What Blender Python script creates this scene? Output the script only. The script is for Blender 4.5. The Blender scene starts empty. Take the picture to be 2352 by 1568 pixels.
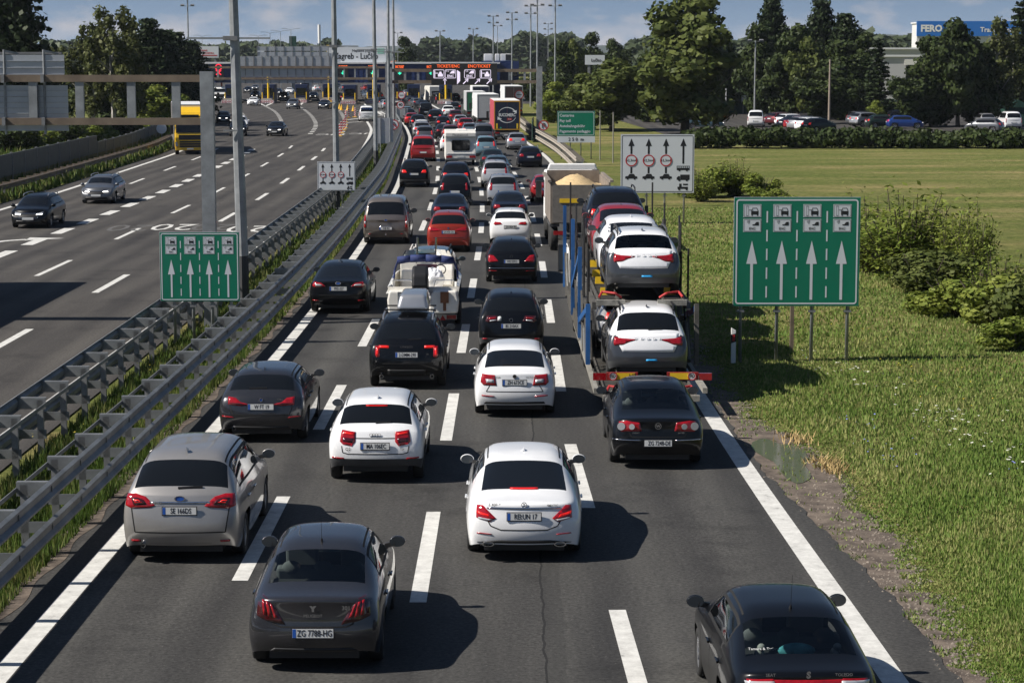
import bpy, bmesh, math, random
import numpy as np
from mathutils import Vector, Matrix
from mathutils.bvhtree import BVHTree

SC = bpy.context.scene
COL = SC.collection
R = math.radians

# ------------------------------------------------------------------ camera
FPX = 5000.0           # focal length measured on a 2352 px wide frame
PITCH = math.atan((784.0 - 135.0) / FPX)
CAMH = 7.79
cam_data = bpy.data.cameras.new("camera")
cam_data.sensor_width = 36.0
cam_data.lens = FPX / 2352.0 * 36.0
cam_data.clip_start = 0.5
cam_data.clip_end = 20000.0
cam = bpy.data.objects.new("camera", cam_data)
COL.objects.link(cam)
cam.location = (0, 0, CAMH)
cam.rotation_euler = (math.pi / 2 - PITCH, 0, 0)
SC.camera = cam

# ------------------------------------------------------------------ sky and sun
SUN_TO = Vector((-1.08, -0.25, 1.0)).normalized()
SUN_EL = math.asin(SUN_TO.z)
SUN_AZ = math.atan2(SUN_TO.x, SUN_TO.y)
world = bpy.data.worlds.new("World")
SC.world = world
world.use_nodes = True
wn = world.node_tree.nodes
wl = world.node_tree.links
wn.clear()


def wnode(kind, **kw):
 n = wn.new(kind)
 for k, v in kw.items():
  setattr(n, k, v)
 return n


w_out = wnode("ShaderNodeOutputWorld")
w_bg = wnode("ShaderNodeBackground")
w_bg.inputs["Strength"].default_value = 0.05
w_sky = wnode("ShaderNodeTexSky", sky_type="NISHITA", sun_disc=False)
w_sky.sun_elevation = SUN_EL
w_sky.sun_rotation = SUN_AZ % (2 * math.pi)
w_sky.altitude = 0.0
w_sky.air_density = 1.0
w_sky.dust_density = 0.4
w_sky.ozone_density = 1.8
w_tc = wnode("ShaderNodeTexCoord")
w_sep = wnode("ShaderNodeSeparateXYZ")
wl.new(w_tc.outputs["Generated"], w_sep.inputs[0])
# the clear part of the sky keeps the deep blue of the higher sky almost down to the horizon
w_z = wnode("ShaderNodeMath", operation="MULTIPLY_ADD")
w_z.inputs[1].default_value = 1.0
w_z.inputs[2].default_value = 0.21
wl.new(w_sep.outputs["Z"], w_z.inputs[0])
w_comb = wnode("ShaderNodeCombineXYZ")
wl.new(w_sep.outputs["X"], w_comb.inputs[0])
wl.new(w_sep.outputs["Y"], w_comb.inputs[1])
wl.new(w_z.outputs[0], w_comb.inputs[2])
w_nrm = wnode("ShaderNodeVectorMath", operation="NORMALIZE")
wl.new(w_comb.outputs[0], w_nrm.inputs[0])
wl.new(w_nrm.outputs[0], w_sky.inputs["Vector"])
# low cumulus band over the horizon
w_map = wnode("ShaderNodeMapping")
w_map.inputs["Scale"].default_value = (26, 26, 58)
wl.new(w_tc.outputs["Generated"], w_map.inputs[0])
w_n1 = wnode("ShaderNodeTexNoise")
w_n1.inputs["Scale"].default_value = 1.0
w_n1.inputs["Detail"].default_value = 8.0
w_n1.inputs["Roughness"].default_value = 0.58
wl.new(w_map.outputs[0], w_n1.inputs[0])
w_el = wnode("ShaderNodeMapRange")
w_el.inputs["From Min"].default_value = 0.004
w_el.inputs["From Max"].default_value = 0.036
w_el.inputs["To Min"].default_value = 0.19
w_el.inputs["To Max"].default_value = -0.10
wl.new(w_sep.outputs["Z"], w_el.inputs[0])
w_add = wnode("ShaderNodeMath", operation="ADD")
wl.new(w_n1.outputs["Fac"], w_add.inputs[0])
wl.new(w_el.outputs[0], w_add.inputs[1])
w_ramp = wnode("ShaderNodeValToRGB")
w_ramp.color_ramp.elements[0].position = 0.535
w_ramp.color_ramp.elements[1].position = 0.72
wl.new(w_add.outputs[0], w_ramp.inputs[0])
w_fac = wnode("ShaderNodeMath", operation="MULTIPLY")
w_fac.inputs[1].default_value = 0.85
wl.new(w_ramp.outputs[0], w_fac.inputs[0])
w_mix = wnode("ShaderNodeMixRGB")
w_mix.inputs[2].default_value = (6.2, 5.9, 6.1, 1)
wl.new(w_fac.outputs[0], w_mix.inputs[0])
wl.new(w_sky.outputs[0], w_mix.inputs[1])
# the sky is brighter low over the horizon than overhead
w_lo = wnode("ShaderNodeMapRange")
w_lo.inputs["From Min"].default_value = 0.0
w_lo.inputs["From Max"].default_value = 0.05
w_lo.inputs["To Min"].default_value = 1.4
w_lo.inputs["To Max"].default_value = 1.0
wl.new(w_sep.outputs["Z"], w_lo.inputs[0])
w_mul = wnode("ShaderNodeVectorMath", operation="SCALE")
wl.new(w_mix.outputs[0], w_mul.inputs[0])
wl.new(w_lo.outputs[0], w_mul.inputs["Scale"])
wl.new(w_mul.outputs[0], w_bg.inputs[0])
wl.new(w_bg.outputs[0], w_out.inputs[0])

sun_data = bpy.data.lights.new("sun", "SUN")
sun_data.energy = 5.0
sun_data.angle = R(0.53)
sun_data.color = (1.0, 0.94, 0.86)
sun = bpy.data.objects.new("sun", sun_data)
COL.objects.link(sun)
sun.location = (-60, -9, 60)
sun.rotation_euler = SUN_TO.to_track_quat("Z", "Y").to_euler()

SC.view_settings.view_transform = "Standard"
SC.view_settings.look = "None"
SC.view_settings.exposure = 0.5
SC.view_settings.gamma = 1.0
SC.cycles.max_bounces = 6
SC.cycles.transparent_max_bounces = 12
SC.cycles.caustics_reflective = False
SC.cycles.caustics_refractive = False

# ------------------------------------------------------------------ measuring helpers
CP, SP = math.cos(PITCH), math.sin(PITCH)


def ray(u, v):
 a, b = (u - 1176.0) / FPX, (784.0 - v) / FPX
 return Vector((a, CP + b * SP, -SP + b * CP))


def G(u, v, z=0.0):
 """world point at height z seen at (u, v) of the 2352x1568 measuring frame"""
 d = ray(u, v)
 t = (z - CAMH) / d.z
 return Vector((d.x * t, d.y * t, z))


def AT(u, v, y):
 """world point at ground distance y seen at (u, v)"""
 d = ray(u, v)
 t = y / d.y
 return Vector((d.x * t, y, CAMH + d.z * t))


def D4(x, y):      # 4000 px photo coordinates -> measuring frame
 return x * 0.588, y * 0.588


# ------------------------------------------------------------------ materials
MATS = {}


def mat(name, color, rough=0.6, metal=0.0, coat=0.0, noise=0.0, nscale=6.0, bump=0.0, bscale=40.0, spec=0.5, emit=None, estr=0.0, dark=None, coords="Object", sheen=0.0):
 if name in MATS:
  return MATS[name]
 m = bpy.data.materials.new(name)
 m.use_nodes = True
 nt = m.node_tree
 b = nt.nodes["Principled BSDF"]
 c = (*color, 1.0)
 b.inputs["Base Color"].default_value = c
 b.inputs["Roughness"].default_value = rough
 b.inputs["Metallic"].default_value = metal
 b.inputs["Coat Weight"].default_value = coat
 b.inputs["Coat Roughness"].default_value = 0.04
 b.inputs["Specular IOR Level"].default_value = spec
 if emit:
  b.inputs["Emission Color"].default_value = (*emit, 1)
  b.inputs["Emission Strength"].default_value = estr
 if noise > 0 or bump > 0:
  tc = nt.nodes.new("ShaderNodeTexCoord")
 if noise > 0:
  n = nt.nodes.new("ShaderNodeTexNoise")
  n.inputs["Scale"].default_value = nscale
  n.inputs["Detail"].default_value = 6
  n.inputs["Roughness"].default_value = 0.62
  nt.links.new(tc.outputs[coords], n.inputs[0])
  r = nt.nodes.new("ShaderNodeValToRGB")
  r.color_ramp.elements[0].position = 0.32
  r.color_ramp.elements[1].position = 0.68
  d = dark if dark else tuple(x * (1 - noise) for x in color)
  l = tuple(min(1.0, x * (1 + noise)) for x in color) if not dark else color
  r.color_ramp.elements[0].color = (*d, 1)
  r.color_ramp.elements[1].color = (*l, 1)
  nt.links.new(n.outputs["Fac"], r.inputs[0])
  nt.links.new(r.outputs[0], b.inputs["Base Color"])
 if bump > 0:
  n2 = nt.nodes.new("ShaderNodeTexNoise")
  n2.inputs["Scale"].default_value = bscale
  n2.inputs["Detail"].default_value = 4
  nt.links.new(tc.outputs[coords], n2.inputs[0])
  bp = nt.nodes.new("ShaderNodeBump")
  bp.inputs["Strength"].default_value = bump
  bp.inputs["Distance"].default_value = 0.02
  nt.links.new(n2.outputs["Fac"], bp.inputs["Height"])
  nt.links.new(bp.outputs[0], b.inputs["Normal"])
 MATS[name] = m
 return m


# ------------------------------------------------------------------ mesh helpers
class MB:
 """collects shapes; build() links them as ONE mesh object"""

 def __init__(self):
  self.v, self.f, self.mi = [], [], []
  self.m = 0

 def face(self, pts, mi=None):
  n = len(self.v)
  self.v += [tuple(p) for p in pts]
  self.f.append(tuple(range(n, n + len(pts))))
  self.mi.append(self.m if mi is None else mi)
  return self

 def box(self, x0, x1, y0, y1, z0, z1, mtx=None):
  c = [(x0, y0, z0), (x1, y0, z0), (x1, y1, z0), (x0, y1, z0), (x0, y0, z1), (x1, y0, z1), (x1, y1, z1), (x0, y1, z1)]
  if mtx is not None:
   c = [tuple(mtx @ Vector(p)) for p in c]
  n = len(self.v)
  self.v += c
  for q in ((0, 3, 2, 1), (4, 5, 6, 7), (0, 1, 5, 4), (1, 2, 6, 5), (2, 3, 7, 6), (3, 0, 4, 7)):
   self.f.append(tuple(n + i for i in q))
   self.mi.append(self.m)
  return self

 def cbox(self, c, s, rz=0.0, rx=0.0, ry=0.0):
  m = Matrix.Translation(c) @ Matrix.Rotation(rz, 4, "Z") @ Matrix.Rotation(ry, 4, "Y") @ Matrix.Rotation(rx, 4, "X")
  return self.box(-s[0] / 2, s[0] / 2, -s[1] / 2, s[1] / 2, -s[2] / 2, s[2] / 2, m)

 def bar(self, p, q, w, h, up=(0, 0, 1)):
  """rectangular bar from p to q, w across, h along up"""
  p, q = Vector(p), Vector(q)
  d = (q - p).normalized()
  u = Vector(up)
  s = d.cross(u)
  if s.length < 1e-6:
   s = Vector((1, 0, 0))
  s.normalize()
  u = s.cross(d)
  s, u = s * w / 2, u * h / 2
  a = [p - s - u, p + s - u, p + s + u, p - s + u]
  b = [x + (q - p) for x in a]
  n = len(self.v)
  self.v += [tuple(x) for x in a + b]
  for k in ((3, 2, 1, 0), (4, 5, 6, 7), (0, 1, 5, 4), (1, 2, 6, 5), (2, 3, 7, 6), (3, 0, 4, 7)):
   self.f.append(tuple(n + i for i in k))
   self.mi.append(self.m)
  return self

 def tube(self, p, q, r0, r1=None, n=10, caps=True):
  r1 = r0 if r1 is None else r1
  p, q = Vector(p), Vector(q)
  d = (q - p).normalized()
  a = Vector((1, 0, 0)) if abs(d.x) < 0.9 else Vector((0, 1, 0))
  s = d.cross(a).normalized()
  t = d.cross(s)
  k = len(self.v)
  for c, r in ((p, r0), (q, r1)):
   for i in range(n):
    an = 2 * math.pi * i / n
    self.v.append(tuple(c + s * (math.cos(an) * r) + t * (math.sin(an) * r)))
  for i in range(n):
   j = (i + 1) % n
   self.f.append((k + j, k + i, k + n + i, k + n + j))
   self.mi.append(self.m)
  if caps:
   self.f.append(tuple(k + i for i in range(n)))
   self.f.append(tuple(k + n + i for i in reversed(range(n))))
   self.mi += [self.m, self.m]
  return self

 def path(self, pts, r, n=8):
  for a, b in zip(pts[:-1], pts[1:]):
   self.tube(a, b, r, r, n)
  return self

 def prism(self, poly, axis, a, b):
  """poly: 2D outline; axis 'x','y','z'; extruded from a to b along the axis"""
  def P(u, w, t):
   return {"x": (t, u, w), "y": (u, t, w), "z": (u, w, t)}[axis]
  n = len(self.v)
  k = len(poly)
  self.v += [P(u, w, a) for u, w in poly] + [P(u, w, b) for u, w in poly]
  self.f.append(tuple(n + i for i in range(k)))
  self.f.append(tuple(n + k + i for i in reversed(range(k))))
  self.mi += [self.m, self.m]
  for i in range(k):
   j = (i + 1) % k
   self.f.append((n + j, n + i, n + k + i, n + k + j))
   self.mi.append(self.m)
  return self

 def disc(self, c, r, normal=(0, -1, 0), th=0.01, n=28, r_in=0.0):
  c = Vector(c)
  d = Vector(normal).normalized()
  a = Vector((0, 0, 1)) if abs(d.z) < 0.9 else Vector((1, 0, 0))
  s = d.cross(a).normalized()
  t = s.cross(d)
  if r_in <= 0:
   self.tube(c, c + d * th, r, r, n)
  else:
   k = len(self.v)
   for off in (0, th):
    for rr in (r, r_in):
     for i in range(n):
      an = 2 * math.pi * i / n
      self.v.append(tuple(c + d * off + s * math.cos(an) * rr + t * math.sin(an) * rr))
   for i in range(n):
    j = (i + 1) % n
    for q in ((2 * n + i, 2 * n + j, 3 * n + j, 3 * n + i), (i, j, 2 * n + j, 2 * n + i), (n + j, n + i, 3 * n + i, 3 * n + j)):
     self.f.append(tuple(k + x for x in q))
     self.mi.append(self.m)
  return self

 def ball(self, c, rx, ry, rz, nu=12, nv=8):
  k = len(self.v)
  for j in range(nv + 1):
   ph = math.pi * j / nv
   for i in range(nu):
    th = 2 * math.pi * i / nu
    self.v.append((c[0] + rx * math.sin(ph) * math.cos(th), c[1] + ry * math.sin(ph) * math.sin(th), c[2] + rz * math.cos(ph)))
  for j in range(nv):
   for i in range(nu):
    a, b = k + j * nu + i, k + j * nu + (i + 1) % nu
    self.f.append((b, a, a + nu, b + nu))
    self.mi.append(self.m)
  return self

 def mesh(self, name, mats, smooth=False):
  me = bpy.data.meshes.new(name)
  me.from_pydata(self.v, [], self.f)
  for m in (mats if isinstance(mats, (list, tuple)) else [mats]):
   me.materials.append(m)
  me.polygons.foreach_set("material_index", self.mi)
  if smooth:
   me.polygons.foreach_set("use_smooth", [True] * len(self.f))
  me.validate()
  bm = bmesh.new()
  bm.from_mesh(me)
  bmesh.ops.remove_doubles(bm, verts=bm.verts, dist=1e-5)
  bmesh.ops.recalc_face_normals(bm, faces=bm.faces)
  bm.to_mesh(me)
  bm.free()
  return me

 def build(self, name, mats, parent=None, smooth=False, bevel=0.0, loc=None):
  o = bpy.data.objects.new(name, self.mesh(name, mats, smooth))
  COL.objects.link(o)
  if parent:
   o.parent = parent
  if loc:
   o.location = loc
  if bevel > 0:
   md = o.modifiers.new("bevel", "BEVEL")
   md.width = bevel
   md.segments = 2
   md.limit_method = "ANGLE"
  return o


def tag(o, label=None, cat=None, group=None, kind=None):
 if label:
  o["label"] = label
 if cat:
  o["category"] = cat
 if group:
  o["group"] = group
 if kind:
  o["kind"] = kind
 return o


def thing(name, label, cat, loc=(0, 0, 0), rz=0.0, group=None):
 o = bpy.data.objects.new(name, None)
 o.empty_display_size = 0.3
 COL.objects.link(o)
 o.location = loc
 o.rotation_euler = (0, 0, rz)
 return tag(o, label, cat, group)


def obj(name, me, parent=None):
 o = bpy.data.objects.new(name, me)
 COL.objects.link(o)
 if parent:
  o.parent = parent
 return o


def copy_tree(o, parent=None):
 c = o.copy()
 COL.objects.link(c)
 if parent:
  c.parent = parent
  c.matrix_parent_inverse = o.matrix_parent_inverse
 for ch in o.children:
  copy_tree(ch, c)
 return c


def walk(o):
 yield o
 for ch in o.children:
  yield from walk(ch)


TEXT_CACHE = {}


def text_mesh(s, size, m, align="CENTER", extrude=0.0, bold=0.0, sx=1.0):
 key = (s, size, m.name, align, extrude, bold, sx)
 if key in TEXT_CACHE:
  return TEXT_CACHE[key]
 cu = bpy.data.curves.new("lettering", "FONT")
 cu.body = s
 cu.size = size
 cu.align_x = align
 cu.align_y = "CENTER"
 cu.extrude = extrude
 cu.offset = bold
 cu.resolution_u = 2
 ob = bpy.data.objects.new("lettering", cu)
 COL.objects.link(ob)
 dg = bpy.context.evaluated_depsgraph_get()
 me = bpy.data.meshes.new_from_object(ob.evaluated_get(dg))
 bpy.data.objects.remove(ob)
 bpy.data.curves.remove(cu)
 me.name = "lettering"
 if sx != 1.0:
  for v in me.vertices:
   v.co.x *= sx
 me.materials.clear()
 me.materials.append(m)
 TEXT_CACHE[key] = me
 return me


def text(s, size, m, parent, loc, rot=(math.pi / 2, 0, 0), align="CENTER", name="lettering", extrude=0.0, bold=0.0, sx=1.0):
 o = obj(name, text_mesh(s, size, m, align, extrude, bold, sx), parent)
 o.location = loc
 o.rotation_euler = rot
 return o


def mesh_np(name, verts, faces, m, smooth=False):
 """fast mesh from numpy arrays; faces is (n,3) or (n,4)"""
 me = bpy.data.meshes.new(name)
 nf, k = faces.shape
 me.vertices.add(len(verts))
 me.vertices.foreach_set("co", np.ascontiguousarray(verts, dtype=np.float32).ravel())
 me.loops.add(nf * k)
 me.loops.foreach_set("vertex_index", np.ascontiguousarray(faces, dtype=np.int32).ravel())
 me.polygons.add(nf)
 me.polygons.foreach_set("loop_start", np.arange(0, nf * k, k, dtype=np.int32))
 me.polygons.foreach_set("loop_total", np.full(nf, k, dtype=np.int32))
 for x in (m if isinstance(m, (list, tuple)) else [m]):
  me.materials.append(x)
 me.update(calc_edges=True)
 if smooth:
  me.polygons.foreach_set("use_smooth", np.ones(nf, dtype=bool))
 return me


# common materials
M_STEEL = mat("galvanised_steel", (0.27, 0.285, 0.295), 0.5, 0.35, noise=0.25, nscale=2.2)
M_STEEL_D = mat("weathered_steel", (0.2, 0.205, 0.21), 0.6, 0.3, noise=0.25, nscale=4.0)
M_RUST = mat("rusty_steel", (0.21, 0.165, 0.12), 0.8, 0.1, noise=0.3, nscale=2.0, dark=(0.13, 0.1, 0.075))
M_ALU = mat("sign_back_aluminium", (0.42, 0.44, 0.47), 0.42, 0.55, noise=0.08, nscale=1.5)
M_WHITE = mat("white_paint", (0.78, 0.78, 0.76), 0.45, noise=0.04)
M_WMARK = mat("road_marking_white", (0.72, 0.71, 0.67), 0.7, noise=0.25, nscale=9.0, dark=(0.5, 0.49, 0.46), coords="Object")
M_BLACK = mat("black_plastic", (0.012, 0.012, 0.013), 0.5)
M_RUBBER = mat("tyre_rubber", (0.018, 0.018, 0.018), 0.85)
M_RED = mat("red_reflective", (0.45, 0.02, 0.02), 0.4)
M_YELLOW = mat("yellow_paint", (0.78, 0.5, 0.02), 0.45, noise=0.06)
M_SIGNW = mat("sign_white_sheet", (0.62, 0.65, 0.68), 0.4)
M_SIGNG = mat("sign_green_sheet", (0.003, 0.165, 0.095), 0.38, noise=0.05, nscale=1.5)
M_SIGNK = mat("sign_black_film", (0.015, 0.015, 0.017), 0.4)
M_CHROME = mat("chrome", (0.75, 0.76, 0.78), 0.12, 1.0)
# ================================================================== ground, roads, markings
KY = 1.343     # the picked stations below are in units of 1.343 m


def interp(tab):
 ys = [a * KY for a, b in tab]
 xs = [b for a, b in tab]
 yy = np.arange(ys[0], ys[-1] + 0.1, 2.0)
 xx = np.interp(yy, ys, xs)
 k = np.ones(9) / 9.0
 xs2 = np.convolve(np.pad(xx, 4, mode="edge"), k, mode="valid")
 return yy, xs2


SHIFT = interp([(4, 0), (70, 0), (86, -0.2), (96, -0.45), (105, -0.7), (114, -1.1), (126, -1.6), (137, -2.2), (156, -3.3), (183, -5.4), (210, -8.0), (240, -11)])
LEFT_E = interp([(4, -6.7), (19, -6.55), (27, -6.42), (39, -6.25), (50, -6.15), (68, -6.3), (100, -7.05), (134, -8.7), (160, -10.0), (180, -11.6), (202, -13.6), (217, -16.7), (243, -20.4), (285, -26.0)])
RIGHT_E = interp([(4, 5.2), (20, 4.85), (32, 4.42), (40, 4.33), (60, 4.2), (80, 4.0), (100, 3.6), (120, 3.1), (134, 2.57), (156, 1.15), (170, 0.4), (190, -0.4), (240, -1.5), (285, -2.0)])
LC_RIGHT = interp([(4, -10.4), (60, -10.3), (90, -10.5), (105, -11.0), (135, -12.4), (160, -13.9), (180, -15.3), (200, -17.5), (207, -18.4)])
LC_LEFT = interp([(4, -26.6), (95, -26.6), (136, -27.9), (170, -31.5), (200, -37), (240, -47), (290, -60)])


def shoulder(y):
 """paved width right of the right edge line"""
 return 0.28 + 0.55 * min(1.0, max(0.0, (41.0 - y) / 10.0)) + 0.035 * math.sin(y * 2.9) + 0.03 * math.sin(y * 7.3)


def fx(tab, y):
 return float(np.interp(y, tab[0], tab[1]))


def sx(y):
 return fx(SHIFT, y)


def ribbon_mesh(mb, pts, w, z):
 """flat ribbon of width w along pts [(x, y)]"""
 L, Rr = [], []
 for i, p in enumerate(pts):
  a = pts[max(0, i - 1)]
  b = pts[min(len(pts) - 1, i + 1)]
  d = Vector((b[0] - a[0], b[1] - a[1])).normalized()
  n = Vector((-d.y, d.x)) * w / 2
  L.append((p[0] + n.x, p[1] + n.y, z))
  Rr.append((p[0] - n.x, p[1] - n.y, z))
 for i in range(len(pts) - 1):
  mb.face([Rr[i], Rr[i + 1], L[i + 1], L[i]])


def along(f, y0, y1, step=2.0):
 n = max(2, int((y1 - y0) / step) + 1)
 return [(f(y), y) for y in np.linspace(y0, y1, n)]


# --- materials for ground
def ground_material():
 m = bpy.data.materials.new("meadow_ground")
 m.use_nodes = True
 nt = m.node_tree
 N, L = nt.nodes, nt.links
 b = N["Principled BSDF"]
 b.inputs["Roughness"].default_value = 0.95
 b.inputs["Specular IOR Level"].default_value = 0.1
 geo = N.new("ShaderNodeNewGeometry")
 mp = N.new("ShaderNodeMapping")
 mp.inputs["Scale"].default_value = (0.10, 0.30, 0.3)
 L.new(geo.outputs["Position"], mp.inputs[0])
 n1 = N.new("ShaderNodeTexNoise")
 n1.inputs["Scale"].default_value = 0.7
 n1.inputs["Detail"].default_value = 9
 n1.inputs["Roughness"].default_value = 0.65
 L.new(mp.outputs[0], n1.inputs[0])
 r1 = N.new("ShaderNodeValToRGB")
 e = r1.color_ramp.elements
 e[0].position, e[0].color = 0.24, (0.085, 0.115, 0.026, 1)
 e[1].position, e[1].color = 0.66, (0.29, 0.24, 0.115, 1)
 x = e.new(0.42)
 x.color = (0.125, 0.150, 0.042, 1)
 x = e.new(0.53)
 x.color = (0.175, 0.178, 0.064, 1)
 L.new(n1.outputs["Fac"], r1.inputs[0])
 n2 = N.new("ShaderNodeTexNoise")
 n2.inputs["Scale"].default_value = 2.2
 n2.inputs["Detail"].default_value = 10
 n2.inputs["Roughness"].default_value = 0.75
 L.new(geo.outputs["Position"], n2.inputs[0])
 r2 = N.new("ShaderNodeValToRGB")
 r2.color_ramp.elements[0].position, r2.color_ramp.elements[0].color = 0.34, (0.5, 0.55, 0.45, 1)
 r2.color_ramp.elements[1].position, r2.color_ramp.elements[1].color = 0.66, (1.4, 1.33, 1.28, 1)
 L.new(n2.outputs["Fac"], r2.inputs[0])
 mx = N.new("ShaderNodeMixRGB")
 mx.blend_type = "MULTIPLY"
 mx.inputs[0].default_value = 1.0
 L.new(r1.outputs[0], mx.inputs[1])
 L.new(r2.outputs[0], mx.inputs[2])
 L.new(mx.outputs[0], b.inputs["Base Color"])
 bp = N.new("ShaderNodeBump")
 bp.inputs["Strength"].default_value = 0.9
 bp.inputs["Distance"].default_value = 0.25
 L.new(n2.outputs["Fac"], bp.inputs["Height"])
 L.new(bp.outputs[0], b.inputs["Normal"])
 return m


def asphalt_material(name, base, tint, tracks=(), seam=None):
 m = bpy.data.materials.new(name)
 m.use_nodes = True
 nt = m.node_tree
 N, L = nt.nodes, nt.links
 b = N["Principled BSDF"]
 b.inputs["Roughness"].default_value = 0.82
 b.inputs["Specular IOR Level"].default_value = 0.28
 geo = N.new("ShaderNodeNewGeometry")
 # aggregate grain
 n1 = N.new("ShaderNodeTexNoise")
 n1.inputs["Scale"].default_value = 15.0
 n1.inputs["Detail"].default_value = 8
 n1.inputs["Roughness"].default_value = 0.8
 L.new(geo.outputs["Position"], n1.inputs[0])
 r1 = N.new("ShaderNodeValToRGB")
 r1.color_ramp.elements[0].position, r1.color_ramp.elements[0].color = 0.33, (*[c * 0.38 for c in base], 1)
 r1.color_ramp.elements[1].position, r1.color_ramp.elements[1].color = 0.68, (*[c * 1.75 for c in base], 1)
 L.new(n1.outputs["Fac"], r1.inputs[0])
 # stains and patches drawn out along the road
 mp = N.new("ShaderNodeMapping")
 mp.inputs["Scale"].default_value = (0.9, 0.06, 1)
 L.new(geo.outputs["Position"], mp.inputs[0])
 n2 = N.new("ShaderNodeTexNoise")
 n2.inputs["Scale"].default_value = 1.0
 n2.inputs["Detail"].default_value = 7
 n2.inputs["Roughness"].default_value = 0.6
 L.new(mp.outputs[0], n2.inputs[0])
 r2 = N.new("ShaderNodeValToRGB")
 r2.color_ramp.elements[0].position, r2.color_ramp.elements[0].color = 0.3, (0.66, 0.66, 0.68, 1)
 r2.color_ramp.elements[1].position, r2.color_ramp.elements[1].color = 0.7, (1.3, 1.29, 1.26, 1)
 L.new(n2.outputs["Fac"], r2.inputs[0])
 mx = N.new("ShaderNodeMixRGB")
 mx.blend_type = "MULTIPLY"
 mx.inputs[0].default_value = 1.0
 L.new(r1.outputs[0], mx.inputs[1])
 L.new(r2.outputs[0], mx.inputs[2])
 out = mx.outputs[0]
 # wheel paths and oily lane middles, running along the road
 wv = N.new("ShaderNodeTexWave")
 wv.bands_direction = "X"
 wv.inputs["Scale"].default_value = 0.228
 wv.inputs["Distortion"].default_value = 1.6
 wv.inputs["Detail"].default_value = 3
 wv.inputs["Detail Scale"].default_value = 0.6
 L.new(geo.outputs["Position"], wv.inputs[0])
 rw = N.new("ShaderNodeValToRGB")
 rw.color_ramp.elements[0].color = (0.80, 0.80, 0.81, 1)
 rw.color_ramp.elements[1].color = (1.10, 1.10, 1.09, 1)
 L.new(wv.outputs["Fac"], rw.inputs[0])
 mw = N.new("ShaderNodeMixRGB")
 mw.blend_type = "MULTIPLY"
 mw.inputs[0].default_value = 1.0
 L.new(out, mw.inputs[1])
 L.new(rw.outputs[0], mw.inputs[2])
 # old spill stains
 n4 = N.new("ShaderNodeTexNoise")
 n4.inputs["Scale"].default_value = 0.45
 n4.inputs["Detail"].default_value = 5
 n4.inputs["Roughness"].default_value = 0.7
 L.new(geo.outputs["Position"], n4.inputs[0])
 r4 = N.new("ShaderNodeValToRGB")
 r4.color_ramp.elements[0].position, r4.color_ramp.elements[0].color = 0.30, (0.6, 0.6, 0.61, 1)
 r4.color_ramp.elements[1].position, r4.color_ramp.elements[1].color = 0.46, (1, 1, 1, 1)
 L.new(n4.outputs["Fac"], r4.inputs[0])
 m4 = N.new("ShaderNodeMixRGB")
 m4.blend_type = "MULTIPLY"
 m4.inputs[0].default_value = 1.0
 L.new(mw.outputs[0], m4.inputs[1])
 L.new(r4.outputs[0], m4.inputs[2])
 out = m4.outputs[0]
 # pale stone specks
 vo = N.new("ShaderNodeTexVoronoi")
 vo.inputs["Scale"].default_value = 9.0
 L.new(geo.outputs["Position"], vo.inputs[0])
 rv = N.new("ShaderNodeValToRGB")
 rv.color_ramp.elements[0].position, rv.color_ramp.elements[0].color = 0.05, (1, 1, 1, 1)
 rv.color_ramp.elements[1].position, rv.color_ramp.elements[1].color = 0.13, (0, 0, 0, 1)
 L.new(vo.outputs["Distance"], rv.inputs[0])
 mv = N.new("ShaderNodeMixRGB")
 mv.inputs[2].default_value = (0.16, 0.155, 0.145, 1)
 fv = N.new("ShaderNodeMath")
 fv.operation = "MULTIPLY"
 fv.inputs[1].default_value = 0.5
 L.new(rv.outputs[0], fv.inputs[0])
 L.new(fv.outputs[0], mv.inputs[0])
 L.new(out, mv.inputs[1])
 out = mv.outputs[0]
 if seam is not None:
  # old paving joint: a rough pale band beside a dark crack
  sp = N.new("ShaderNodeSeparateXYZ")
  L.new(geo.outputs["Position"], sp.inputs[0])
  n3 = N.new("ShaderNodeTexNoise")
  n3.inputs["Scale"].default_value = 1.2
  n3.inputs["Detail"].default_value = 6
  L.new(geo.outputs["Position"], n3.inputs[0])
  wob = N.new("ShaderNodeMath")
  wob.operation = "MULTIPLY_ADD"
  wob.inputs[1].default_value = 0.16
  L.new(n3.outputs["Fac"], wob.inputs[0])
  L.new(sp.outputs["X"], wob.inputs[2])
  for x0, x1, col, f in ((seam, seam + 0.035, (0.012, 0.012, 0.012), 0.8), (seam + 0.04, seam + 0.30, (0.028, 0.028, 0.027), 0.35)):
   g1 = N.new("ShaderNodeMath"); g1.operation = "GREATER_THAN"; g1.inputs[1].default_value = x0 + 0.08
   g2 = N.new("ShaderNodeMath"); g2.operation = "LESS_THAN"; g2.inputs[1].default_value = x1 + 0.08
   L.new(wob.outputs[0], g1.inputs[0]); L.new(wob.outputs[0], g2.inputs[0])
   ml = N.new("ShaderNodeMath"); ml.operation = "MULTIPLY"
   L.new(g1.outputs[0], ml.inputs[0]); L.new(g2.outputs[0], ml.inputs[1])
   mf = N.new("ShaderNodeMath"); mf.operation = "MULTIPLY"; mf.inputs[1].default_value = f
   L.new(ml.outputs[0], mf.inputs[0])
   q = N.new("ShaderNodeMixRGB")
   q.inputs[2].default_value = (*col, 1)
   L.new(mf.outputs[0], q.inputs[0]); L.new(out, q.inputs[1])
   out = q.outputs[0]
 L.new(out, b.inputs["Base Color"])
 bp = N.new("ShaderNodeBump")
 bp.inputs["Strength"].default_value = 0.5
 bp.inputs["Distance"].default_value = 0.012
 L.new(n1.outputs["Fac"], bp.inputs["Height"])
 L.new(bp.outputs[0], b.inputs["Normal"])
 return m


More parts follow.
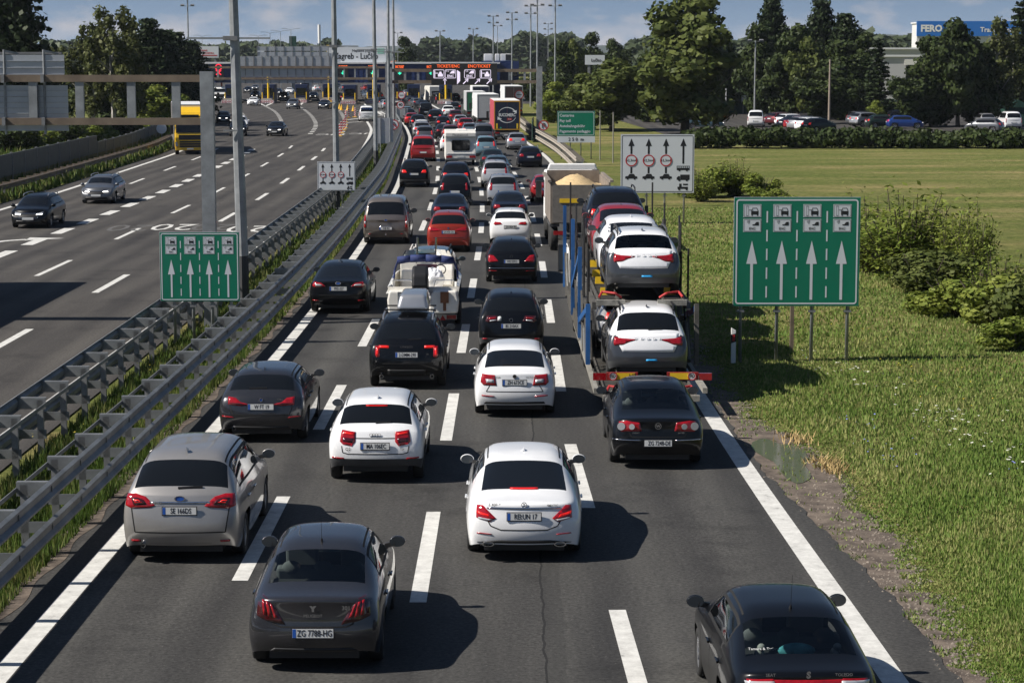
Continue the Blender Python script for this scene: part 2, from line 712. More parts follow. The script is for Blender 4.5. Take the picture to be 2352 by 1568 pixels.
def marking_material():
 """thermoplastic paint with worn holes that show the asphalt colour"""
 m = bpy.data.materials.new("worn_road_paint")
 m.use_nodes = True
 nt = m.node_tree
 N, L = nt.nodes, nt.links
 b = N["Principled BSDF"]
 b.inputs["Roughness"].default_value = 0.7
 geo = N.new("ShaderNodeNewGeometry")
 n = N.new("ShaderNodeTexNoise")
 n.inputs["Scale"].default_value = 3.2
 n.inputs["Detail"].default_value = 12
 n.inputs["Roughness"].default_value = 0.78
 L.new(geo.outputs["Position"], n.inputs[0])
 r = N.new("ShaderNodeValToRGB")
 e = r.color_ramp.elements
 e[0].position, e[0].color = 0.30, (0.10, 0.10, 0.098, 1)
 e[1].position, e[1].color = 0.62, (0.66, 0.655, 0.62, 1)
 x = e.new(0.40)
 x.color = (0.47, 0.465, 0.44, 1)
 L.new(n.outputs["Fac"], r.inputs[0])
 L.new(r.outputs[0], b.inputs["Base Color"])
 return m


M_GROUND = ground_material()
M_ASPH = asphalt_material("dark_asphalt", (0.052, 0.051, 0.0485), None, seam=0.42)
M_ASPH_B = asphalt_material("brown_grey_asphalt", (0.055, 0.051, 0.047), None)
M_MARK = marking_material()

g = MB()
for i in range(-6, 6):
 for j in range(-1, 8):
  g.face([(i * 1000, j * 1000 - 100, -0.03), (i * 1000 + 1000, j * 1000 - 100, -0.03), (i * 1000 + 1000, j * 1000 + 900, -0.03), (i * 1000, j * 1000 + 900, -0.03)])
tag(g.build("ground", M_GROUND), kind="structure")

# carriageway toward the toll plaza (queue)
rd = MB()
ys = np.concatenate([np.arange(5, 90, 0.3), np.arange(90, 384, 2.0)])
for a, b_ in zip(ys[:-1], ys[1:]):
 la, lb = fx(LEFT_E, a) - 0.75, fx(LEFT_E, b_) - 0.75
 ra, rb = fx(RIGHT_E, a) + shoulder(a), fx(RIGHT_E, b_) + shoulder(b_)
 rd.face([(la, a, 0), (ra, a, 0), (rb, b_, 0), (lb, b_, 0)])
tag(rd.build("motorway_carriageway", M_ASPH), kind="structure")
# opposite carriageway
rd = MB()
ys = np.arange(5, 279, 2.0)
for a, b_ in zip(ys[:-1], ys[1:]):
 rd.face([(fx(LC_LEFT, a) - 1.1, a, 0), (fx(LC_RIGHT, a) + 0.6, a, 0), (fx(LC_RIGHT, b_) + 0.6, b_, 0), (fx(LC_LEFT, b_) - 1.1, b_, 0)])
tag(rd.build("opposite_carriageway", M_ASPH_B), kind="structure")
# plaza around the toll booths and the motorway beyond
rd = MB()
yy = np.arange(277, 386, 3.0)
for a, b_ in zip(yy[:-1], yy[1:]):
 rd.face([(fx(LC_LEFT, a) - 1.1, a, -0.006), (fx(LEFT_E, a) - 0.5, a, -0.006), (fx(LEFT_E, b_) - 0.5, b_, -0.006), (fx(LC_LEFT, b_) - 1.1, b_, -0.006)])
rd.face([(-62, 382, -0.008), (4, 382, -0.008), (2, 560, -0.008), (-72, 560, -0.008)])
rd.face([(-72, 560, -0.008), (2, 560, -0.008), (-60, 940, -0.008), (-150, 940, -0.008)])
rd.face([(-150, 940, -0.008), (-60, 940, -0.008), (-330, 1900, -0.008), (-390, 1900, -0.008)])
tag(rd.build("toll_plaza_paving", M_ASPH_B), kind="structure")

# --- markings
mk = MB()
ribbon_mesh(mk, along(lambda y: fx(LEFT_E, y), 6, 382), 0.30, 0.005)
ribbon_mesh(mk, along(lambda y: fx(RIGHT_E, y), 6, 382), 0.34, 0.005)
tag(mk.build("solid_edge_lines", M_MARK), kind="structure")

mk = MB()
Y0 = G(1005, 1175).y          # far end of one dash of the centre line
for base, ph in ((-4.1, G(655, 1140).y), (-1.36, Y0), (1.16, G(1320, 1020).y)):
 k = -3
 while True:
  yf = ph + 13.45 * k
  k += 1
  if yf > 240:
   break
  if yf < 8:
   continue
  f = lambda y: base + sx(y) + (0.30 * max(0, 45 - y) / 13 if base > 0 else 0)
  ribbon_mesh(mk, along(f, yf - 6.35, yf), 0.245, 0.005)
tag(mk.build("lane_dashes", M_MARK), kind="structure")

mk = MB()
ribbon_mesh(mk, along(lambda y: fx(LC_LEFT, y), 6, 382), 0.28, 0.005)
ribbon_mesh(mk, along(lambda y: fx(LC_RIGHT, y) - 0.2, 6, 278), 0.30, 0.005)
def lc_lane(x0):
 def f(y):
  t = (x0 + 26.6) / 16.3
  return fx(LC_LEFT, y) * (1 - t) + fx(LC_RIGHT, min(y, 278)) * t
 return f
for x0, per, ln, w, ph in ((-23.7, 16.1, 6.2, 0.2, 8.0), (-17.2, 16.1, 6.2, 0.2, 14.0), (-14.0, 16.1, 6.2, 0.24, 8.3)):
 y = ph
 while y < 200:
  ribbon_mesh(mk, along(lc_lane(x0), y, y + ln), w, 0.005)
  y += per
y = 8.0
while y < 190:
 ribbon_mesh(mk, along(lc_lane(-20.45), y + 0.4, y + 3.6), 0.52, 0.005)
 y += 5.94
tag(mk.build("opposite_lane_dashes", M_MARK), kind="structure")

# curved dotted lines fanning into the booths of the opposite side (picked from the photograph, laid on the ground)
def z4(x, y):     # crop at (700,300)-(1150,600) of the 4000 px photo, shown 2352 wide
 return D4(700 + x * 0.19133, 300 + y * 0.19133)
def z5(x, y):
 return D4(1150 + x * 0.19133, 300 + y * 0.19133)
def smooth(pts, n=2):
 p = [Vector(q) for q in pts]
 for _ in range(n):
  q = [p[0]]
  for a, b in zip(p[:-1], p[1:]):
   q += [a * 0.75 + b * 0.25, a * 0.25 + b * 0.75]
  q.append(p[-1])
  p = q
 return p
def resample(pts, step):
 out, acc = [pts[0]], 0.0
 for a, b in zip(pts[:-1], pts[1:]):
  d = (b - a).length
  while acc + d >= step:
   t = (step - acc) / d
   a = a + (b - a) * t
   d = (b - a).length
   out.append(a)
   acc = 0.0
  acc += d
 return out
mk = MB()
for pick in ([z4(1760, 600), z4(1860, 655), z4(1950, 705), z4(2020, 780), z4(2070, 860), z4(2095, 950), z4(2090, 1010)],
    [z4(1150, 660), z4(1230, 710), z4(1310, 775), z4(1350, 840), z4(1360, 880)],
    [z5(100, 610), z5(230, 690), z5(330, 780), z5(400, 870), z5(440, 950), z5(430, 1040), z5(370, 1120), z5(300, 1190)],
    [z5(905, 685), z5(970, 760), z5(1010, 840), z5(1040, 930), z5(1030, 1040), z5(960, 1170)]):
 pts = smooth([G(*p) for p in pick])
 pts = resample([Vector((p.x, p.y)) for p in pts], 1.8)
 for i in range(0, len(pts) - 1, 3):
  ribbon_mesh(mk, [tuple(q) for q in pts[i:i + 2]], 0.5, 0.006)
for a, b in ((z5(1060, 885), z5(1600, 815)), (z5(1060, 940), z5(1610, 900)), (z5(1700, 705), z5(1900, 850)), (z5(1745, 705), z5(1860, 775)),
    (z5(1700, 800), z5(1830, 790)), (z4(1640, 545), z4(1760, 600)), (z4(1890, 545), z4(1770, 595)), (z5(95, 590), z5(170, 535))):
 p, q = G(*a), G(*b)
 ribbon_mesh(mk, [(p.x, p.y), (q.x, q.y)], 0.45, 0.006)
for a, b in (((2060, 880), (2330, 960)), ((1430, 540), (1700, 690))):    # splitter in front of the truck lanes
 p, q = G(*D4(1400 + a[0] * 0.19133 * 0 + (a[0] - 0) * 0.19133, 300 + a[1] * 0.19133)), G(*D4(1400 + b[0] * 0.19133, 300 + b[1] * 0.19133))
 ribbon_mesh(mk, [(p.x, p.y), (q.x, q.y)], 0.4, 0.007)
tag(mk.build("plaza_markings", M_MARK), kind="structure")

# upside-down numerals and letters painted on the opposite lanes
M_MARKOLD = mat("faded_road_paint", (0.10, 0.098, 0.094), 0.8, noise=0.3, nscale=3.0, coords="Object")
letters = thing("painted_road_numerals", None, None)
letters["kind"] = "structure"
for s, u, v, size, mm, z in (("20", 400, 521, 5.2, M_MARK, 0.006), ("20", 572, 525, 5.2, M_MARK, 0.006), ("20", 300, 523, 5.2, M_MARKOLD, 0.006), ("20", 492, 521, 5.2, M_MARKOLD, 0.0055), ("NC", 836, 307, 5.2, M_MARK, 0.006), ("NC", 760, 309, 5.2, M_MARK, 0.006)):
 p = G(u, v)
 text(s, size, mm, letters, (p.x, p.y, z), rot=(0, 0, math.pi), sx=0.40, bold=0.0)
p = G(28, 553)
ar = MB()
ribbon_mesh(ar, [(p.x - 1.0, p.y - 3.2), (p.x - 0.7, p.y - 1.0), (p.x - 0.2, p.y), (p.x + 0.5, p.y + 0.7)], 0.4, 0.006)
ar.face([(p.x + 0.5, p.y + 0.1, 0.006), (p.x + 2.0, p.y + 1.3, 0.006), (p.x + 0.4, p.y + 1.7, 0.006)])
ar.build("lane_arrow", M_MARK, letters)

# --- verge: bare earth strip, puddle, gravel
M_DIRT = mat("trampled_earth", (0.17, 0.135, 0.105), 0.95, noise=0.35, nscale=2.2, bump=1.0, bscale=11, dark=(0.05, 0.038, 0.03), coords="Object")
random.seed(4)
dm = MB()
yy = np.arange(8, 80, 0.16)
def dirt_out(y):
 return 0.55 + 0.55 * math.exp(-((y - 35.5) / 3.5) ** 2) + 0.9 * math.exp(-((y - 42) / 4) ** 2) + 0.12 * math.sin(y * 1.3) + 0.08 * math.sin(y * 3.1 + 1) + 0.06 * math.sin(y * 7.7) + 0.05 * math.sin(y * 17.1) + 0.7 * max(0, (27 - y) / 8)
for a, b_ in zip(yy[:-1], yy[1:]):
 ia, ib = fx(RIGHT_E, a) + shoulder(a) - 0.1, fx(RIGHT_E, b_) + shoulder(b_) - 0.1
 oa = fx(RIGHT_E, a) + shoulder(a) + dirt_out(a) * min(1, (80 - a) / 20)
 ob = fx(RIGHT_E, b_) + shoulder(b_) + dirt_out(b_) * min(1, (80 - b_) / 20)
 dm.face([(ia, a, -0.012), (oa, a, -0.02), (ob, b_, -0.02), (ib, b_, -0.012)])
# earth strip at the left edge under the guardrail
for a, b_ in zip(yy[:-1], yy[1:]):
 la, lb = fx(LEFT_E, a) - 0.62 + 0.06 * math.sin(a * 2.3), fx(LEFT_E, b_) - 0.62 + 0.06 * math.sin(b_ * 2.3)
 dm.face([(la - 0.28 - 0.1 * math.sin(a * 1.3), a, 0.006), (la, a, 0.006), (lb, b_, 0.006), (lb - 0.28 - 0.1 * math.sin(b_ * 1.3), b_, 0.006)])
tag(dm.build("bare_earth_verge", M_DIRT), kind="structure")
M_PUD = mat("puddle_water", (0.105, 0.10, 0.065), 0.08, spec=0.4)
pd = MB()
pc = G(1775, 1050)
pts = []
for i in range(26):
 an = 2 * math.pi * i / 26
 rr = 1.0 + 0.22 * math.sin(3 * an + 0.6) + 0.12 * math.sin(5 * an)
 pts.append((pc.x + 0.22 + 0.42 * rr * math.cos(an) - 0.08 * rr * math.sin(an), pc.y + 2.3 * rr * math.sin(an), -0.006))
pd.face(pts)
tag(pd.build("puddle", M_PUD), kind="structure")

# parking lot behind the hedge
pk = MB()
pk.face([(17, 202, -0.012), (75, 202, -0.012), (110, 316, -0.012), (12, 316, -0.012)])
tag(pk.build("parking_lot", M_ASPH_B), kind="structure")


# --- grass and flowers
def grass_material(name, c0, c1, c2):
 m = bpy.data.materials.new(name)
 m.use_nodes = True
 nt = m.node_tree
 N, L = nt.nodes, nt.links
 b = N["Principled BSDF"]
 b.inputs["Roughness"].default_value = 0.6
 b.inputs["Specular IOR Level"].default_value = 0.25
 geo = N.new("ShaderNodeNewGeometry")
 r = N.new("ShaderNodeValToRGB")
 e = r.color_ramp.elements
 e[0].color = (*c0, 1)
 e[1].color = (*c2, 1)
 x = e.new(0.55)
 x.color = (*c1, 1)
 n = N.new("ShaderNodeTexNoise")
 n.inputs["Scale"].default_value = 0.35
 n.inputs["Detail"].default_value = 4
 L.new(geo.outputs["Position"], n.inputs[0])
 mm = N.new("ShaderNodeMath")
 mm.operation = "MULTIPLY_ADD"
 mm.inputs[1].default_value = 1.5
 mm.inputs[2].default_value = -0.55
 L.new(n.outputs["Fac"], mm.inputs[0])
 ad = N.new("ShaderNodeMath")
 ad.operation = "MULTIPLY_ADD"
 ad.inputs[1].default_value = 0.75
 L.new(geo.outputs["Random Per Island"], ad.inputs[0])
 L.new(mm.outputs[0], ad.inputs[2])
 L.new(ad.outputs[0], r.inputs[0])
 L.new(r.outputs[0], b.inputs["Base Color"])
 tr = N.new("ShaderNodeBsdfTranslucent")
 L.new(r.outputs[0], tr.inputs[0])
 ms = N.new("ShaderNodeMixShader")
 ms.inputs[0].default_value = 0.3
 L.new(b.outputs[0], ms.inputs[1])
 L.new(tr.outputs[0], ms.inputs[2])
 L.new(ms.outputs[0], N["Material Output"].inputs[0])
 return m


M_GRASS = grass_material("verge_grass", (0.10, 0.175, 0.030), (0.165, 0.245, 0.05), (0.34, 0.34, 0.13))
rng = np.random.default_rng(7)


def blades(name, xs, ys, h, w, material, zs=None, lean=0.45):
 n = len(xs)
 an = rng.uniform(0, 2 * np.pi, n)
 dx, dy = np.cos(an) * w / 2, np.sin(an) * w / 2
 la = rng.uniform(0, 2 * np.pi, n)
 lx, ly = np.cos(la) * h * lean * rng.random(n), np.sin(la) * h * lean * rng.random(n)
 z0 = np.zeros(n) - 0.02 if zs is None else zs
 v = np.empty((n, 3, 3), np.float32)
 v[:, 0] = np.stack([xs - dx, ys - dy, z0], 1)
 v[:, 1] = np.stack([xs + dx, ys + dy, z0], 1)
 v[:, 2] = np.stack([xs + lx, ys + ly, z0 + h], 1)
 f = np.arange(n * 3).reshape(n, 3)
 return mesh_np(name, v.reshape(-1, 3), f, material)


def scatter(n, y0, y1, xf0, xf1, power=2.0):
 """points with density falling off with distance"""
 u = rng.random(n)
 y = 1.0 / (1.0 / y0 + u * (1.0 / y1 - 1.0 / y0))
 a = np.array([xf0(t) for t in y])
 b = np.array([xf1(t) for t in y])
 x = a + (b - a) * rng.random(n)
 return x, y


def verge_left(y):
 return fx(RIGHT_E, y) + shoulder(y) + (dirt_out(y) * min(1, (80 - y) / 20) if y < 80 else 0.1) - 0.22
def verge_right(y):
 return min(0.25 * y + 2.5, 15.5 + 2.0 * math.sin(y * 0.13))
x, y = scatter(260000, 17, 115, verge_left, verge_right)
patch = np.sin(x * 0.9 + 1.3 * np.sin(y * 0.5)) * np.sin(y * 0.6 + x * 0.3)
h = (0.035 + 0.09 * rng.random(len(x)) ** 1.5) * (1.0 + 0.35 * patch) * np.clip((x - np.array([verge_left(t) for t in y])) / 1.2, 0.35, 1)
go = obj("verge_grass", blades("verge_grass", x, y, h, 0.014 + 0.0007 * y, M_GRASS))
tag(go, "uneven green grass covering the verge right of the motorway", "grass", kind="stuff")
x, y = scatter(9000, 17, 78, lambda y: fx(RIGHT_E, y) + shoulder(y) - 0.02, lambda y: verge_left(y) + 0.3)
keep = (np.sin(x * 5.1 + y * 1.3) * np.sin(y * 2.3 + x) + 0.5 * np.sin(y * 9) > 0.25)
x, y = x[keep], y[keep]
go = obj("edge_tufts", blades("edge_tufts", x, y, 0.03 + 0.05 * rng.random(len(x)), np.full(len(x), 0.035), M_GRASS, lean=1.2))
tag(go, "sparse low grass tufts creeping over the bare earth beside the road", "grass", kind="stuff")
n = 5200
x, y = scatter(n, 17, 70, lambda y: fx(RIGHT_E, y) + shoulder(y) - 0.12, lambda y: verge_left(y) + 0.35)
pc = G(1775, 1050)
keep = (((x - pc.x - 0.22) / 0.6) ** 2 + ((y - pc.y) / 2.9) ** 2) > 1
x, y = x[keep], y[keep]
n = len(x)
r = 0.008 + 0.022 * rng.random(n) ** 3
v = np.array([[-1, -1, 0], [1, -1, 0], [0, 1.2, 0], [0.1, 0, 1.1]])
an = rng.uniform(0, 6.28, n)
ca, sa = np.cos(an), np.sin(an)
V = np.empty((n, 4, 3))
V[:, :, 0] = x[:, None] + r[:, None] * (v[None, :, 0] * ca[:, None] - v[None, :, 1] * sa[:, None])
V[:, :, 1] = y[:, None] + r[:, None] * (v[None, :, 0] * sa[:, None] + v[None, :, 1] * ca[:, None])
V[:, :, 2] = -0.015 + r[:, None] * v[None, :, 2]
F_ = (np.arange(n)[:, None, None] * 4 + np.array([[0, 1, 3], [1, 2, 3], [2, 0, 3]])[None]).reshape(-1, 3)
tag(obj("gravel", mesh_np("gravel", V.reshape(-1, 3), F_, mat("pale_gravel", (0.20, 0.17, 0.14), 0.9, noise=0.4, nscale=3.0))), "pale gravel scattered along the broken road edge", "gravel", kind="stuff")
M_GRASS2 = grass_material("median_grass", (0.04, 0.08, 0.012), (0.08, 0.13, 0.022), (0.18, 0.18, 0.06))
x, y = scatter(95000, 18, 205, lambda y: fx(LC_RIGHT, y) + 0.9, lambda y: fx(LEFT_E, y) - 0.75)
h = 0.06 + 0.30 * rng.random(len(x)) ** 2 * (0.5 + 0.5 * np.sin(y * 0.7) ** 2)
go = obj("median_grass", blades("median_grass", x, y, h, 0.012 + 0.0006 * y, M_GRASS2))
tag(go, "long grass and weeds growing between the two median guardrails", "grass", kind="stuff")
x, y = scatter(26000, 110, 270, lambda y: fx(LC_LEFT, y) - 16, lambda y: fx(LC_LEFT, y) - 1.2)
go = obj("bank_weeds", blades("bank_weeds", x, y, 0.15 + 0.7 * rng.random(len(x)) ** 2, 0.05 + 0.0012 * y, M_GRASS2))
tag(go, "dark weeds along the guardrail left of the opposite carriageway", "weeds", kind="stuff")


def flowers(name, label, color, centres, n, spread, size, z):
 m = mat(name + "_petals", color, 0.7)
 mb = MB()
 for cx, cy in centres:
  for _ in range(n):
   px, py = random.gauss(cx, spread), random.gauss(cy, spread * 2.2)
   s = size * random.uniform(0.6, 1.3)
   zz = z * random.uniform(0.7, 1.2)
   k = 6
   mb.face([(px + s * math.cos(2 * math.pi * i / k), py + s * math.sin(2 * math.pi * i / k), zz + random.uniform(-0.01, 0.01)) for i in range(k)])
 tag(mb.build(name, m), label, "flowers", kind="stuff")


random.seed(11)
P = lambda u, v: tuple(G(u, v)[:2])
flowers("white_umbel_flowers", "flat white flower heads scattered over the right verge grass", (0.62, 0.62, 0.52), [P(2160, 985), P(2200, 1010), P(2130, 960), P(2230, 1040), P(1900, 860), P(1960, 870), P(2300, 1070), P(2030, 905), P(2180, 970)], 10, 0.42, 0.035, 0.30)
flowers("blue_chicory_flowers", "small blue flowers dotting the right verge grass", (0.22, 0.24, 0.62), [P(1975, 985), P(2030, 1070), P(2050, 1085), P(2330, 1110), P(1850, 850), P(2010, 1050), P(1990, 1000)], 6, 0.25, 0.022, 0.30)
flowers("yellow_verge_flowers", "tiny yellow flowers in the right verge grass", (0.6, 0.45, 0.02), [P(2140, 880), P(2190, 900), P(2090, 850), P(1960, 780), P(2260, 960)], 9, 0.7, 0.022, 0.30)
flowers("yellow_median_flowers", "yellow toadflax flowers in the median grass", (0.62, 0.5, 0.05), [P(150, 1040), P(95, 1060), P(200, 930), P(330, 880)], 7, 0.2, 0.02, 0.42)
# dry straw tufts by the puddle
x = np.concatenate([rng.normal(c[0], 0.16, 110) for c in (P(1895, 1062), P(1915, 1078), P(1830, 1010))])
y = np.concatenate([rng.normal(c[1], 0.35, 110) for c in (P(1895, 1062), P(1915, 1078), P(1830, 1010))])
M_STRAW = mat("dry_straw", (0.42, 0.30, 0.13), 0.8, noise=0.2)
tag(obj("dry_grass_tufts", blades("dry_grass_tufts", x, y, 0.10 + 0.10 * rng.random(len(x)), 0.03, M_STRAW, lean=1.2)), "straw coloured dry grass tufts beside the puddle", "dry grass", kind="stuff")
# ================================================================== cars
def paint(name, color, metal=0.0, rough=0.28, flake=0.0):
 dk = max(color) < 0.03
 return mat("paint_" + name, color, rough, metal, coat=0.5 if dk else 1.0, noise=0.05, nscale=2.5, spec=0.2 if dk else 0.5)


def glass_material(name, tint, rough=0.03):
 m = bpy.data.materials.new(name)
 m.use_nodes = True
 nt = m.node_tree
 N, L = nt.nodes, nt.links
 N.remove(N["Principled BSDF"])
 t = N.new("ShaderNodeBsdfTransparent")
 t.inputs[0].default_value = (*tint, 1)
 gl = N.new("ShaderNodeBsdfGlossy")
 gl.inputs["Roughness"].default_value = rough
 fr = N.new("ShaderNodeFresnel")
 fr.inputs[0].default_value = 1.5
 ms = N.new("ShaderNodeMixShader")
 L.new(fr.outputs[0], ms.inputs[0])
 L.new(t.outputs[0], ms.inputs[1])
 L.new(gl.outputs[0], ms.inputs[2])
 L.new(ms.outputs[0], N["Material Output"].inputs[0])
 return m


M_GLASS_D = mat("dark_tinted_glass", (0.006, 0.007, 0.008), 0.04, spec=0.55)
M_GLASS_C = glass_material("clear_car_glass", (0.62, 0.68, 0.66))
M_INT = mat("car_interior", (0.03, 0.031, 0.033), 0.8)
M_SEAT = mat("seat_fabric", (0.15, 0.155, 0.16), 0.85)
M_LAMP = mat("tail_light_red", (0.30, 0.004, 0.008), 0.12, coat=1.0, noise=0.25, nscale=14)
M_LAMPD = mat("tail_light_dark", (0.045, 0.004, 0.006), 0.1, coat=1.0)
M_BRAKE = mat("lit_brake_light", (0.6, 0.01, 0.01), 0.3, emit=(1.0, 0.03, 0.02), estr=0.22)
M_LAMPW = mat("clear_lamp_lens", (0.55, 0.56, 0.58), 0.1, 0.3, coat=1.0)
M_HEAD = mat("headlamp_lens", (0.3, 0.32, 0.35), 0.08, 0.4, coat=1.0)
M_HEADON = mat("lit_headlamp", (0.9, 0.9, 0.9), 0.3, emit=(1.0, 0.96, 0.88), estr=3.0)
M_PLATE = mat("plate_white", (0.66, 0.67, 0.66), 0.35)
M_PLATEB = mat("plate_blue", (0.02, 0.10, 0.42), 0.35)
M_PLATEK = mat("plate_black", (0.02, 0.02, 0.025), 0.4)
M_TRIM = mat("grey_plastic_trim", (0.055, 0.057, 0.06), 0.55, noise=0.1)
M_TRIMD = mat("dark_plastic_trim", (0.009, 0.0095, 0.0105), 0.55)
M_GAP = mat("panel_gap", (0.004, 0.004, 0.004), 0.8)
M_RIM = mat("alloy_rim", (0.42, 0.43, 0.45), 0.3, 0.8)
M_MIRR = mat("mirror_glass", (0.035, 0.042, 0.05), 0.15, spec=0.5)
M_ALUR = mat("anodised_rail", (0.5, 0.51, 0.53), 0.3, 0.8)

WHEELS = {}


def wheel_meshes(r, w=0.21):
 k = (round(r, 3), w)
 if k in WHEELS:
  return WHEELS[k]
 def lathe(prof, n=24):
  mb = MB()
  vs = []
  for (x, rr) in prof:
   vs.append([(x, rr * math.cos(2 * math.pi * i / n), rr * math.sin(2 * math.pi * i / n)) for i in range(n)])
  for a, b in zip(vs[:-1], vs[1:]):
   for i in range(n):
    j = (i + 1) % n
    mb.face([a[i], a[j], b[j], b[i]])
  return mb
 h = w / 2
 ty = lathe([(-h * 0.8, r * 0.66), (-h, r * 0.80), (-h * 0.92, r * 0.95), (-h * 0.6, r), (h * 0.6, r), (h * 0.92, r * 0.95), (h, r * 0.80), (h * 0.8, r * 0.66)]).mesh("tyre", M_RUBBER, True)
 rim = lathe([(h * 0.8, r * 0.68), (h * 0.7, r * 0.60), (h * 0.15, r * 0.58)])
 for i in range(5):
  an = 2 * math.pi * i / 5
  c, s = math.cos(an), math.sin(an)
  for d in (-0.10, 0.10):
   c2, s2 = math.cos(an + d), math.sin(an + d)
   rim.bar((h * 0.62, r * 0.12 * c, r * 0.12 * s), (h * 0.66, r * 0.62 * c2, r * 0.62 * s2), 0.03, 0.02, up=(1, 0, 0))
 rim.tube((h * 0.5, 0, 0), (h * 0.72, 0, 0), r * 0.15, r * 0.13, 12)
 rm = rim.mesh("rim", M_RIM)
 hub = MB().tube((-h * 0.1, 0, 0), (0.0, 0, 0), r * 0.62, r * 0.62, 20).mesh("brake_drum", M_TRIMD)
 WHEELS[k] = (ty, rm, hub)
 return WHEELS[k]


DEF = dict(L=4.4, W=1.80, H=1.47, clr=0.20, belt=0.93, zwb=1.0, zdeck=0.98, yb=0.12, yr=0.55, yf=2.75, yc=3.45, hood=0.93, nose=0.72,
     aR=0.82, wb=2.62, wr=0.315, gw=0.70, wbw=0.83, rake=(0.06, 0.0, 0.03, 0.07, 0.12, 0.15), roofdrop=0.03, clad=False, bulge=0.10,
     plan=(0.90, 0.975, 0.99, 1, 1, 1, 1, 0.99, 0.98, 0.93, 0.78), archz=2.12)


def car_shell(**kw):
 """body shell of a car as a subdivided control cage. Returns {tag: mesh}, bvh; local frame: x right, +y forward, z up, middle at 0"""
 p = dict(DEF)
 p.update(kw)
 L, W, H = p["L"], p["W"], p["H"]
 hw = W / 2
 aR, aF, wr = p["aR"], p["aR"] + p["wb"], p["wr"]
 ar = wr + 0.07
 yl = [0, 0.14, aR - ar, aR, aR + ar, (aR + aF) / 2, aF - ar, aF, aF + ar, L - 0.14, L]
 yf, yc, yr = p["yf"], p["yc"], p["yr"]
 yu = [0.0, p["yb"] * 0.78, yr + 0.04, yr + (yf - yr) * 0.30, yr + (yf - yr) * 0.52, yr + (yf - yr) * 0.76, yf, yc, (yc + L - 0.25) / 2, L - 0.28, L - 0.06]
 z2 = p["archz"] * wr
 front_prof = (0.05, 0.0, 0.03, 0.10, 0.20, 0.26)
 H0 = H - 0.055
 zroof = [0, 0, H0 - p["roofdrop"] * 0.45, H0 - p["roofdrop"] * 0.1, H0, H0, H0 - 0.05]
 V = {}
 bm = bmesh.new()
 def vert(key, co):
  V[key] = bm.verts.new((co[0], co[1] - L / 2, co[2]))
 pl = p["plan"]
 wk = (0.95, 0.99, 1.0, 0.985, 0.945)
 half = {}
 for i in range(11):
  belt = p["belt"] + (0.035 if i <= 3 else 0.0)
  if i == 0:
   z5 = p["zdeck"] - 0.045; w5 = 0.78 * hw
  elif i == 1:
   z5 = p["zwb"] - 0.06; w5 = p["wbw"] * 1.02 * hw
  elif i <= 6:
   z5 = zroof[i]; w5 = p["gw"] * hw * (0.96, 1, 1, 1, 0.97)[i - 2]
  else:
   z5 = (p["hood"] + 0.02, p["hood"] - 0.02, p["nose"] + 0.12, p["nose"])[i - 7]
   w5 = (0.80, 0.78, 0.72, 0.60)[i - 7] * hw
  if i <= 1:
   z4 = min(belt, z5 - 0.05)
  elif i <= 6:
   z4 = belt
  else:
   z4 = z5 - 0.045
  z3 = z2 + (z4 - z2) * 0.55
  z1 = z2 * 0.62 if 0 < i < 10 else 0.47
  zz2 = z2 if 0 < i < 10 else max(0.62, z2 - 0.02)
  if i == 10:
   z1, zz2, z3 = 0.38, 0.52, 0.62
  z0 = p["clr"] + (0.10 if i == 0 else 0.04 if i in (1,) else 0.03 if i == 10 else 0)
  zs = [z0, z1, zz2, z3, z4]
  for k in range(5):
   t = (0, 0, 0, 0.5, 0.85)[k]
   y = yl[i] * (1 - t) + yu[i] * t
   if i == 0:
    y = p["rake"][k]
   elif i == 1 and k == 4:
    y = max(y, p["rake"][4] + 0.02)
   elif i == 10:
    y = L - front_prof[k]
   w = hw * wk[k] * pl[i]
   half[(i, k)] = (w, y, zs[k])
  y5 = yu[i] if i not in (0, 10) else (p["rake"][5] if i == 0 else L - front_prof[5])
  half[(i, 5)] = (w5, y5, z5)
 for (i, k), (w, y, z) in half.items():
  for s in (-1, 1):
   vert(("s", s, i, k), (s * w, y, z))
 fr = (-0.58, 0.0, 0.58)
 for i in range(11):
  w5, y5, z5 = half[(i, 5)]
  crown = 0.055 if 2 <= i <= 6 else (0.03 if i in (0, 1) else 0.045)
  bl = {0: -0.10, 1: -0.07, 2: -0.05, 6: 0.10, 7: 0.16, 8: 0.06, 9: 0.12, 10: 0.16}.get(i, 0.0)
  for c, f in enumerate(fr):
   vert(("t", i, c), (f * w5, y5 + bl * (1 - f * f), z5 + crown * (1 - abs(f) ** 2.2 * 0.75)))
 for e in (0, 10):
  for k in range(5):
   w, y, z = half[(e, k)]
   bl = -p["bulge"] if e == 0 else 0.17
   for c, f in enumerate(fr):
    vert(("e", e, k, c), (f * w, y + bl * (1 - f * f), z))
 def F(keys, tg):
  f = bm.faces.new([V[k] for k in keys])
  f.material_index = tg
  f.smooth = True
 for s in (-1, 1):
  for i in range(10):
   for k in range(5):
    if k <= 1 and i in (2, 3, 6, 7):
     continue
    tg = 0
    if k == 4 and 2 <= i <= 5:
     tg = 3
    if k == 0 and p["clad"]:
     tg = 4
    F([("s", s, i, k), ("s", s, i + 1, k), ("s", s, i + 1, k + 1), ("s", s, i, k + 1)], tg)
 def row_t(i):
  return [("s", -1, i, 5)] + [("t", i, c) for c in range(3)] + [("s", 1, i, 5)]
 for i in range(10):
  a, b = row_t(i), row_t(i + 1)
  tg = 1 if i == 1 else 2 if i == 6 else 0
  for c in range(4):
   F([a[c], a[c + 1], b[c + 1], b[c]], tg)
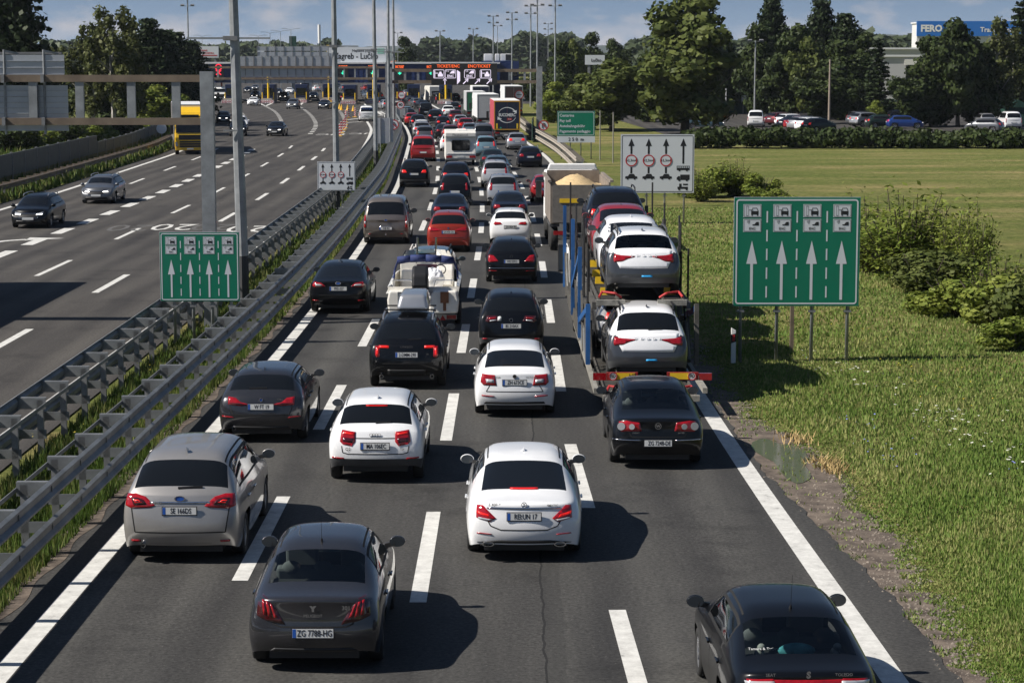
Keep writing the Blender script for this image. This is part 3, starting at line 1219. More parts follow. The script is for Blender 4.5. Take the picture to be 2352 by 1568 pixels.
 for e in (0, 10):
  rows = [[("s", -1, e, k)] + [("e", e, k, c) for c in range(3)] + [("s", 1, e, k)] for k in range(5)] + [row_t(e)]
  for k in range(5):
   for c in range(4):
    F([rows[k][c], rows[k][c + 1], rows[k + 1][c + 1], rows[k + 1][c]], 4 if (k == 0 and p["clad"]) else 0)
 bmesh.ops.recalc_face_normals(bm, faces=bm.faces)
 me = bpy.data.meshes.new("cage")
 bm.to_mesh(me)
 bm.free()
 for _ in range(5):
  me.materials.append(M_TRIM)
 ob = bpy.data.objects.new("cage", me)
 COL.objects.link(ob)
 md = ob.modifiers.new("s", "SUBSURF")
 md.levels = 2
 md.render_levels = 2
 dg = bpy.context.evaluated_depsgraph_get()
 m2 = bpy.data.meshes.new_from_object(ob.evaluated_get(dg))
 bpy.data.objects.remove(ob)
 bpy.data.meshes.remove(me)
 bm = bmesh.new()
 bm.from_mesh(m2)
 bpy.data.meshes.remove(m2)
 # back to the wanted outside size
 xs = max(abs(v.co.x) for v in bm.verts)
 y0, y1 = min(v.co.y for v in bm.verts), max(v.co.y for v in bm.verts)
 zt = max(v.co.z for v in bm.verts)
 for v in bm.verts:
  v.co.x *= hw / xs
  v.co.y = (v.co.y - y0) / (y1 - y0) * L - L / 2
  v.co.z = v.co.z * (1 + (H / zt - 1) * max(0, (v.co.z - 0.5) / (zt - 0.5)))
 for tg, th in ((1, p.get("rin", 0.022)), (2, 0.05), (3, 0.045)):
  fs = [f for f in bm.faces if f.material_index == tg]
  if fs:
   r = bmesh.ops.inset_region(bm, faces=fs, thickness=th, depth=0.0, use_boundary=True, use_even_offset=True)
   for f in r["faces"]:
    f.material_index = 5 if (tg == 3 or p.get("black_surround")) else 0
    f.smooth = True
 bm.normal_update()
 bvh = BVHTree.FromBMesh(bm)
 out = {}
 names = {0: "body", 1: "rear_window", 2: "windshield", 4: "bumper_cladding"}
 def extract(sel, nm):
  b2 = bmesh.new()
  vm = {}
  for f in bm.faces:
   if not sel(f):
    continue
   vs = []
   for v in f.verts:
    if v.index not in vm:
     vm[v.index] = b2.verts.new(v.co)
    vs.append(vm[v.index])
   try:
    nf = b2.faces.new(vs)
    nf.smooth = True
   except ValueError:
    pass
  if not b2.faces:
   b2.free()
   return None
  mm = bpy.data.meshes.new(nm)
  b2.to_mesh(mm)
  b2.free()
  return mm
 bm.verts.index_update()
 for tg, nm in names.items():
  mm = extract(lambda f: f.material_index == tg, nm)
  if mm:
   out[nm] = [mm]
 out["side_window"] = [extract(lambda f: f.material_index == 3 and f.calc_center_median().x < 0, "side_window"),
        extract(lambda f: f.material_index == 3 and f.calc_center_median().x > 0, "side_window")]
 out["window_surround"] = [extract(lambda f: f.material_index == 5 and f.calc_center_median().x < 0, "window_surround"),
         extract(lambda f: f.material_index == 5 and f.calc_center_median().x > 0, "window_surround")]
 bm.free()
 return out, bvh, p


def drape(bvh, poly, side="rear", off=0.008, slant=0.0, step=0.07, skirt=0.02):
 """cut poly (outline seen from the side named) as a thin patch lying on the shell; returns a mesh"""
 bm = bmesh.new()
 vs = [bm.verts.new((a, 0, b)) for a, b in poly]
 bm.faces.new(vs)
 for ax in (0, 2):
  lo = min(q[0 if ax == 0 else 1] for q in poly)
  hi = max(q[0 if ax == 0 else 1] for q in poly)
  n = int((hi - lo) / step)
  for i in range(1, n + 1):
   c = lo + (hi - lo) * i / (n + 1)
   co, no = [0, 0, 0], [0, 0, 0]
   co[ax] = c
   no[ax] = 1
   bmesh.ops.bisect_plane(bm, geom=bm.verts[:] + bm.edges[:] + bm.faces[:], plane_co=co, plane_no=no)
 bmesh.ops.triangulate(bm, faces=[f for f in bm.faces if len(f.verts) > 4])
 bm.normal_update()
 ok = True
 for v in bm.verts:
  a, b = v.co.x, v.co.z
  if side == "rear":
   d = Vector((-slant, 1, 0)).normalized()
   y0 = -2.6
   o = Vector((a, y0, b)) - d * 3.0
  elif side == "front":
   d = Vector((-slant, -1, 0)).normalized()
   o = Vector((a, 2.6, b)) - d * 3.0
  elif side == "right":
   d = Vector((-1, 0, 0))
   o = Vector((4, a, b))
  elif side == "left":
   d = Vector((1, 0, 0))
   o = Vector((-4, a, b))
  elif side == "top":
   d = Vector((0, 0, -1))
   o = Vector((a, b, 5))
  h = bvh.ray_cast(o, d)
  if h[0] is None:
   n = bvh.find_nearest(o + d * 3.2)
   h = n
  nn = h[1] if h[1].dot(d) < 0 else -h[1]
  v.co = h[0] + (nn * 0.6 - d * 0.4).normalized() * off
 for f in bm.faces:
  f.smooth = True
 if skirt > 0:
  be = [e for e in bm.edges if e.is_boundary]
  r = bmesh.ops.extrude_edge_only(bm, edges=be)
  dv = {"rear": (0, 1, 0), "front": (0, -1, 0), "right": (-1, 0, 0), "left": (1, 0, 0), "top": (0, 0, -1)}[side]
  for v in [x for x in r["geom"] if isinstance(x, bmesh.types.BMVert)]:
   v.co += Vector(dv) * skirt
 bmesh.ops.recalc_face_normals(bm, faces=bm.faces)
 me = bpy.data.meshes.new("patch")
 bm.to_mesh(me)
 bm.free()
 return me


def strip_poly(pts, w):
 """outline of a thin band along pts"""
 a, b = [], []
 for i, q in enumerate(pts):
  p0, p1 = pts[max(0, i - 1)], pts[min(len(pts) - 1, i + 1)]
  d = Vector((p1[0] - p0[0], p1[1] - p0[1])).normalized()
  n = Vector((-d.y, d.x)) * w / 2
  a.append((q[0] + n.x, q[1] + n.y))
  b.append((q[0] - n.x, q[1] - n.y))
 return a + b[::-1]


def mirror_poly(poly):
 return [(-a, b) for a, b in reversed(poly)]


def rear_y(bvh, x, z, default=-2.0):
 h = bvh.ray_cast(Vector((x, -6, z)), Vector((0, 1, 0)))
 return h[0].y if h[0] else default


def add_patch(bvh, root, name, poly, m, side="rear", both=False, **kw):
 res = []
 for s in ((1, -1) if both else (1,)):
  q = poly if s == 1 else mirror_poly(poly)
  k = dict(kw)
  if s == -1 and "slant" in k:
   k["slant"] = -k["slant"]
  me = drape(bvh, q, side, **k)
  me.materials.append(m)
  res.append(obj(name, me, root))
 return res


def plate(root, bvh, s, x=0.0, z=0.8, w=0.52, h=0.115, front=False, blue=True, tilt=0.0, detail=True, L=4.4):
 if front:
  hh = bvh.ray_cast(Vector((x, 6, z)), Vector((0, -1, 0)))
  y = (hh[0].y if hh[0] else L / 2) + 0.012
 else:
  y = rear_y(bvh, x, z, -L / 2) - 0.016
 d = 1 if front else -1
 mb = MB()
 mb.box(-w / 2 - 0.012, w / 2 + 0.012, -0.006, 0.01, -h / 2 - 0.016, h / 2 + 0.012)
 o = mb.build("plate_holder", M_PLATEK, root, loc=(x, y, z))
 o.rotation_euler = (tilt, 0, math.pi if front else 0)
 pl = MB().box(-w / 2, w / 2, -0.011, -0.0065, -h / 2, h / 2).build("license_plate", M_PLATE, o)
 if blue:
  MB().box(-w / 2 + 0.002, -w / 2 + 0.045, -0.0125, -0.0105, -h / 2 + 0.002, h / 2 - 0.002).build("country_band", M_PLATEB, o)
 if s and detail:
  text(s, h * 1.02, M_PLATEK, o, (0.022, -0.0135, -0.002), sx=0.70, bold=0.0022, name="plate_lettering")
 return o


def mirrors(root, p, body_m, y=None, z=None, cap=None, size=1.0):
 L = p["L"]
 y = (p["yc"] - L / 2 - 0.18) if y is None else y
 z = p["belt"] + 0.10 if z is None else z
 for s in (-1, 1):
  xb = s * (p["W"] / 2 - 0.08)
  mb = MB()
  mb.m = 1
  mb.bar((xb - s * 0.10, y + 0.03, z - 0.09), (s * (p["W"] / 2 + 0.0), y, z - 0.05), 0.09, 0.06)
  mb.m = 0
  c = (s * (p["W"] / 2 + 0.03), y, z - 0.02)
  mb.ball(c, 0.115 * size, 0.085 * size, 0.080 * size, 16, 8)
  for i, q in enumerate(mb.v):
   if q[1] < y - 0.03 * size and i >= 8:
    mb.v[i] = (q[0], y - 0.03 * size, q[2])
  o = mb.build("door_mirror", [cap or body_m, M_BLACK], root, smooth=False)
  for poly in o.data.polygons:
   poly.use_smooth = abs(poly.normal.y) < 0.95
  g = MB().tube((c[0], y - 0.042 * size, z - 0.02), (c[0], y - 0.028 * size, z - 0.02), 0.078 * size, 0.078 * size, 16)
  for i, q in enumerate(g.v):
   g.v[i] = (c[0] + (q[0] - c[0]) * 1.36, q[1], z - 0.02 + (q[2] - z + 0.02) * 0.95)
  g.build("mirror_glass", M_MIRR, o)


def wheels(root, p):
 L = p["L"]
 ty, rm, hub = wheel_meshes(p["wr"])
 for y in (p["aR"] - L / 2, p["aR"] + p["wb"] - L / 2):
  for s in (-1, 1):
   o = obj("wheel", ty, root)
   o.location = (s * (p["W"] / 2 - 0.125), y, p["wr"])
   if s < 0:
    o.rotation_euler = (0, 0, math.pi)
   obj("rim", rm, o)
   obj("brake_drum", hub, o)


def underbody(root, p):
 L, W = p["L"], p["W"]
 mb = MB()
 mb.box(-W / 2 + 0.30, W / 2 - 0.30, -L / 2 + 0.16, L / 2 - 0.2, p["clr"] - 0.01, 0.55)
 for y in (p["aR"] - L / 2, p["aR"] + p["wb"] - L / 2):
  mb.box(-W / 2 + 0.05, W / 2 - 0.05, y - p["wr"] - 0.04, y + p["wr"] + 0.04, p["wr"] * 2.02, p["wr"] * 2.05)
 a = p["aR"] - L / 2 + p["wr"] + 0.08
 b = a + p["wb"] - 2 * p["wr"] - 0.16
 mb.box(-W / 2 + 0.08, W / 2 - 0.08, a, b, p["clr"] + 0.02, 0.5)
 mb.build("underbody", M_BLACK, root)


def interior(root, p, bright=M_SEAT):
 L, W = p["L"], p["W"]
 mb = MB()
 ys = p["yr"] - L / 2
 mb.box(-W / 2 + 0.14, W / 2 - 0.14, -L / 2 + max(0.25, p["yb"] + 0.02), p["yc"] - L / 2 + 0.05, 0.5, 0.56)
 mb.box(-W / 2 + 0.22, W / 2 - 0.22, -L / 2 + p["yb"] + 0.04, ys + 0.28, p["belt"] - 0.08, p["belt"] - 0.05)
 mb.box(-W / 2 + 0.14, W / 2 - 0.14, p["yc"] - L / 2 - 0.5, p["yc"] - L / 2 - 0.1, 0.75, p["belt"] + 0.0)
 o = mb.build("cabin_floor", M_INT, root)
 for x, w in ((-0.42, 0.5), (0.42, 0.5)):
  MB().cbox((x * 0.9, ys + 1.35, 0.82), (w * 0.9, 0.14, 0.66), rx=0.15).build("front_seat", M_SEAT, o, bevel=0.04)
 MB().cbox((0, ys + 0.35, 0.78), (W - 0.5, 0.16, 0.56), rx=0.2).build("back_seat", M_SEAT, o, bevel=0.04)
 for x, yy, zz in ((-0.42, ys + 0.26, 0.10), (0, ys + 0.26, 0.10), (0.42, ys + 0.26, 0.10), (-0.38, ys + 1.28, 0.26), (0.38, ys + 1.28, 0.26)):
  MB().ball((x, yy, p["belt"] + zz), 0.13, 0.055, 0.10).build("headrest", bright, o, smooth=True)
 sw = MB()
 sw.disc((-0.38, p["yc"] - L / 2 - 0.62, p["belt"] + 0.02), 0.19, (0, -1, 0.5), 0.025, 20, 0.165)
 sw.build("steering_wheel", M_INT, o)
 return o


def fin_antenna(root, p, m, y=0.25):
 H, L = p["H"], p["L"]
 mb = MB()
 y0 = p["yr"] - L / 2 + y
 mb.face([(-0.02, y0 + 0.16, H - 0.012), (0.0, y0 - 0.0, H + 0.055), (-0.018, y0 - 0.02, H - 0.012)])
 mb.face([(0.02, y0 + 0.16, H - 0.012), (0.0, y0 - 0.0, H + 0.055), (0.018, y0 - 0.02, H - 0.012)])
 mb.face([(-0.018, y0 - 0.02, H - 0.012), (0.0, y0, H + 0.055), (0.018, y0 - 0.02, H - 0.012)])
 mb.build("roof_antenna", m, root)


def rod_antenna(root, p, bvh, ln=0.42, y=0.12):
 yy = p["yr"] - p["L"] / 2 + y
 h = bvh.ray_cast(Vector((0, yy, 5)), Vector((0, 0, -1)))
 z = h[0].z if h[0] else p["H"]
 mb = MB()
 mb.tube((0, yy, z - 0.01), (0, yy - 0.02, z + 0.045), 0.022, 0.010)
 mb.tube((0, yy - 0.02, z + 0.04), (0, yy - 0.10, z + ln), 0.0035, 0.0025, 6)
 mb.build("roof_antenna", M_BLACK, root)


def roof_rails(root, p, m=M_TRIMD, x=None):
 L, H = p["L"], p["H"]
 x = p["gw"] * p["W"] / 2 * 0.90 if x is None else x
 for s in (-1, 1):
  mb = MB()
  ya, yb = p["yr"] - L / 2 + 0.15, p["yf"] - L / 2 - 0.05
  pts = [(s * x, ya, H - 0.075), (s * x, ya + 0.16, H + 0.015), (s * x, (ya + yb) / 2, H + 0.035), (s * x, yb - 0.16, H + 0.012), (s * x, yb, H - 0.075)]
  for a, b in zip(pts[:-1], pts[1:]):
   mb.bar(a, b, 0.035, 0.03)
  mb.build("roof_rail", m, root)


def wiper(root, bvh, x0, x1, z, off=0.02):
 y0, y1 = rear_y(bvh, x0, z), rear_y(bvh, x1, z + 0.01)
 MB().bar((x0, y0 - off, z), (x1, y1 - off, z + 0.01), 0.02, 0.03).build("rear_wiper", M_BLACK, root)


def side_details(root, p, bvh, handles=True, m=None):
 L = p["L"]
 yb_ = p["yr"] + (p["yf"] - p["yr"]) * 0.52 - L / 2
 yfr = p["aR"] + p["wb"] - p["wr"] - 0.16 - L / 2
 yre = p["aR"] + p["wr"] * 0.4 - L / 2
 for sd in ("left", "right"):
  res = []
  for y0 in (yb_, yfr):
   res.append(drape(bvh, strip_poly([(y0, p["clr"] + 0.12), (y0, p["belt"] - 0.02)], 0.012), sd, 0.002, skirt=0))
  res.append(drape(bvh, strip_poly([(yre + 0.16, p["wr"] * 2 + 0.12), (yre, p["belt"] - 0.02)], 0.012), sd, 0.002, skirt=0))
  for me in res:
   me.materials.append(M_GAP)
   obj("door_seam", me, root)
  if handles:
   s = -1 if sd == "left" else 1
   for y0 in (yb_ + 0.14, yre + 0.22):
    h = bvh.ray_cast(Vector((s * 4, y0, p["belt"] - 0.13)), Vector((-s, 0, 0)))
    if h[0]:
     MB().cbox((h[0].x + s * 0.018, y0, p["belt"] - 0.13), (0.03, 0.19, 0.032)).build("door_handle", m or M_TRIMD, root, bevel=0.008)


CARS = {}


def make_car(label, cat="car", name="car", body=M_TRIM, glass=M_GLASS_D, clad_m=M_TRIM, group=None, lamp=None, lamp_m=None, lamp_in=None, lamp_w=None,
    plate_txt=None, plate_z=0.78, plate_x=0.0, plate_w=0.52, plate_blue=True, plate_h=0.115, seams=(), dark=None, brake3=None, reflect=None, extra=None, cabin=False, rails=None, antenna="fin", wipe=None,
    side=True, front=False, slant=0.35, mirror_cap=None, mirror_size=1.0, **kw):
 """one car with its parts; the root Empty stands on the ground under the car's middle, car pointing to +y"""
 shell, bvh, p = car_shell(**kw)
 root = thing(name, label, cat, group=group)
 L = p["L"]
 tint = {"body": body, "bumper_cladding": clad_m, "window_surround": M_GAP}
 for nm, meshes in shell.items():
  for me in meshes:
   if me is None:
    continue
   me.materials.append(tint.get(nm, glass if not isinstance(glass, dict) else glass.get(nm, M_GLASS_D)))
   obj(nm, me, root)
 underbody(root, p)
 wheels(root, p)
 mirrors(root, p, body, cap=mirror_cap, size=mirror_size)
 if cabin:
  interior(root, p)
 if lamp:
  for o in add_patch(bvh, root, "tail_light", lamp, lamp_m or M_LAMP, both=True, slant=slant, off=0.010):
   pass
  if lamp_in:
   tl = [o for o in root.children if o.name.startswith("tail_light")]
   for q, mm in lamp_in:
    for o, s in zip(tl[:2], (1, -1)):
     me = drape(bvh, q if s == 1 else mirror_poly(q), "rear", 0.017, slant=slant * s)
     me.materials.append(mm)
     obj("lamp_segment", me, o)
 if dark:
  for q in dark:
   add_patch(bvh, root, "lower_bumper", q, M_TRIMD, off=0.006)
 if reflect:
  add_patch(bvh, root, "reflector", reflect, M_LAMP, both=True, off=0.009)
 for q in seams:
  add_patch(bvh, root, "boot_seam", strip_poly(q, 0.018), M_GAP, off=0.003, skirt=0.0)
 if brake3:
  add_patch(bvh, root, "high_brake_light", brake3, M_BRAKE, off=0.012)
 if plate_txt is not None:
  plate(root, bvh, plate_txt, x=plate_x, z=plate_z, w=plate_w, h=plate_h, blue=plate_blue, L=L)
 if rails:
  roof_rails(root, p, rails)
 if antenna == "fin":
  fin_antenna(root, p, body if body not in (None,) else M_BLACK)
 elif antenna == "rod":
  rod_antenna(root, p, bvh)
 if wipe:
  wiper(root, bvh, *wipe)
 if side and p["gw"] < 0.8:
  x = p["gw"] * p["W"] / 2 * 0.90
  add_patch(bvh, root, "roof_seam", strip_poly([(x, p["yr"] - L / 2 + 0.12), (x, p["yf"] - L / 2 - 0.05)], 0.022), M_GAP, "top", both=True, off=0.003, skirt=0.0)
 if side:
  side_details(root, p, bvh, m=body)
 if front:
  car_front(root, bvh, p, body, plate_txt=front if isinstance(front, str) else "")
 if extra:
  extra(root, bvh, p)
 root["L"] = L
 root["aR"] = p["aR"]
 return root


def car_front(root, bvh, p, body, plate_txt=""):
 hw = p["W"] / 2
 zl = p["nose"] - 0.05
 add_patch(bvh, root, "headlight", [(0.50 * hw, zl - 0.05), (0.93 * hw, zl - 0.02), (1.0 * hw, zl + 0.10), (0.62 * hw, zl + 0.03)], M_HEAD, "front", both=True, slant=0.4, off=0.01)
 hl = [o for o in root.children if o.name.startswith("headlight")]
 for o, s in zip(hl, (1, -1)):
  q = [(0.58 * hw, zl - 0.045), (0.90 * hw, zl - 0.03), (0.90 * hw, zl + 0.01), (0.60 * hw, zl + 0.0)]
  me = drape(bvh, q if s == 1 else mirror_poly(q), "front", 0.018, slant=0.4 * s)
  me.materials.append(M_HEADON)
  obj("lit_beam", me, o)
 add_patch(bvh, root, "radiator_grille", [(-0.45 * hw, zl - 0.17), (0.45 * hw, zl - 0.17), (0.50 * hw, zl + 0.01), (-0.50 * hw, zl + 0.01)], M_BLACK, "front", off=0.008)
 add_patch(bvh, root, "grille_trim", strip_poly([(-0.46 * hw, zl - 0.18), (0.46 * hw, zl - 0.18), (0.52 * hw, zl + 0.02), (-0.52 * hw, zl + 0.02), (-0.46 * hw, zl - 0.18)], 0.018), M_CHROME, "front", off=0.014)
 add_patch(bvh, root, "lower_intake", [(-0.70 * hw, 0.26), (0.70 * hw, 0.26), (0.60 * hw, 0.38), (-0.60 * hw, 0.38)], M_BLACK, "front", off=0.008)
 plate(root, bvh, plate_txt, z=zl - 0.20, front=True, blue=False, L=p["L"])


def place(root, u, v, lane_dir=None, rear=True, heading=None, z=0.0):
 """stand a car so that the middle of its rear (or front) bumper's ground line is at (u, v)"""
 q = G(u, v, z)
 y = q.y
 if heading is None:
  e = 4.0
  heading = math.atan2(sx(y + e) - sx(y - e), 2 * e) if y < 317 else -0.28
 L = root["L"]
 d = Vector((math.sin(heading), math.cos(heading)))
 k = L / 2 - (root["aR"] * 1.0 if rear else 0.75)     # the ground line seen is that of the nearer tyres
 c = Vector((q.x, q.y)) + d * (k if rear else -k)
 root.location = (c.x, c.y, z)
 root.rotation_euler = (0, 0, -heading)
 return root


def recolour(root, paint_m, names=("body",)):
 for o in walk(root):
  if o.type == "MESH" and o.name.split(".")[0] in names:
   for s in o.material_slots:
    s.link = "OBJECT"
    s.material = paint_m
# ---- paints
P_WHITE = paint("white", (0.78, 0.79, 0.80))
P_BLACK = paint("black", (0.003, 0.0034, 0.0045))
P_NAVY = paint("blue_black", (0.005, 0.007, 0.014))
P_DGREY = paint("dark_grey", (0.045, 0.045, 0.050), 0.6, 0.25)
P_GREY = paint("mid_grey", (0.12, 0.125, 0.135), 0.5, 0.33)
P_SILVER = paint("silver", (0.42, 0.43, 0.45), 0.6, 0.32)
P_LUNAR = paint("warm_silver", (0.36, 0.345, 0.33), 0.55, 0.35)
P_RED = paint("red", (0.33, 0.012, 0.014), 0.2)
P_DRED = paint("dark_red", (0.10, 0.012, 0.016), 0.3)
P_ORED = paint("orange_red", (0.36, 0.030, 0.012), 0.45)
P_BRONZE = paint("bronze_grey", (0.20, 0.175, 0.155), 0.55, 0.36)
P_BLUEG = paint("blue_grey", (0.10, 0.17, 0.21), 0.4)
P_TEAL = paint("pale_blue", (0.20, 0.32, 0.38), 0.4)
P_BLUE = paint("blue", (0.015, 0.05, 0.22), 0.3)
P_GREEN = paint("dark_green", (0.012, 0.028, 0.022), 0.2)
P_BEIGE = paint("beige", (0.45, 0.43, 0.38), 0.3)


def badge_text(s, size, x, z, off=0.014, m=M_CHROME, bold=0.001, sx=1.0):
 def f(root, bvh, p):
  text(s, size, m, root, (x, rear_y(bvh, x, z) - off, z), name="badge_lettering", bold=bold, sx=sx)
 return f


def badge_ring(x, z, r, m=M_CHROME, fill=None, sx=1.0, w=0.2):
 def f(root, bvh, p):
  y = rear_y(bvh, x, z) - 0.012
  mb = MB().disc((x, y, z), r, (0, -1, 0), 0.008, 20, r * (1 - w))
  for i, q in enumerate(mb.v):
   mb.v[i] = (x + (q[0] - x) * sx, q[1], q[2])
  o = mb.build("maker_badge", m, root)
  if fill:
   k = MB().disc((x, y + 0.002, z), r * 0.95, (0, -1, 0), 0.005, 20)
   for i, q in enumerate(k.v):
    k.v[i] = (x + (q[0] - x) * sx, q[1], q[2])
   k.build("badge_face", fill, o)
 return f


def exhausts(*spots, r=0.04, sx=1.0):
 def f(root, bvh, p):
  for x, z in spots:
   y = -p["L"] / 2 + 0.06
   mb = MB().disc((x, y + 0.05, z), r, (0, -1, 0), 0.06, 16, r * 0.8)
   for i, q in enumerate(mb.v):
    mb.v[i] = (x + (q[0] - x) * sx, q[1], q[2])
   mb.build("exhaust_pipe", M_CHROME, root)
 return f


def multi(*fs):
 def f(root, bvh, p):
  for g_ in fs:
   g_(root, bvh, p)
 return f


def chrome_strip(poly, m=M_CHROME, nm="chrome_strip", side="rear", both=False, off=0.011):
 def f(root, bvh, p):
  add_patch(bvh, root, nm, poly, m, side, both=both, off=off)
 return f


def circles_lamp(spots, r):
 def f(root, bvh, p):
  tl = [o for o in root.children if o.name.startswith("tail_light")]
  for o, s in zip(tl[:2], (1, -1)):
   for (x, z, rr) in spots:
    y = rear_y(bvh, s * x, z) - 0.030
    MB().disc((s * x, y, z), rr, (s * 0.15, -1, 0), 0.012, 18).build("round_lamp", M_LAMPW, o)
 return f


NEAR = {}
# --- dark grey saloon, nearest in its lane
NEAR["saloon_301"] = place(make_car("dark grey saloon with a long roof aerial and red claw-shaped tail lights", L=4.44, W=1.75, H=1.47,
 body=P_DGREY, glass={"rear_window": M_GLASS_C, "windshield": M_GLASS_C, "side_window": M_GLASS_C}, cabin=True, zdeck=1.035, zwb=1.05, yb=0.62, yr=1.30, yf=2.80, yc=3.45, belt=0.94, gw=0.70, wbw=0.78,
 rake=(0.07, 0.0, 0.04, 0.06, 0.05, 0.04), lamp=[(0.50, 0.66), (0.74, 0.70), (0.90, 0.76), (0.90, 0.99), (0.76, 0.98), (0.66, 0.90)], lamp_m=M_LAMPD,
 lamp_in=[([(0.60, 0.74), (0.65, 0.75), (0.71, 0.93), (0.68, 0.91)], M_LAMP), ([(0.68, 0.75), (0.73, 0.76), (0.77, 0.95), (0.73, 0.94)], M_LAMP), ([(0.76, 0.77), (0.80, 0.78), (0.83, 0.96), (0.79, 0.955)], M_LAMP)],
 plate_txt="ZG 7788-HG", plate_z=0.56, seams=[[(-0.50, 0.66), (-0.42, 0.63), (0.42, 0.63), (0.50, 0.66)], [(-0.50, 0.66), (-0.66, 0.97)], [(0.50, 0.66), (0.66, 0.97)]],
 dark=[[(-0.62, 0.27), (0.62, 0.27), (0.5, 0.35), (-0.5, 0.35)]], antenna="rod", roofdrop=0.05,
 extra=multi(badge_text("PEUGEOT", 0.055, 0, 0.775), badge_text("301", 0.075, 0.42, 0.87), badge_text("Y", 0.085, 0, 0.865, bold=0.010))), 733, 1511)
# --- silver people carrier
NEAR["mpv_smax"] = place(make_car("silver grey people carrier nearest the camera, beside the guardrail", L=4.77, W=1.88, H=1.66,
 body=P_LUNAR, zdeck=1.10, zwb=1.14, yb=0.16, yr=0.62, yf=3.05, yc=3.95, belt=1.0, hood=1.0, nose=0.78, gw=0.74, wbw=0.88, wb=2.85, aR=0.92, wr=0.335, 
 rake=(0.10, 0.0, 0.02, 0.06, 0.10, 0.13), lamp=[(0.48, 0.93), (0.56, 0.90), (0.86, 0.88), (0.99, 0.92), (1.0, 1.09), (0.84, 1.10), (0.66, 1.06)],
 lamp_in=[([(0.62, 0.945), (0.84, 0.93), (0.90, 1.04), (0.80, 1.045), (0.68, 1.01)], M_LAMPD), ([(0.70, 0.975), (0.82, 0.965), (0.86, 1.01), (0.78, 1.015)], M_BRAKE)],
 plate_txt="SE 166DS", plate_z=0.86, seams=[[(-0.70, 0.52), (0.70, 0.52)], [(-0.70, 0.52), (-0.76, 0.90)], [(0.70, 0.52), (0.76, 0.90)]], reflect=[(0.62, 0.36), (0.76, 0.36), (0.77, 0.395), (0.61, 0.395)],
 dark=[[(-0.60, 0.25), (0.60, 0.25), (0.48, 0.335), (-0.48, 0.335)]], wipe=(-0.04, 0.34, 1.19), antenna="fin",
 extra=multi(badge_ring(0, 1.04, 0.045, fill=M_PLATEB, sx=1.9), chrome_strip([(-0.47, 0.965), (0.47, 0.965), (0.47, 0.99), (-0.47, 0.99)]), badge_text("S-MAX", 0.06, -0.36, 0.977, off=0.03), exhausts((-0.58, 0.31)))), 434, 1268)
# --- white small SUV
NEAR["suv_q2"] = place(make_car("white compact SUV with grey plastic lower bumper and a four-ring badge", L=4.19, W=1.79, H=1.51,
 body=P_WHITE, clad=True, clad_m=M_TRIM, zdeck=1.02, zwb=1.06, yb=0.20, yr=0.60, yf=2.60, yc=3.25, belt=0.98, gw=0.71, wbw=0.84, wb=2.6, aR=0.78, wr=0.335, clr=0.24,
 rake=(0.08, 0.0, 0.0, 0.05, 0.09, 0.12), lamp=[(0.56, 0.80), (0.62, 0.72), (0.80, 0.75), (0.86, 0.80), (0.86, 1.0), (0.58, 0.97)],
 lamp_in=[([(0.61, 0.91), (0.82, 0.94), (0.82, 0.97), (0.61, 0.945)], M_BRAKE), ([(0.62, 0.78), (0.80, 0.80), (0.82, 0.87), (0.60, 0.86)], M_LAMPD)],
 plate_txt="MA 106EC", plate_z=0.725, seams=[[(-0.60, 0.60), (-0.5, 0.575), (0.5, 0.575), (0.60, 0.60)], [(-0.60, 0.60), (-0.62, 0.72)], [(0.60, 0.60), (0.62, 0.72)], [(-0.56, 0.86), (0.56, 0.86)]],
 reflect=[(0.56, 0.475), (0.80, 0.485), (0.80, 0.515), (0.58, 0.505)], brake3=[(-0.20, 1.375), (0.20, 1.375), (0.20, 1.387), (-0.20, 1.387)], wipe=(0.0, 0.28, 1.125),
 dark=[[(-0.55, 0.27), (0.55, 0.27), (0.5, 0.36), (-0.5, 0.36)]],
 extra=multi(badge_ring(-0.073, 0.92, 0.034), badge_ring(-0.024, 0.92, 0.034), badge_ring(0.024, 0.92, 0.034), badge_ring(0.073, 0.92, 0.034), badge_text("Q2", 0.075, -0.50, 0.665, m=M_GAP), badge_text("TDI", 0.05, 0.5, 0.665)),
 mirror_cap=P_WHITE), 868, 1095)
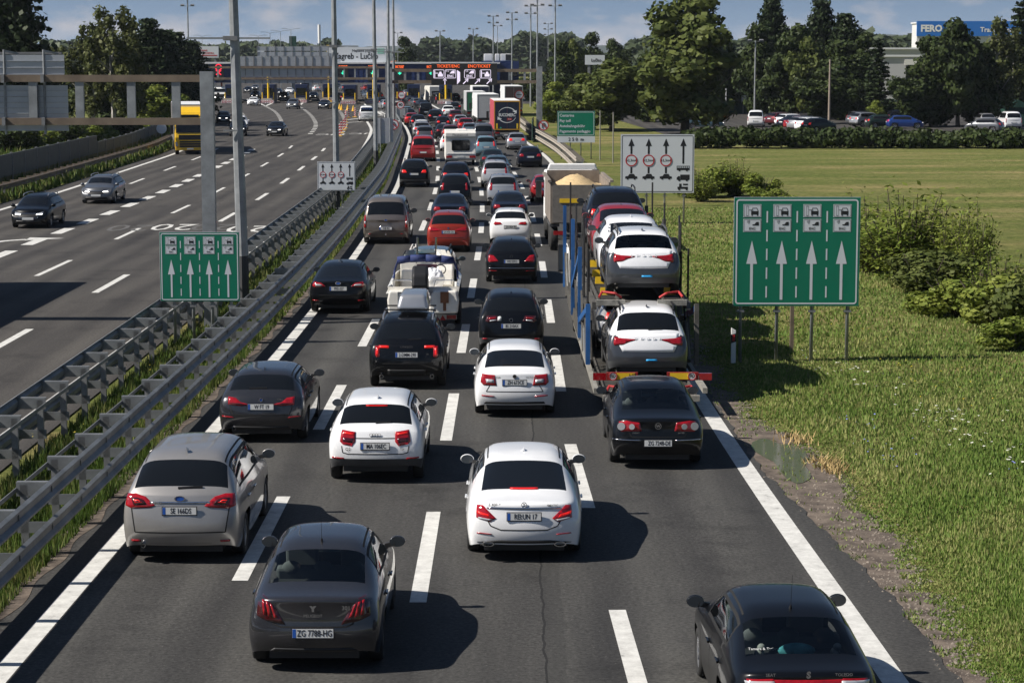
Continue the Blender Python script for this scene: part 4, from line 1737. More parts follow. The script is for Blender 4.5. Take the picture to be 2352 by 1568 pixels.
# --- white executive saloon
NEAR["saloon_e"] = place(make_car("white saloon with two chrome exhaust trims and a lit brake strip in its rear window", L=4.92, W=1.85, H=1.46,
 body=P_WHITE, zdeck=0.99, zwb=1.02, yb=0.62, yr=1.66, yf=3.05, yc=3.75, belt=0.93, gw=0.70, wbw=0.80, wb=2.94, aR=1.05, wr=0.335, roofdrop=0.05,
 rake=(0.07, 0.0, 0.02, 0.05, 0.06, 0.05), plan=(0.86, 0.97, 0.99, 1, 1, 1, 1, 0.99, 0.98, 0.93, 0.78), bulge=0.13, lamp=[(0.50, 0.72), (0.60, 0.665), (0.84, 0.72), (0.86, 0.90), (0.74, 0.91), (0.60, 0.80)],
 lamp_in=[([(0.60, 0.73), (0.82, 0.78), (0.84, 0.82), (0.63, 0.775)], M_BRAKE), ([(0.55, 0.70), (0.62, 0.68), (0.80, 0.71), (0.80, 0.73)], M_LAMPW)],
 plate_txt="REI:UN 17", plate_z=0.755, seams=[[(-0.52, 0.60), (-0.36, 0.54), (0.36, 0.54), (0.52, 0.60)], [(-0.52, 0.60), (-0.70, 0.92)], [(0.52, 0.60), (0.70, 0.92)]],
 reflect=[(0.50, 0.46), (0.74, 0.475), (0.72, 0.49), (0.50, 0.475)], dark=[[(-0.66, 0.27), (0.66, 0.27), (0.74, 0.33), (0.40, 0.375), (-0.40, 0.375), (-0.74, 0.33)]],
 extra=multi(chrome_strip([(-0.58, 0.865), (0.58, 0.865), (0.56, 0.89), (-0.56, 0.89)]), badge_ring(0, 0.93, 0.045), badge_text("E 400 d", 0.06, -0.46, 0.925), badge_text("4MATIC", 0.05, 0.44, 0.915), badge_text("Y", 0.07, 0, 0.93, bold=0.002),
    exhausts((-0.56, 0.31), (0.56, 0.31), r=0.04, sx=2.4), chrome_strip([(-0.22, 1.06), (0.22, 1.06), (0.22, 1.075), (-0.22, 1.075)], M_BRAKE, "high_brake_light")),
 mirror_cap=P_WHITE), 1203, 1261)
# --- black saloon with round twin lamps
NEAR["saloon_passat"] = place(make_car("black saloon with round white lamps in its red tail lights, behind the car transporter", L=4.77, W=1.82, H=1.47,
 body=P_BLACK, glass={"rear_window": M_GLASS_C, "windshield": M_GLASS_C, "side_window": M_GLASS_C}, cabin=True, zdeck=1.03, zwb=1.05, yb=0.66, yr=1.48, yf=2.95, yc=3.6, belt=0.95, gw=0.71, wbw=0.78, wb=2.71, aR=1.03, wr=0.325,
 rake=(0.06, 0.0, 0.03, 0.05, 0.05, 0.04), lamp=[(0.40, 0.76), (0.80, 0.74), (0.87, 0.80), (0.87, 0.92), (0.70, 0.95), (0.44, 0.92)],
 plate_txt="ZG 7248-DE", plate_z=0.535, plate_blue=False, seams=[[(-0.50, 0.645), (0.50, 0.645)], [(-0.50, 0.645), (-0.56, 0.74)], [(0.50, 0.645), (0.56, 0.74)]],
 dark=[[(-0.66, 0.26), (0.66, 0.26), (0.66, 0.31), (-0.66, 0.31)]], antenna=None,
 extra=multi(circles_lamp(((0.50, 0.845, 0.055), (0.70, 0.845, 0.075)), 0.06), chrome_strip([(0.33, 0.575), (0.86, 0.585), (0.86, 0.60), (0.33, 0.59)], both=True), badge_ring(0, 0.86, 0.062, w=0.18), badge_text("W", 0.075, 0, 0.855, bold=0.004),
    badge_text("PASSAT", 0.04, -0.42, 0.725), badge_text("2.0 TDI", 0.04, 0.44, 0.725), chrome_strip([(-0.42, 1.72), (0.42, 1.72), (0.42, 1.73), (-0.42, 1.73)], M_GAP, "sunroof_seam", "top", off=0.004))), 1503, 1058)
# --- dark grey hatchback
NEAR["hatch_bmw"] = place(make_car("dark grey hatchback beside the guardrail, just ahead of the silver grey people carrier", L=4.32, W=1.80, H=1.43,
 body=P_DGREY, zdeck=1.0, zwb=1.04, yb=0.26, yr=0.62, yf=2.55, yc=3.25, belt=0.95, gw=0.70, wbw=0.82, wb=2.67, aR=0.80, wr=0.32,
 rake=(0.08, 0.0, 0.02, 0.05, 0.10, 0.14), lamp=[(0.36, 0.80), (0.60, 0.78), (0.86, 0.80), (0.90, 0.95), (0.72, 0.93), (0.60, 0.85)], lamp_m=M_LAMP, lamp_in=[([(0.45, 0.805), (0.64, 0.80), (0.84, 0.83), (0.62, 0.83)], M_LAMPD)],
 plate_txt="W FT 19", plate_z=0.765, seams=[[(-0.58, 0.60), (0.58, 0.60)], [(-0.58, 0.60), (-0.64, 0.78)], [(0.58, 0.60), (0.64, 0.78)]], reflect=[(0.54, 0.535), (0.80, 0.55), (0.80, 0.575), (0.58, 0.56)],
 dark=[[(-0.60, 0.25), (0.60, 0.25), (0.56, 0.36), (-0.56, 0.36)]], wipe=(-0.26, 0.10, 1.105), extra=multi(badge_ring(0, 0.90, 0.042, fill=M_PLATEB, w=0.35), badge_text("118d", 0.06, 0.38, 0.90), exhausts((-0.56, 0.31)))), 610, 1004)
# --- white liftback
NEAR["liftback_octavia"] = place(make_car("white liftback just ahead of the white saloon, behind the black crossover", L=4.67, W=1.81, H=1.46,
 body=P_WHITE, zdeck=1.03, zwb=1.06, yb=0.34, yr=1.20, yf=2.9, yc=3.55, belt=0.95, gw=0.70, wbw=0.80, wb=2.69, aR=0.95, wr=0.325,
 rake=(0.08, 0.0, 0.02, 0.06, 0.08, 0.08), lamp=[(0.50, 0.73), (0.80, 0.735), (0.88, 0.80), (0.87, 0.97), (0.56, 0.955)], lamp_in=[([(0.56, 0.785), (0.74, 0.79), (0.76, 0.87), (0.57, 0.86)], M_LAMPW)],
 plate_txt="ZH 673CE", plate_z=0.80, seams=[[(-0.62, 0.60), (0.62, 0.60)], [(-0.62, 0.60), (-0.54, 0.73)], [(0.62, 0.60), (0.54, 0.73)]], reflect=[(0.44, 0.48), (0.72, 0.50), (0.72, 0.525), (0.44, 0.505)],
 dark=[[(-0.70, 0.27), (0.70, 0.27), (0.64, 0.375), (-0.64, 0.375)]], wipe=(-0.26, 0.12, 1.125), antenna=None,
 extra=multi(badge_ring(0, 0.93, 0.045, fill=M_GAP), badge_text("ŠKODA", 0.055, -0.40, 0.905), badge_text("OCTAVIA", 0.055, 0.36, 0.905)), mirror_cap=P_WHITE), 1182, 946)
# ================================================================== more cars seen closely enough to need their own shape
def stickers(root, bvh, p):
 text("Tamara & Tatjana", 0.05, M_PLATE, root, (-0.42, rear_y(bvh, -0.42, 1.13) - 0.02, 1.13), rot=(math.pi / 2 - 0.9, 0, 0), name="window_lettering")
 toys = MB()
 toys.ball((0.02, -p["L"] / 2 + 1.0, p["belt"] + 0.06), 0.22, 0.10, 0.09)
 o = toys.build("shelf_cushion", mat("turquoise_cloth", (0.10, 0.42, 0.48), 0.8, noise=0.4, nscale=7), root, smooth=True)
 for x in (-0.42, 0.46):
  t = MB().ball((x, -p["L"] / 2 + 0.95, p["belt"] + 0.05), 0.06, 0.05, 0.06)
  t.ball((x + 0.02, -p["L"] / 2 + 0.93, p["belt"] + 0.12), 0.05, 0.045, 0.045)
  t.build("soft_toy", mat("grey_plush", (0.42, 0.42, 0.40), 0.9), root, smooth=True)


def seat_rear(root, bvh, p):
 tl = [o for o in root.children if o.name.startswith("tail_light")]
 add_patch(bvh, root, "light_bar", [(-0.52, 0.83), (0.52, 0.83), (0.52, 0.93), (-0.52, 0.93)], M_LAMP, off=0.009)
 for s in (1, -1):
  q = [(0.36, 0.85), (0.68, 0.84), (0.70, 0.90), (0.38, 0.915)]
  me = drape(bvh, q if s == 1 else mirror_poly(q), "rear", 0.016)
  me.materials.append(M_LAMPW)
  obj("reversing_lamp", me, root)


NEAR["saloon_seat"] = place(make_car("black saloon with soft toys on its rear shelf, at the white right edge line", L=4.44, W=1.74, H=1.44,
 body=P_BLACK, glass={"rear_window": M_GLASS_C, "windshield": M_GLASS_C, "side_window": M_GLASS_C}, cabin=True, zdeck=1.04, zwb=1.06, yb=0.52, yr=1.25, yf=2.8, yc=3.45, belt=0.94, gw=0.71, wbw=0.80, wb=2.51, aR=0.95,
 rake=(0.06, 0.0, 0.03, 0.05, 0.05, 0.04), lamp=[(0.50, 0.82), (0.84, 0.80), (0.86, 0.92), (0.54, 0.94)], plate_txt="", plate_z=0.6, antenna="rod", extra=multi(seat_rear, stickers, badge_text("SEAT", 0.05, -0.42, 0.98), badge_text("TOLEDO", 0.05, 0.40, 0.98), badge_text("S", 0.10, 0, 0.985, bold=0.006))), 1824, 1688, heading=-0.03)


def roof_box(root, bvh, p):
 z = p["H"] + 0.10
 for y in (-0.55, 0.35):
  MB().bar((-0.62, y, z - 0.03), (0.62, y, z - 0.03), 0.06, 0.03).build("cross_bar", M_TRIMD, root)


def box_thing(label, car, w=0.78, L=1.9, H=0.36, x=0.02, y=-0.1):
 """hard-shell luggage box strapped on the roof: a thing of its own"""
 bm = bmesh.new()
 bmesh.ops.create_cube(bm, size=1.0)
 for v in bm.verts:
  v.co = (v.co.x * w, v.co.y * L, v.co.z * H + H / 2)
  if v.co.z > H * 0.5:
   v.co.x *= 0.78
   v.co.y *= 0.86
 bmesh.ops.bevel(bm, geom=bm.edges[:], offset=0.10, segments=4, affect="EDGES", profile=0.55)
 for f in bm.faces:
  f.smooth = True
 me = bpy.data.meshes.new("box_shell")
 bm.to_mesh(me)
 bm.free()
 me.materials.append(P_SILVER)
 t = thing("roof_box", label, "roof box")
 obj("box_shell", me, t)
 MB().box(-w / 2 + 0.04, w / 2 - 0.04, -L / 2 + 0.06, L / 2 - 0.06, -0.03, 0.09).build("box_base", M_BLACK, t, bevel=0.02)
 h = car.rotation_euler.z
 t.rotation_euler = (0, 0, h)
 off = Matrix.Rotation(h, 3, "Z") @ Vector((x, y, 0))
 t.location = car.location + off
 t.location.z = car["H"] + 0.12 + car.location.z
 return t


NEAR["suv_lynk"] = place(make_car("black SUV carrying a silver roof box, with red dashed upright tail lights", L=4.51, W=1.86, H=1.66, body=P_BLACK, zdeck=1.10, zwb=1.14, yb=0.20, yr=0.66, yf=2.75, yc=3.45, belt=1.05, hood=1.02,
 gw=0.71, wbw=0.84, wb=2.73, aR=0.88, wr=0.36, clr=0.24, rake=(0.10, 0.0, 0.02, 0.05, 0.09, 0.12), lamp=[(0.78, 0.80), (0.86, 0.78), (0.90, 0.84), (0.92, 1.04), (0.80, 1.04)],
 lamp_in=[([(0.82, 0.84), (0.87, 0.83), (0.88, 1.0), (0.83, 1.0)], M_BRAKE)], plate_txt="2-DMM-290", plate_z=0.85, seams=[[(-0.58, 0.64), (0.58, 0.64)]], rails=M_ALUR, wipe=(0.02, 0.34, 1.19),
 dark=[[(-0.45, 0.36), (0.45, 0.36), (0.45, 0.50), (-0.45, 0.50)]],
 extra=multi(roof_box, chrome_strip([(0.42, 1.0), (0.66, 1.0), (0.66, 1.055), (0.42, 1.055)], M_BRAKE, "light_strip", both=True), badge_text("LYNK&CO", 0.06, 0, 1.03), badge_text("01", 0.055, 0.50, 0.86), exhausts((-0.60, 0.33), (0.60, 0.33), r=0.05))), 938, 884)
NEAR["suv_lynk"]["H"] = 1.66
box_thing("silver grey hard-shell roof box on the black SUV behind the boat", NEAR["suv_lynk"], 0.80, 1.9, 0.36, x=0.10, y=-0.15)

NEAR["fastback_mondeo"] = place(make_car("black fastback with clear-centred tail lights, left of the boat beside the guardrail", L=4.87, W=1.85, H=1.48, body=P_BLACK, zdeck=1.05, zwb=1.08, yb=0.36, yr=1.35, yf=3.0, yc=3.75, belt=0.97, gw=0.71, wbw=0.82,
 wb=2.85, aR=1.0, wr=0.335, rake=(0.07, 0.0, 0.02, 0.05, 0.06, 0.05), lamp=[(0.46, 0.86), (0.82, 0.83), (0.92, 0.88), (0.88, 1.0), (0.60, 0.97)], lamp_in=[([(0.55, 0.885), (0.80, 0.87), (0.80, 0.94), (0.62, 0.93)], M_LAMPW)],
 plate_txt="PKE-357", plate_z=0.80, seams=[[(-0.60, 0.60), (0.60, 0.60)]], reflect=[(0.60, 0.42), (0.80, 0.43), (0.80, 0.455), (0.60, 0.445)], extra=badge_ring(0, 0.965, 0.045, fill=M_PLATEB, sx=1.9)), 783, 714)

NEAR["crossover_opel"] = place(make_car("black crossover with a white bear sticker, just ahead of the white liftback", L=4.21, W=1.765, H=1.60, body=P_BLACK, clad=True, clad_m=M_TRIM, zdeck=1.08, zwb=1.12, yb=0.18, yr=0.55, yf=2.7, yc=3.35, belt=1.02,
 gw=0.72, wbw=0.85, wb=2.6, aR=0.78, wr=0.33, clr=0.25, hood=1.0, lamp=[(0.50, 0.92), (0.80, 0.88), (0.90, 0.92), (0.88, 1.05), (0.60, 1.06)], lamp_m=M_LAMPD, lamp_in=[([(0.60, 0.98), (0.82, 0.96), (0.82, 1.0), (0.62, 1.02)], M_LAMP), ([(0.60, 0.93), (0.78, 0.91), (0.78, 0.94), (0.60, 0.96)], M_LAMPW)],
 plate_txt="BS 210AX", plate_z=0.80, reflect=[(0.62, 0.44), (0.76, 0.44), (0.76, 0.475), (0.62, 0.475)],
 extra=multi(badge_ring(0, 0.95, 0.05), chrome_strip([(-0.36, 0.93), (-0.26, 0.93), (-0.25, 1.02), (-0.29, 1.05), (-0.35, 1.03)], M_PLATE, "bear_sticker"))), 1174, 809)

NEAR["estate_merc"] = place(make_car("black estate with large red tail lights, behind the white hatchback", L=4.91, W=1.854, H=1.51, body=P_BLACK, zdeck=1.06, zwb=1.10, yb=0.16, yr=0.62, yf=3.1, yc=3.8, belt=0.97, gw=0.71, wbw=0.84, wb=2.87, aR=1.1, wr=0.33,
 rake=(0.10, 0.0, 0.02, 0.06, 0.12, 0.16), lamp=[(0.52, 0.80), (0.84, 0.76), (0.92, 0.82), (0.92, 1.02), (0.74, 1.0), (0.62, 0.90)], plate_txt="WE 55913", plate_z=0.80, extra=multi(badge_ring(0, 0.97, 0.05), chrome_strip([(-0.8, 0.56), (0.8, 0.56), (0.8, 0.575), (-0.8, 0.575)])), reflect=[(0.5, 0.46), (0.8, 0.47), (0.8, 0.49), (0.5, 0.48)]), 1175, 646)

VANKW = dict(zdeck=1.05, zwb=1.10, yb=0.04, yr=0.20, yf=3.35, yc=4.25, belt=1.08, hood=1.12, nose=0.85, gw=0.83, wbw=0.90, wb=2.93, aR=0.98, wr=0.34, rake=(0.12, 0.0, 0.01, 0.02, 0.03, 0.03), bulge=0.05,
    plan=(0.95, 0.985, 1, 1, 1, 1, 1, 1, 0.99, 0.95, 0.82), rin=0.05, roofdrop=0.02, archz=2.2)
def towball(root, bvh, p):
 MB().ball((0, -p["L"] / 2 - 0.06, 0.42), 0.03, 0.03, 0.03).tube((0, -p["L"] / 2 + 0.1, 0.33), (0, -p["L"] / 2 - 0.06, 0.40), 0.018).build("tow_ball", M_CHROME, root)
NEAR["van_transit"] = place(make_car("bronze grey minibus van with tall thin tail lights, in the left lane by the guardrail", "van", "van", L=4.97, W=1.986, H=1.98, body=P_BRONZE, **VANKW,
 lamp=[(0.88, 0.70), (0.98, 0.70), (1.0, 1.20), (0.94, 1.25), (0.89, 1.0)], lamp_in=[([(0.90, 0.85), (0.96, 0.85), (0.97, 0.98), (0.91, 0.98)], M_LAMPW)], plate_txt="THE-051", plate_z=0.68, antenna=None, reflect=[(0.62, 0.43), (0.74, 0.43), (0.74, 0.46), (0.62, 0.46)],
 seams=[[(-0.85, 0.56), (0.85, 0.56)], [(-0.85, 0.56), (-0.85, 1.05)], [(0.85, 0.56), (0.85, 1.05)]], extra=multi(badge_ring(0, 1.03, 0.04, fill=M_PLATEB, sx=1.8), towball, chrome_strip([(-0.25, 0.745), (0.25, 0.745), (0.25, 0.77), (-0.25, 0.77)])), mirror_size=1.4, side=False), 889, 557)
NEAR["mpv_bmw"] = place(make_car("orange-red people carrier between the bronze van and the white hatchback", L=4.56, W=1.80, H=1.60, body=P_ORED, zdeck=1.04, zwb=1.08, yb=0.16, yr=0.58, yf=2.75, yc=3.5, belt=1.0, gw=0.73, wbw=0.86, wb=2.78, aR=0.85, wr=0.325,
 lamp=[(0.42, 0.90), (0.60, 0.86), (0.88, 0.84), (0.94, 0.88), (0.92, 1.02), (0.70, 1.0)], plate_txt="LN 476 CN", plate_z=0.83, seams=[[(-0.62, 0.60), (0.62, 0.60)]], extra=multi(badge_ring(0, 0.98, 0.042, fill=M_PLATEB, w=0.35), exhausts((-0.55, 0.31))), reflect=[(0.60, 0.44), (0.84, 0.48), (0.84, 0.50), (0.60, 0.46)]), 1031, 576)
NEAR["hatch_white"] = place(make_car("white hatchback with narrow red tail lights, just ahead of the black estate", L=4.3, W=1.80, H=1.46, body=P_WHITE, zdeck=1.02, zwb=1.06, yb=0.24, yr=0.62, yf=2.6, yc=3.3, belt=0.97, gw=0.70, wbw=0.82, wb=2.65, aR=0.82,
 lamp=[(0.52, 0.86), (0.84, 0.83), (0.92, 0.88), (0.88, 0.97), (0.62, 0.95)], plate_txt="ZG 5824 FB", plate_z=0.76, plate_blue=False, dark=[[(-0.6, 0.26), (0.6, 0.26), (0.55, 0.36), (-0.55, 0.36)]], antenna="fin"), 1172, 559)
NEAR["suv_tow"] = place(make_car("blue-grey SUV with roof rails towing the boat trailer", L=4.7, W=1.88, H=1.66, body=P_BLUEG, zdeck=1.10, zwb=1.14, yb=0.20, yr=0.6, yf=2.85, yc=3.6, belt=1.04, hood=1.02, gw=0.72, wbw=0.85, wb=2.75, aR=0.95, wr=0.36, clr=0.25,
 lamp=[(0.54, 0.90), (0.86, 0.86), (0.92, 0.92), (0.90, 1.05), (0.66, 1.04)], plate_txt="", rails=M_TRIMD), 990, 688)

# ------------------------------------------------------------------ generic shapes, copied with their parts for the rest of the queue
PROTO = {}
def proto(nm, **kw):
 base = dict(label="", side=False)
 base.update(kw)
 PROTO[nm] = make_car(**base)
GL = [(0.56, 0.80), (0.84, 0.78), (0.90, 0.84), (0.88, 1.0), (0.66, 0.98)]
proto("hatch", body=P_GREY, L=4.25, W=1.79, H=1.48, lamp=GL, plate_txt="", plate_z=0.74, yb=0.22, yr=0.60, front=" ")
proto("saloon", body=P_GREY, L=4.65, W=1.82, H=1.45, lamp=[(0.50, 0.76), (0.84, 0.74), (0.90, 0.80), (0.88, 0.94), (0.60, 0.93)], plate_txt="", plate_z=0.74, zdeck=1.0, zwb=1.03, yb=0.6, yr=1.4, yf=2.9, yc=3.6, wb=2.75, aR=0.98, gw=0.70, wbw=0.78, front=" ",
   rake=(0.06, 0.0, 0.03, 0.05, 0.05, 0.04))
proto("estate", body=P_GREY, L=4.7, W=1.83, H=1.49, lamp=GL, plate_txt="", plate_z=0.78, zdeck=1.02, zwb=1.06, yb=0.16, yr=0.55, yf=2.95, yc=3.65, wb=2.72, aR=1.0, rails=M_ALUR, front=" ")
proto("suv", body=P_GREY, L=4.5, W=1.86, H=1.66, lamp=[(0.58, 0.90), (0.86, 0.88), (0.92, 0.94), (0.90, 1.08), (0.70, 1.06)], plate_txt="", plate_z=0.82, zdeck=1.10, zwb=1.14, yb=0.18, yr=0.58, yf=2.8, yc=3.5, belt=1.05, hood=1.04, nose=0.82, wb=2.68, aR=0.88, wr=0.36, clr=0.26,
   gw=0.72, wbw=0.86, rails=M_TRIMD, clad=True, front=" ")
proto("mpv", body=P_GREY, L=4.4, W=1.80, H=1.64, lamp=[(0.76, 0.85), (0.86, 0.83), (0.90, 0.86), (0.89, 1.22), (0.80, 1.2)], plate_txt="", plate_z=0.76, zdeck=1.04, zwb=1.08, yb=0.14, yr=0.48, yf=2.8, yc=3.65, belt=1.0, hood=1.0, wb=2.7, aR=0.82, gw=0.74, wbw=0.88, wr=0.32, front=" ")
proto("van", cat="van", name="van", body=P_GREY, L=5.0, W=1.95, H=1.95, **VANKW, lamp=[(0.88, 0.70), (0.97, 0.70), (0.98, 1.20), (0.90, 1.2)], plate_txt="", plate_z=0.70, antenna=None, mirror_size=1.3, front=" ")

# the tail lights of the moving-off queue that are lit
def brakes_on(root):
 for o in walk(root):
  if o.type == "MESH" and o.name.split(".")[0] == "tail_light":
   o.material_slots[0].link = "OBJECT"
   o.material_slots[0].material = M_BRAKE


USED = set()
def spawn(kind, label, uv, colour, rear=True, brakes=False, group=None, heading=None, rails=True):
 if kind not in USED:
  USED.add(kind)
  c = PROTO[kind]
 else:
  c = copy_tree(PROTO[kind])
 c["label"] = label
 if group:
  c["group"] = group
 elif "group" in c:
  del c["group"]
 recolour(c, colour, ("body", "door_mirror"))
 if brakes:
  brakes_on(c)
 place(c, uv[0], uv[1], rear=rear, heading=heading)
 return c


def c2(x, y):
 return D4(1400 + x * 0.19133, 300 + y * 0.19133)
def c3(x, y):
 return D4(1750 + x * 0.19133, 380 + y * 0.19133)

Q = "cars queuing toward the toll booths"
for kind, col, uv, br, lab in (
 ("suv", P_BLACK, (952, 429), 1, "black SUV in the left lane between the bronze van and the red van"),
 ("saloon", P_NAVY, (1034, 518), 0, "blue-black saloon just ahead of the orange-red people carrier"),
 ("mpv", P_BLACK, (1045, 471), 0, "black people carrier with both red tail lights showing, behind a dark SUV"),
 ("suv", P_NAVY, (1047, 437), 0, "dark blue SUV with roof rails, one row behind the white caravan"),
 ("saloon", P_NAVY, (1170, 512), 0, "blue-black saloon just ahead of the white hatchback"),
 ("mpv", P_SILVER, (1155, 471), 0, "silver people carrier with tall red lights, left of the red saloon"),
 ("mpv", paint("bright_silver", (0.52, 0.53, 0.55), 0.4), (1138, 430), 0, "pale silver small people carrier between two rows of dark cars"),
 ("saloon", P_BLUEG, (1141, 408), 0, "blue-grey saloon whose roof shows over the pale silver people carrier"),
 ("saloon", P_GREEN, (1131, 390), 0, "dark green saloon behind the pale blue people carrier"),
 ("mpv", P_TEAL, (1116, 359), 1, "pale blue people carrier with three lit brake lights, right of the caravan"),
 ("saloon", P_RED, (1255, 463), 0, "red saloon half hidden by the tipper lorry"),
 ("estate", P_NAVY, (1217, 384), 0, "dark blue-grey estate in the right lane beside the guardrail end"),
 ("hatch", P_SILVER, (1186.5, 344), 1, "silver hatchback close behind the lorry with the blue rear doors"),
 ("mpv", P_GREY, (976, 330), 1, "grey people carrier just ahead of the red van"),
 ("suv", P_SILVER, (969, 318), 0, "silver SUV second ahead of the red van"),
 ("estate", P_WHITE, (968, 308), 0, "white estate third ahead of the red van"),
 ("suv", P_NAVY, (960, 298), 0, "dark blue SUV fourth ahead of the red van"),
 ("hatch", P_RED, (945.8, 288), 1, "red hatchback at the curve of the left guardrail"),
 ("suv", P_NAVY, (939, 281), 0, "dark blue SUV behind the grey sign back by the curve"),
 ("hatch", P_TEAL, (933, 270), 0, "light blue hatchback behind the speed limit sign"),
 ("suv", P_BLACK, (998.7, 284), 0, "black SUV behind the black van in the second lane"),
 ("saloon", P_GREY, (1003, 277), 0, "grey saloon peeping over the black SUV beside the white SUV"),
 ("suv", P_WHITE, (1029.6, 271), 0, "white SUV with a silver roof box in the middle of the queue"),
 ("estate", P_BLACK, (1043, 258), 1, "black estate ahead of the white SUV with the roof box"),
 ("suv", P_DRED, (1046.5, 284), 1, "brownish red SUV behind the white SUV with the roof box"),
 ("hatch", P_NAVY, (1018, 298), 1, "dark blue hatchback with a lit high brake light, mid queue"),
 ("hatch", P_SILVER, (1058, 294), 0, "silver hatchback beside the brownish red SUV"),
 ("saloon", P_BLACK, (1020, 319), 0, "black saloon two rows ahead of the caravan"),
 ("mpv", P_DRED, (1035, 327), 1, "dark red people carrier right ahead of the caravan's white tow car"),
 ("hatch", P_WHITE, (1034, 347), 0, "white hatchback towing the caravan, half hidden by it"),
 ("suv", P_RED, (1070, 307), 1, "red SUV left of the white box lorry"),
 ("estate", P_BLUEG, (1080, 317), 1, "blue-grey estate just left of the grey minibus"),
 ("saloon", P_NAVY, (939, 239), 1, "dark blue saloon under the round customs sign, first of the slanting row"),
 ("hatch", P_BLACK, (946, 244), 1, "black hatchback, second of the slanting row under the booths"),
 ("estate", P_GREY, (958, 247), 1, "grey estate, third of the slanting row under the booths"),
 ("saloon", P_BLACK, (973, 251), 1, "black saloon, fourth of the slanting row, ahead of the black van"),
 ("hatch", P_SILVER, (911, 231), 1, "silver hatchback beside the customs sign near the booths"),
 ("saloon", P_BLACK, (908, 219), 0, "black saloon at the booth left of the blue van"),
 ("saloon", P_SILVER, (936, 223), 0, "silver saloon right below the blue van"),
 ("suv", P_ORED, (842, 211), 0, "orange-red SUV past the booths above the dark row"),
 ("hatch", P_BLACK, (844, 222), 0, "black hatchback, first of the dark row at the booth"),
 ("estate", P_GREY, (849, 227), 0, "grey estate, second of the dark row at the booth"),
 ("hatch", P_SILVER, (857, 232), 0, "silver hatchback, third of the row at the booth above the police van"),
 ("suv", P_WHITE, (869, 231), 1, "white SUV with a red brake light between two lamp posts"),
 ("suv", P_BLACK, (879, 248), 1, "black SUV with lit brake lights right of the police van"),
 ("hatch", P_SILVER, (889, 251), 1, "silver hatchback behind the black SUV right of the police van"),
 ("saloon", P_WHITE, (804, 238), 0, "white saloon left of the police van near the booths"),
 ("suv", P_BLACK, (790, 235), 0, "black SUV just left of the white saloon near the booths"),
 ("hatch", P_DRED, (779, 231), 1, "dark red hatchback at the booth left of the black SUV"),
 ("hatch", P_GREY, (791, 209), 0, "grey hatchback driving away beyond the booths"),
 ("saloon", P_NAVY, (776, 204), 0, "blue-black saloon beyond the booths left of the grey hatchback"),
 ("hatch", P_BLACK, (985, 232), 0, "black hatchback passing between booth islands left of the white camper"),
 ("estate", P_BLACK, (1045, 232), 0, "black estate right of the yellow column at the last booths"),
 ("hatch", P_WHITE, (728, 210), 0, "white hatchback beyond the booths beside the oncoming camper"),
):
 spawn(kind, lab, uv, col, brakes=bool(br), group=Q)
w = None
for o in COL.objects:
 if o.get("label", "").startswith("white SUV with a silver roof box"):
  w = o
w["H"] = 1.66
box_thing("silver roof box on the white SUV in the middle of the queue", w, 0.8, 1.9, 0.38)
for col, uv, br, lab in ((P_RED, (972, 370), 0, "red van at the left guardrail, behind a grey people carrier"), (P_BEIGE, (913, 264), 0, "beige van behind the speed limit sign"),
       (P_BLACK, (978, 269), 0, "black van in the slanting row, ahead of the black SUV"), (P_GREY, (1110, 333), 0, "dark grey minibus between the caravan and the lorry with blue doors"),
       (P_NAVY, (1009.7, 239), 1, "dark blue van under the yellow column at the booths"), (P_TEAL, (926, 211), 0, "pale blue van past the booths")):
 spawn("van", lab, uv, col, brakes=bool(br), group="vans in the queue")

# oncoming cars
OG = "oncoming cars on the opposite carriageway"
def oncoming(kind, lab, uv, col, hd=None):
 c = spawn(kind, lab, uv, col, rear=False, group=OG, heading=0.0)
 q = G(*uv)
 a = hd if hd is not None else (0.0 if q.y < 155 else -0.08)
 d = Vector((math.sin(a), math.cos(a)))
 L = c["L"]
 c.location = (q.x + d.x * (L / 2 - 0.7), q.y + d.y * (L / 2 - 0.7), 0)
 c.rotation_euler = (0, 0, math.pi - a)
 return c
for kind, col, uv, hd, lab in (
 ("estate", P_BLACK, (72, 523), 0.0, "black estate with a chrome-framed grille, nearest oncoming car"),
 ("estate", P_GREY, (226, 467), 0.0, "grey estate oncoming just behind the black one"),
 ("suv", P_BLACK, (547, 313), -0.12, "black SUV oncoming behind the tall lamp post"),
 ("suv", P_WHITE, (551, 301), -0.12, "white SUV oncoming just behind the black SUV at the lamp post"),
 ("saloon", P_BLACK, (632, 313), 0.02, "black saloon alone in the middle of the opposite carriageway"),
 ("hatch", P_BLACK, (513, 284), -0.1, "black hatchback oncoming behind the yellow lorry"),
 ("saloon", P_WHITE, (580, 243), 0.05, "white saloon leaving the booth past the striped barrier"),
 ("suv", P_GREY, (671, 251), 0.03, "dark grey boxy SUV leaving the booths, centre of the opposite side"),
 ("saloon", P_NAVY, (743, 251), 0.05, "blue-black saloon leaving the booths beside the yellow cones"),
 ("suv", P_BLACK, (585, 229), 0.0, "black SUV with a roof load behind the white oncoming saloon"),
 ("hatch", P_NAVY, (568, 214), 0.0, "dark blue hatchback queuing farthest left behind the booths"),
 ("saloon", P_GREY, (585, 208), 0.0, "grey saloon queuing behind the booths near the lamp post"),
 ("suv", P_BLACK, (650, 231), 0.0, "black SUV at the booth between two yellow columns"),
 ("saloon", P_BLACK, (719, 229), 0.0, "black saloon with lit headlamps at the booth left of the cones"),
 ("hatch", P_WHITE, (700, 226), 0.0, "white hatchback at the booth in front of the camper"),
 ("hatch", P_WHITE, (664, 217), 0.0, "white hatchback queuing behind the booths above the black SUV"),
 ("hatch", P_NAVY, (637, 219), 0.0, "dark hatchback queuing left of the white ones behind the booths"),
):
 oncoming(kind, lab, uv, col, hd)
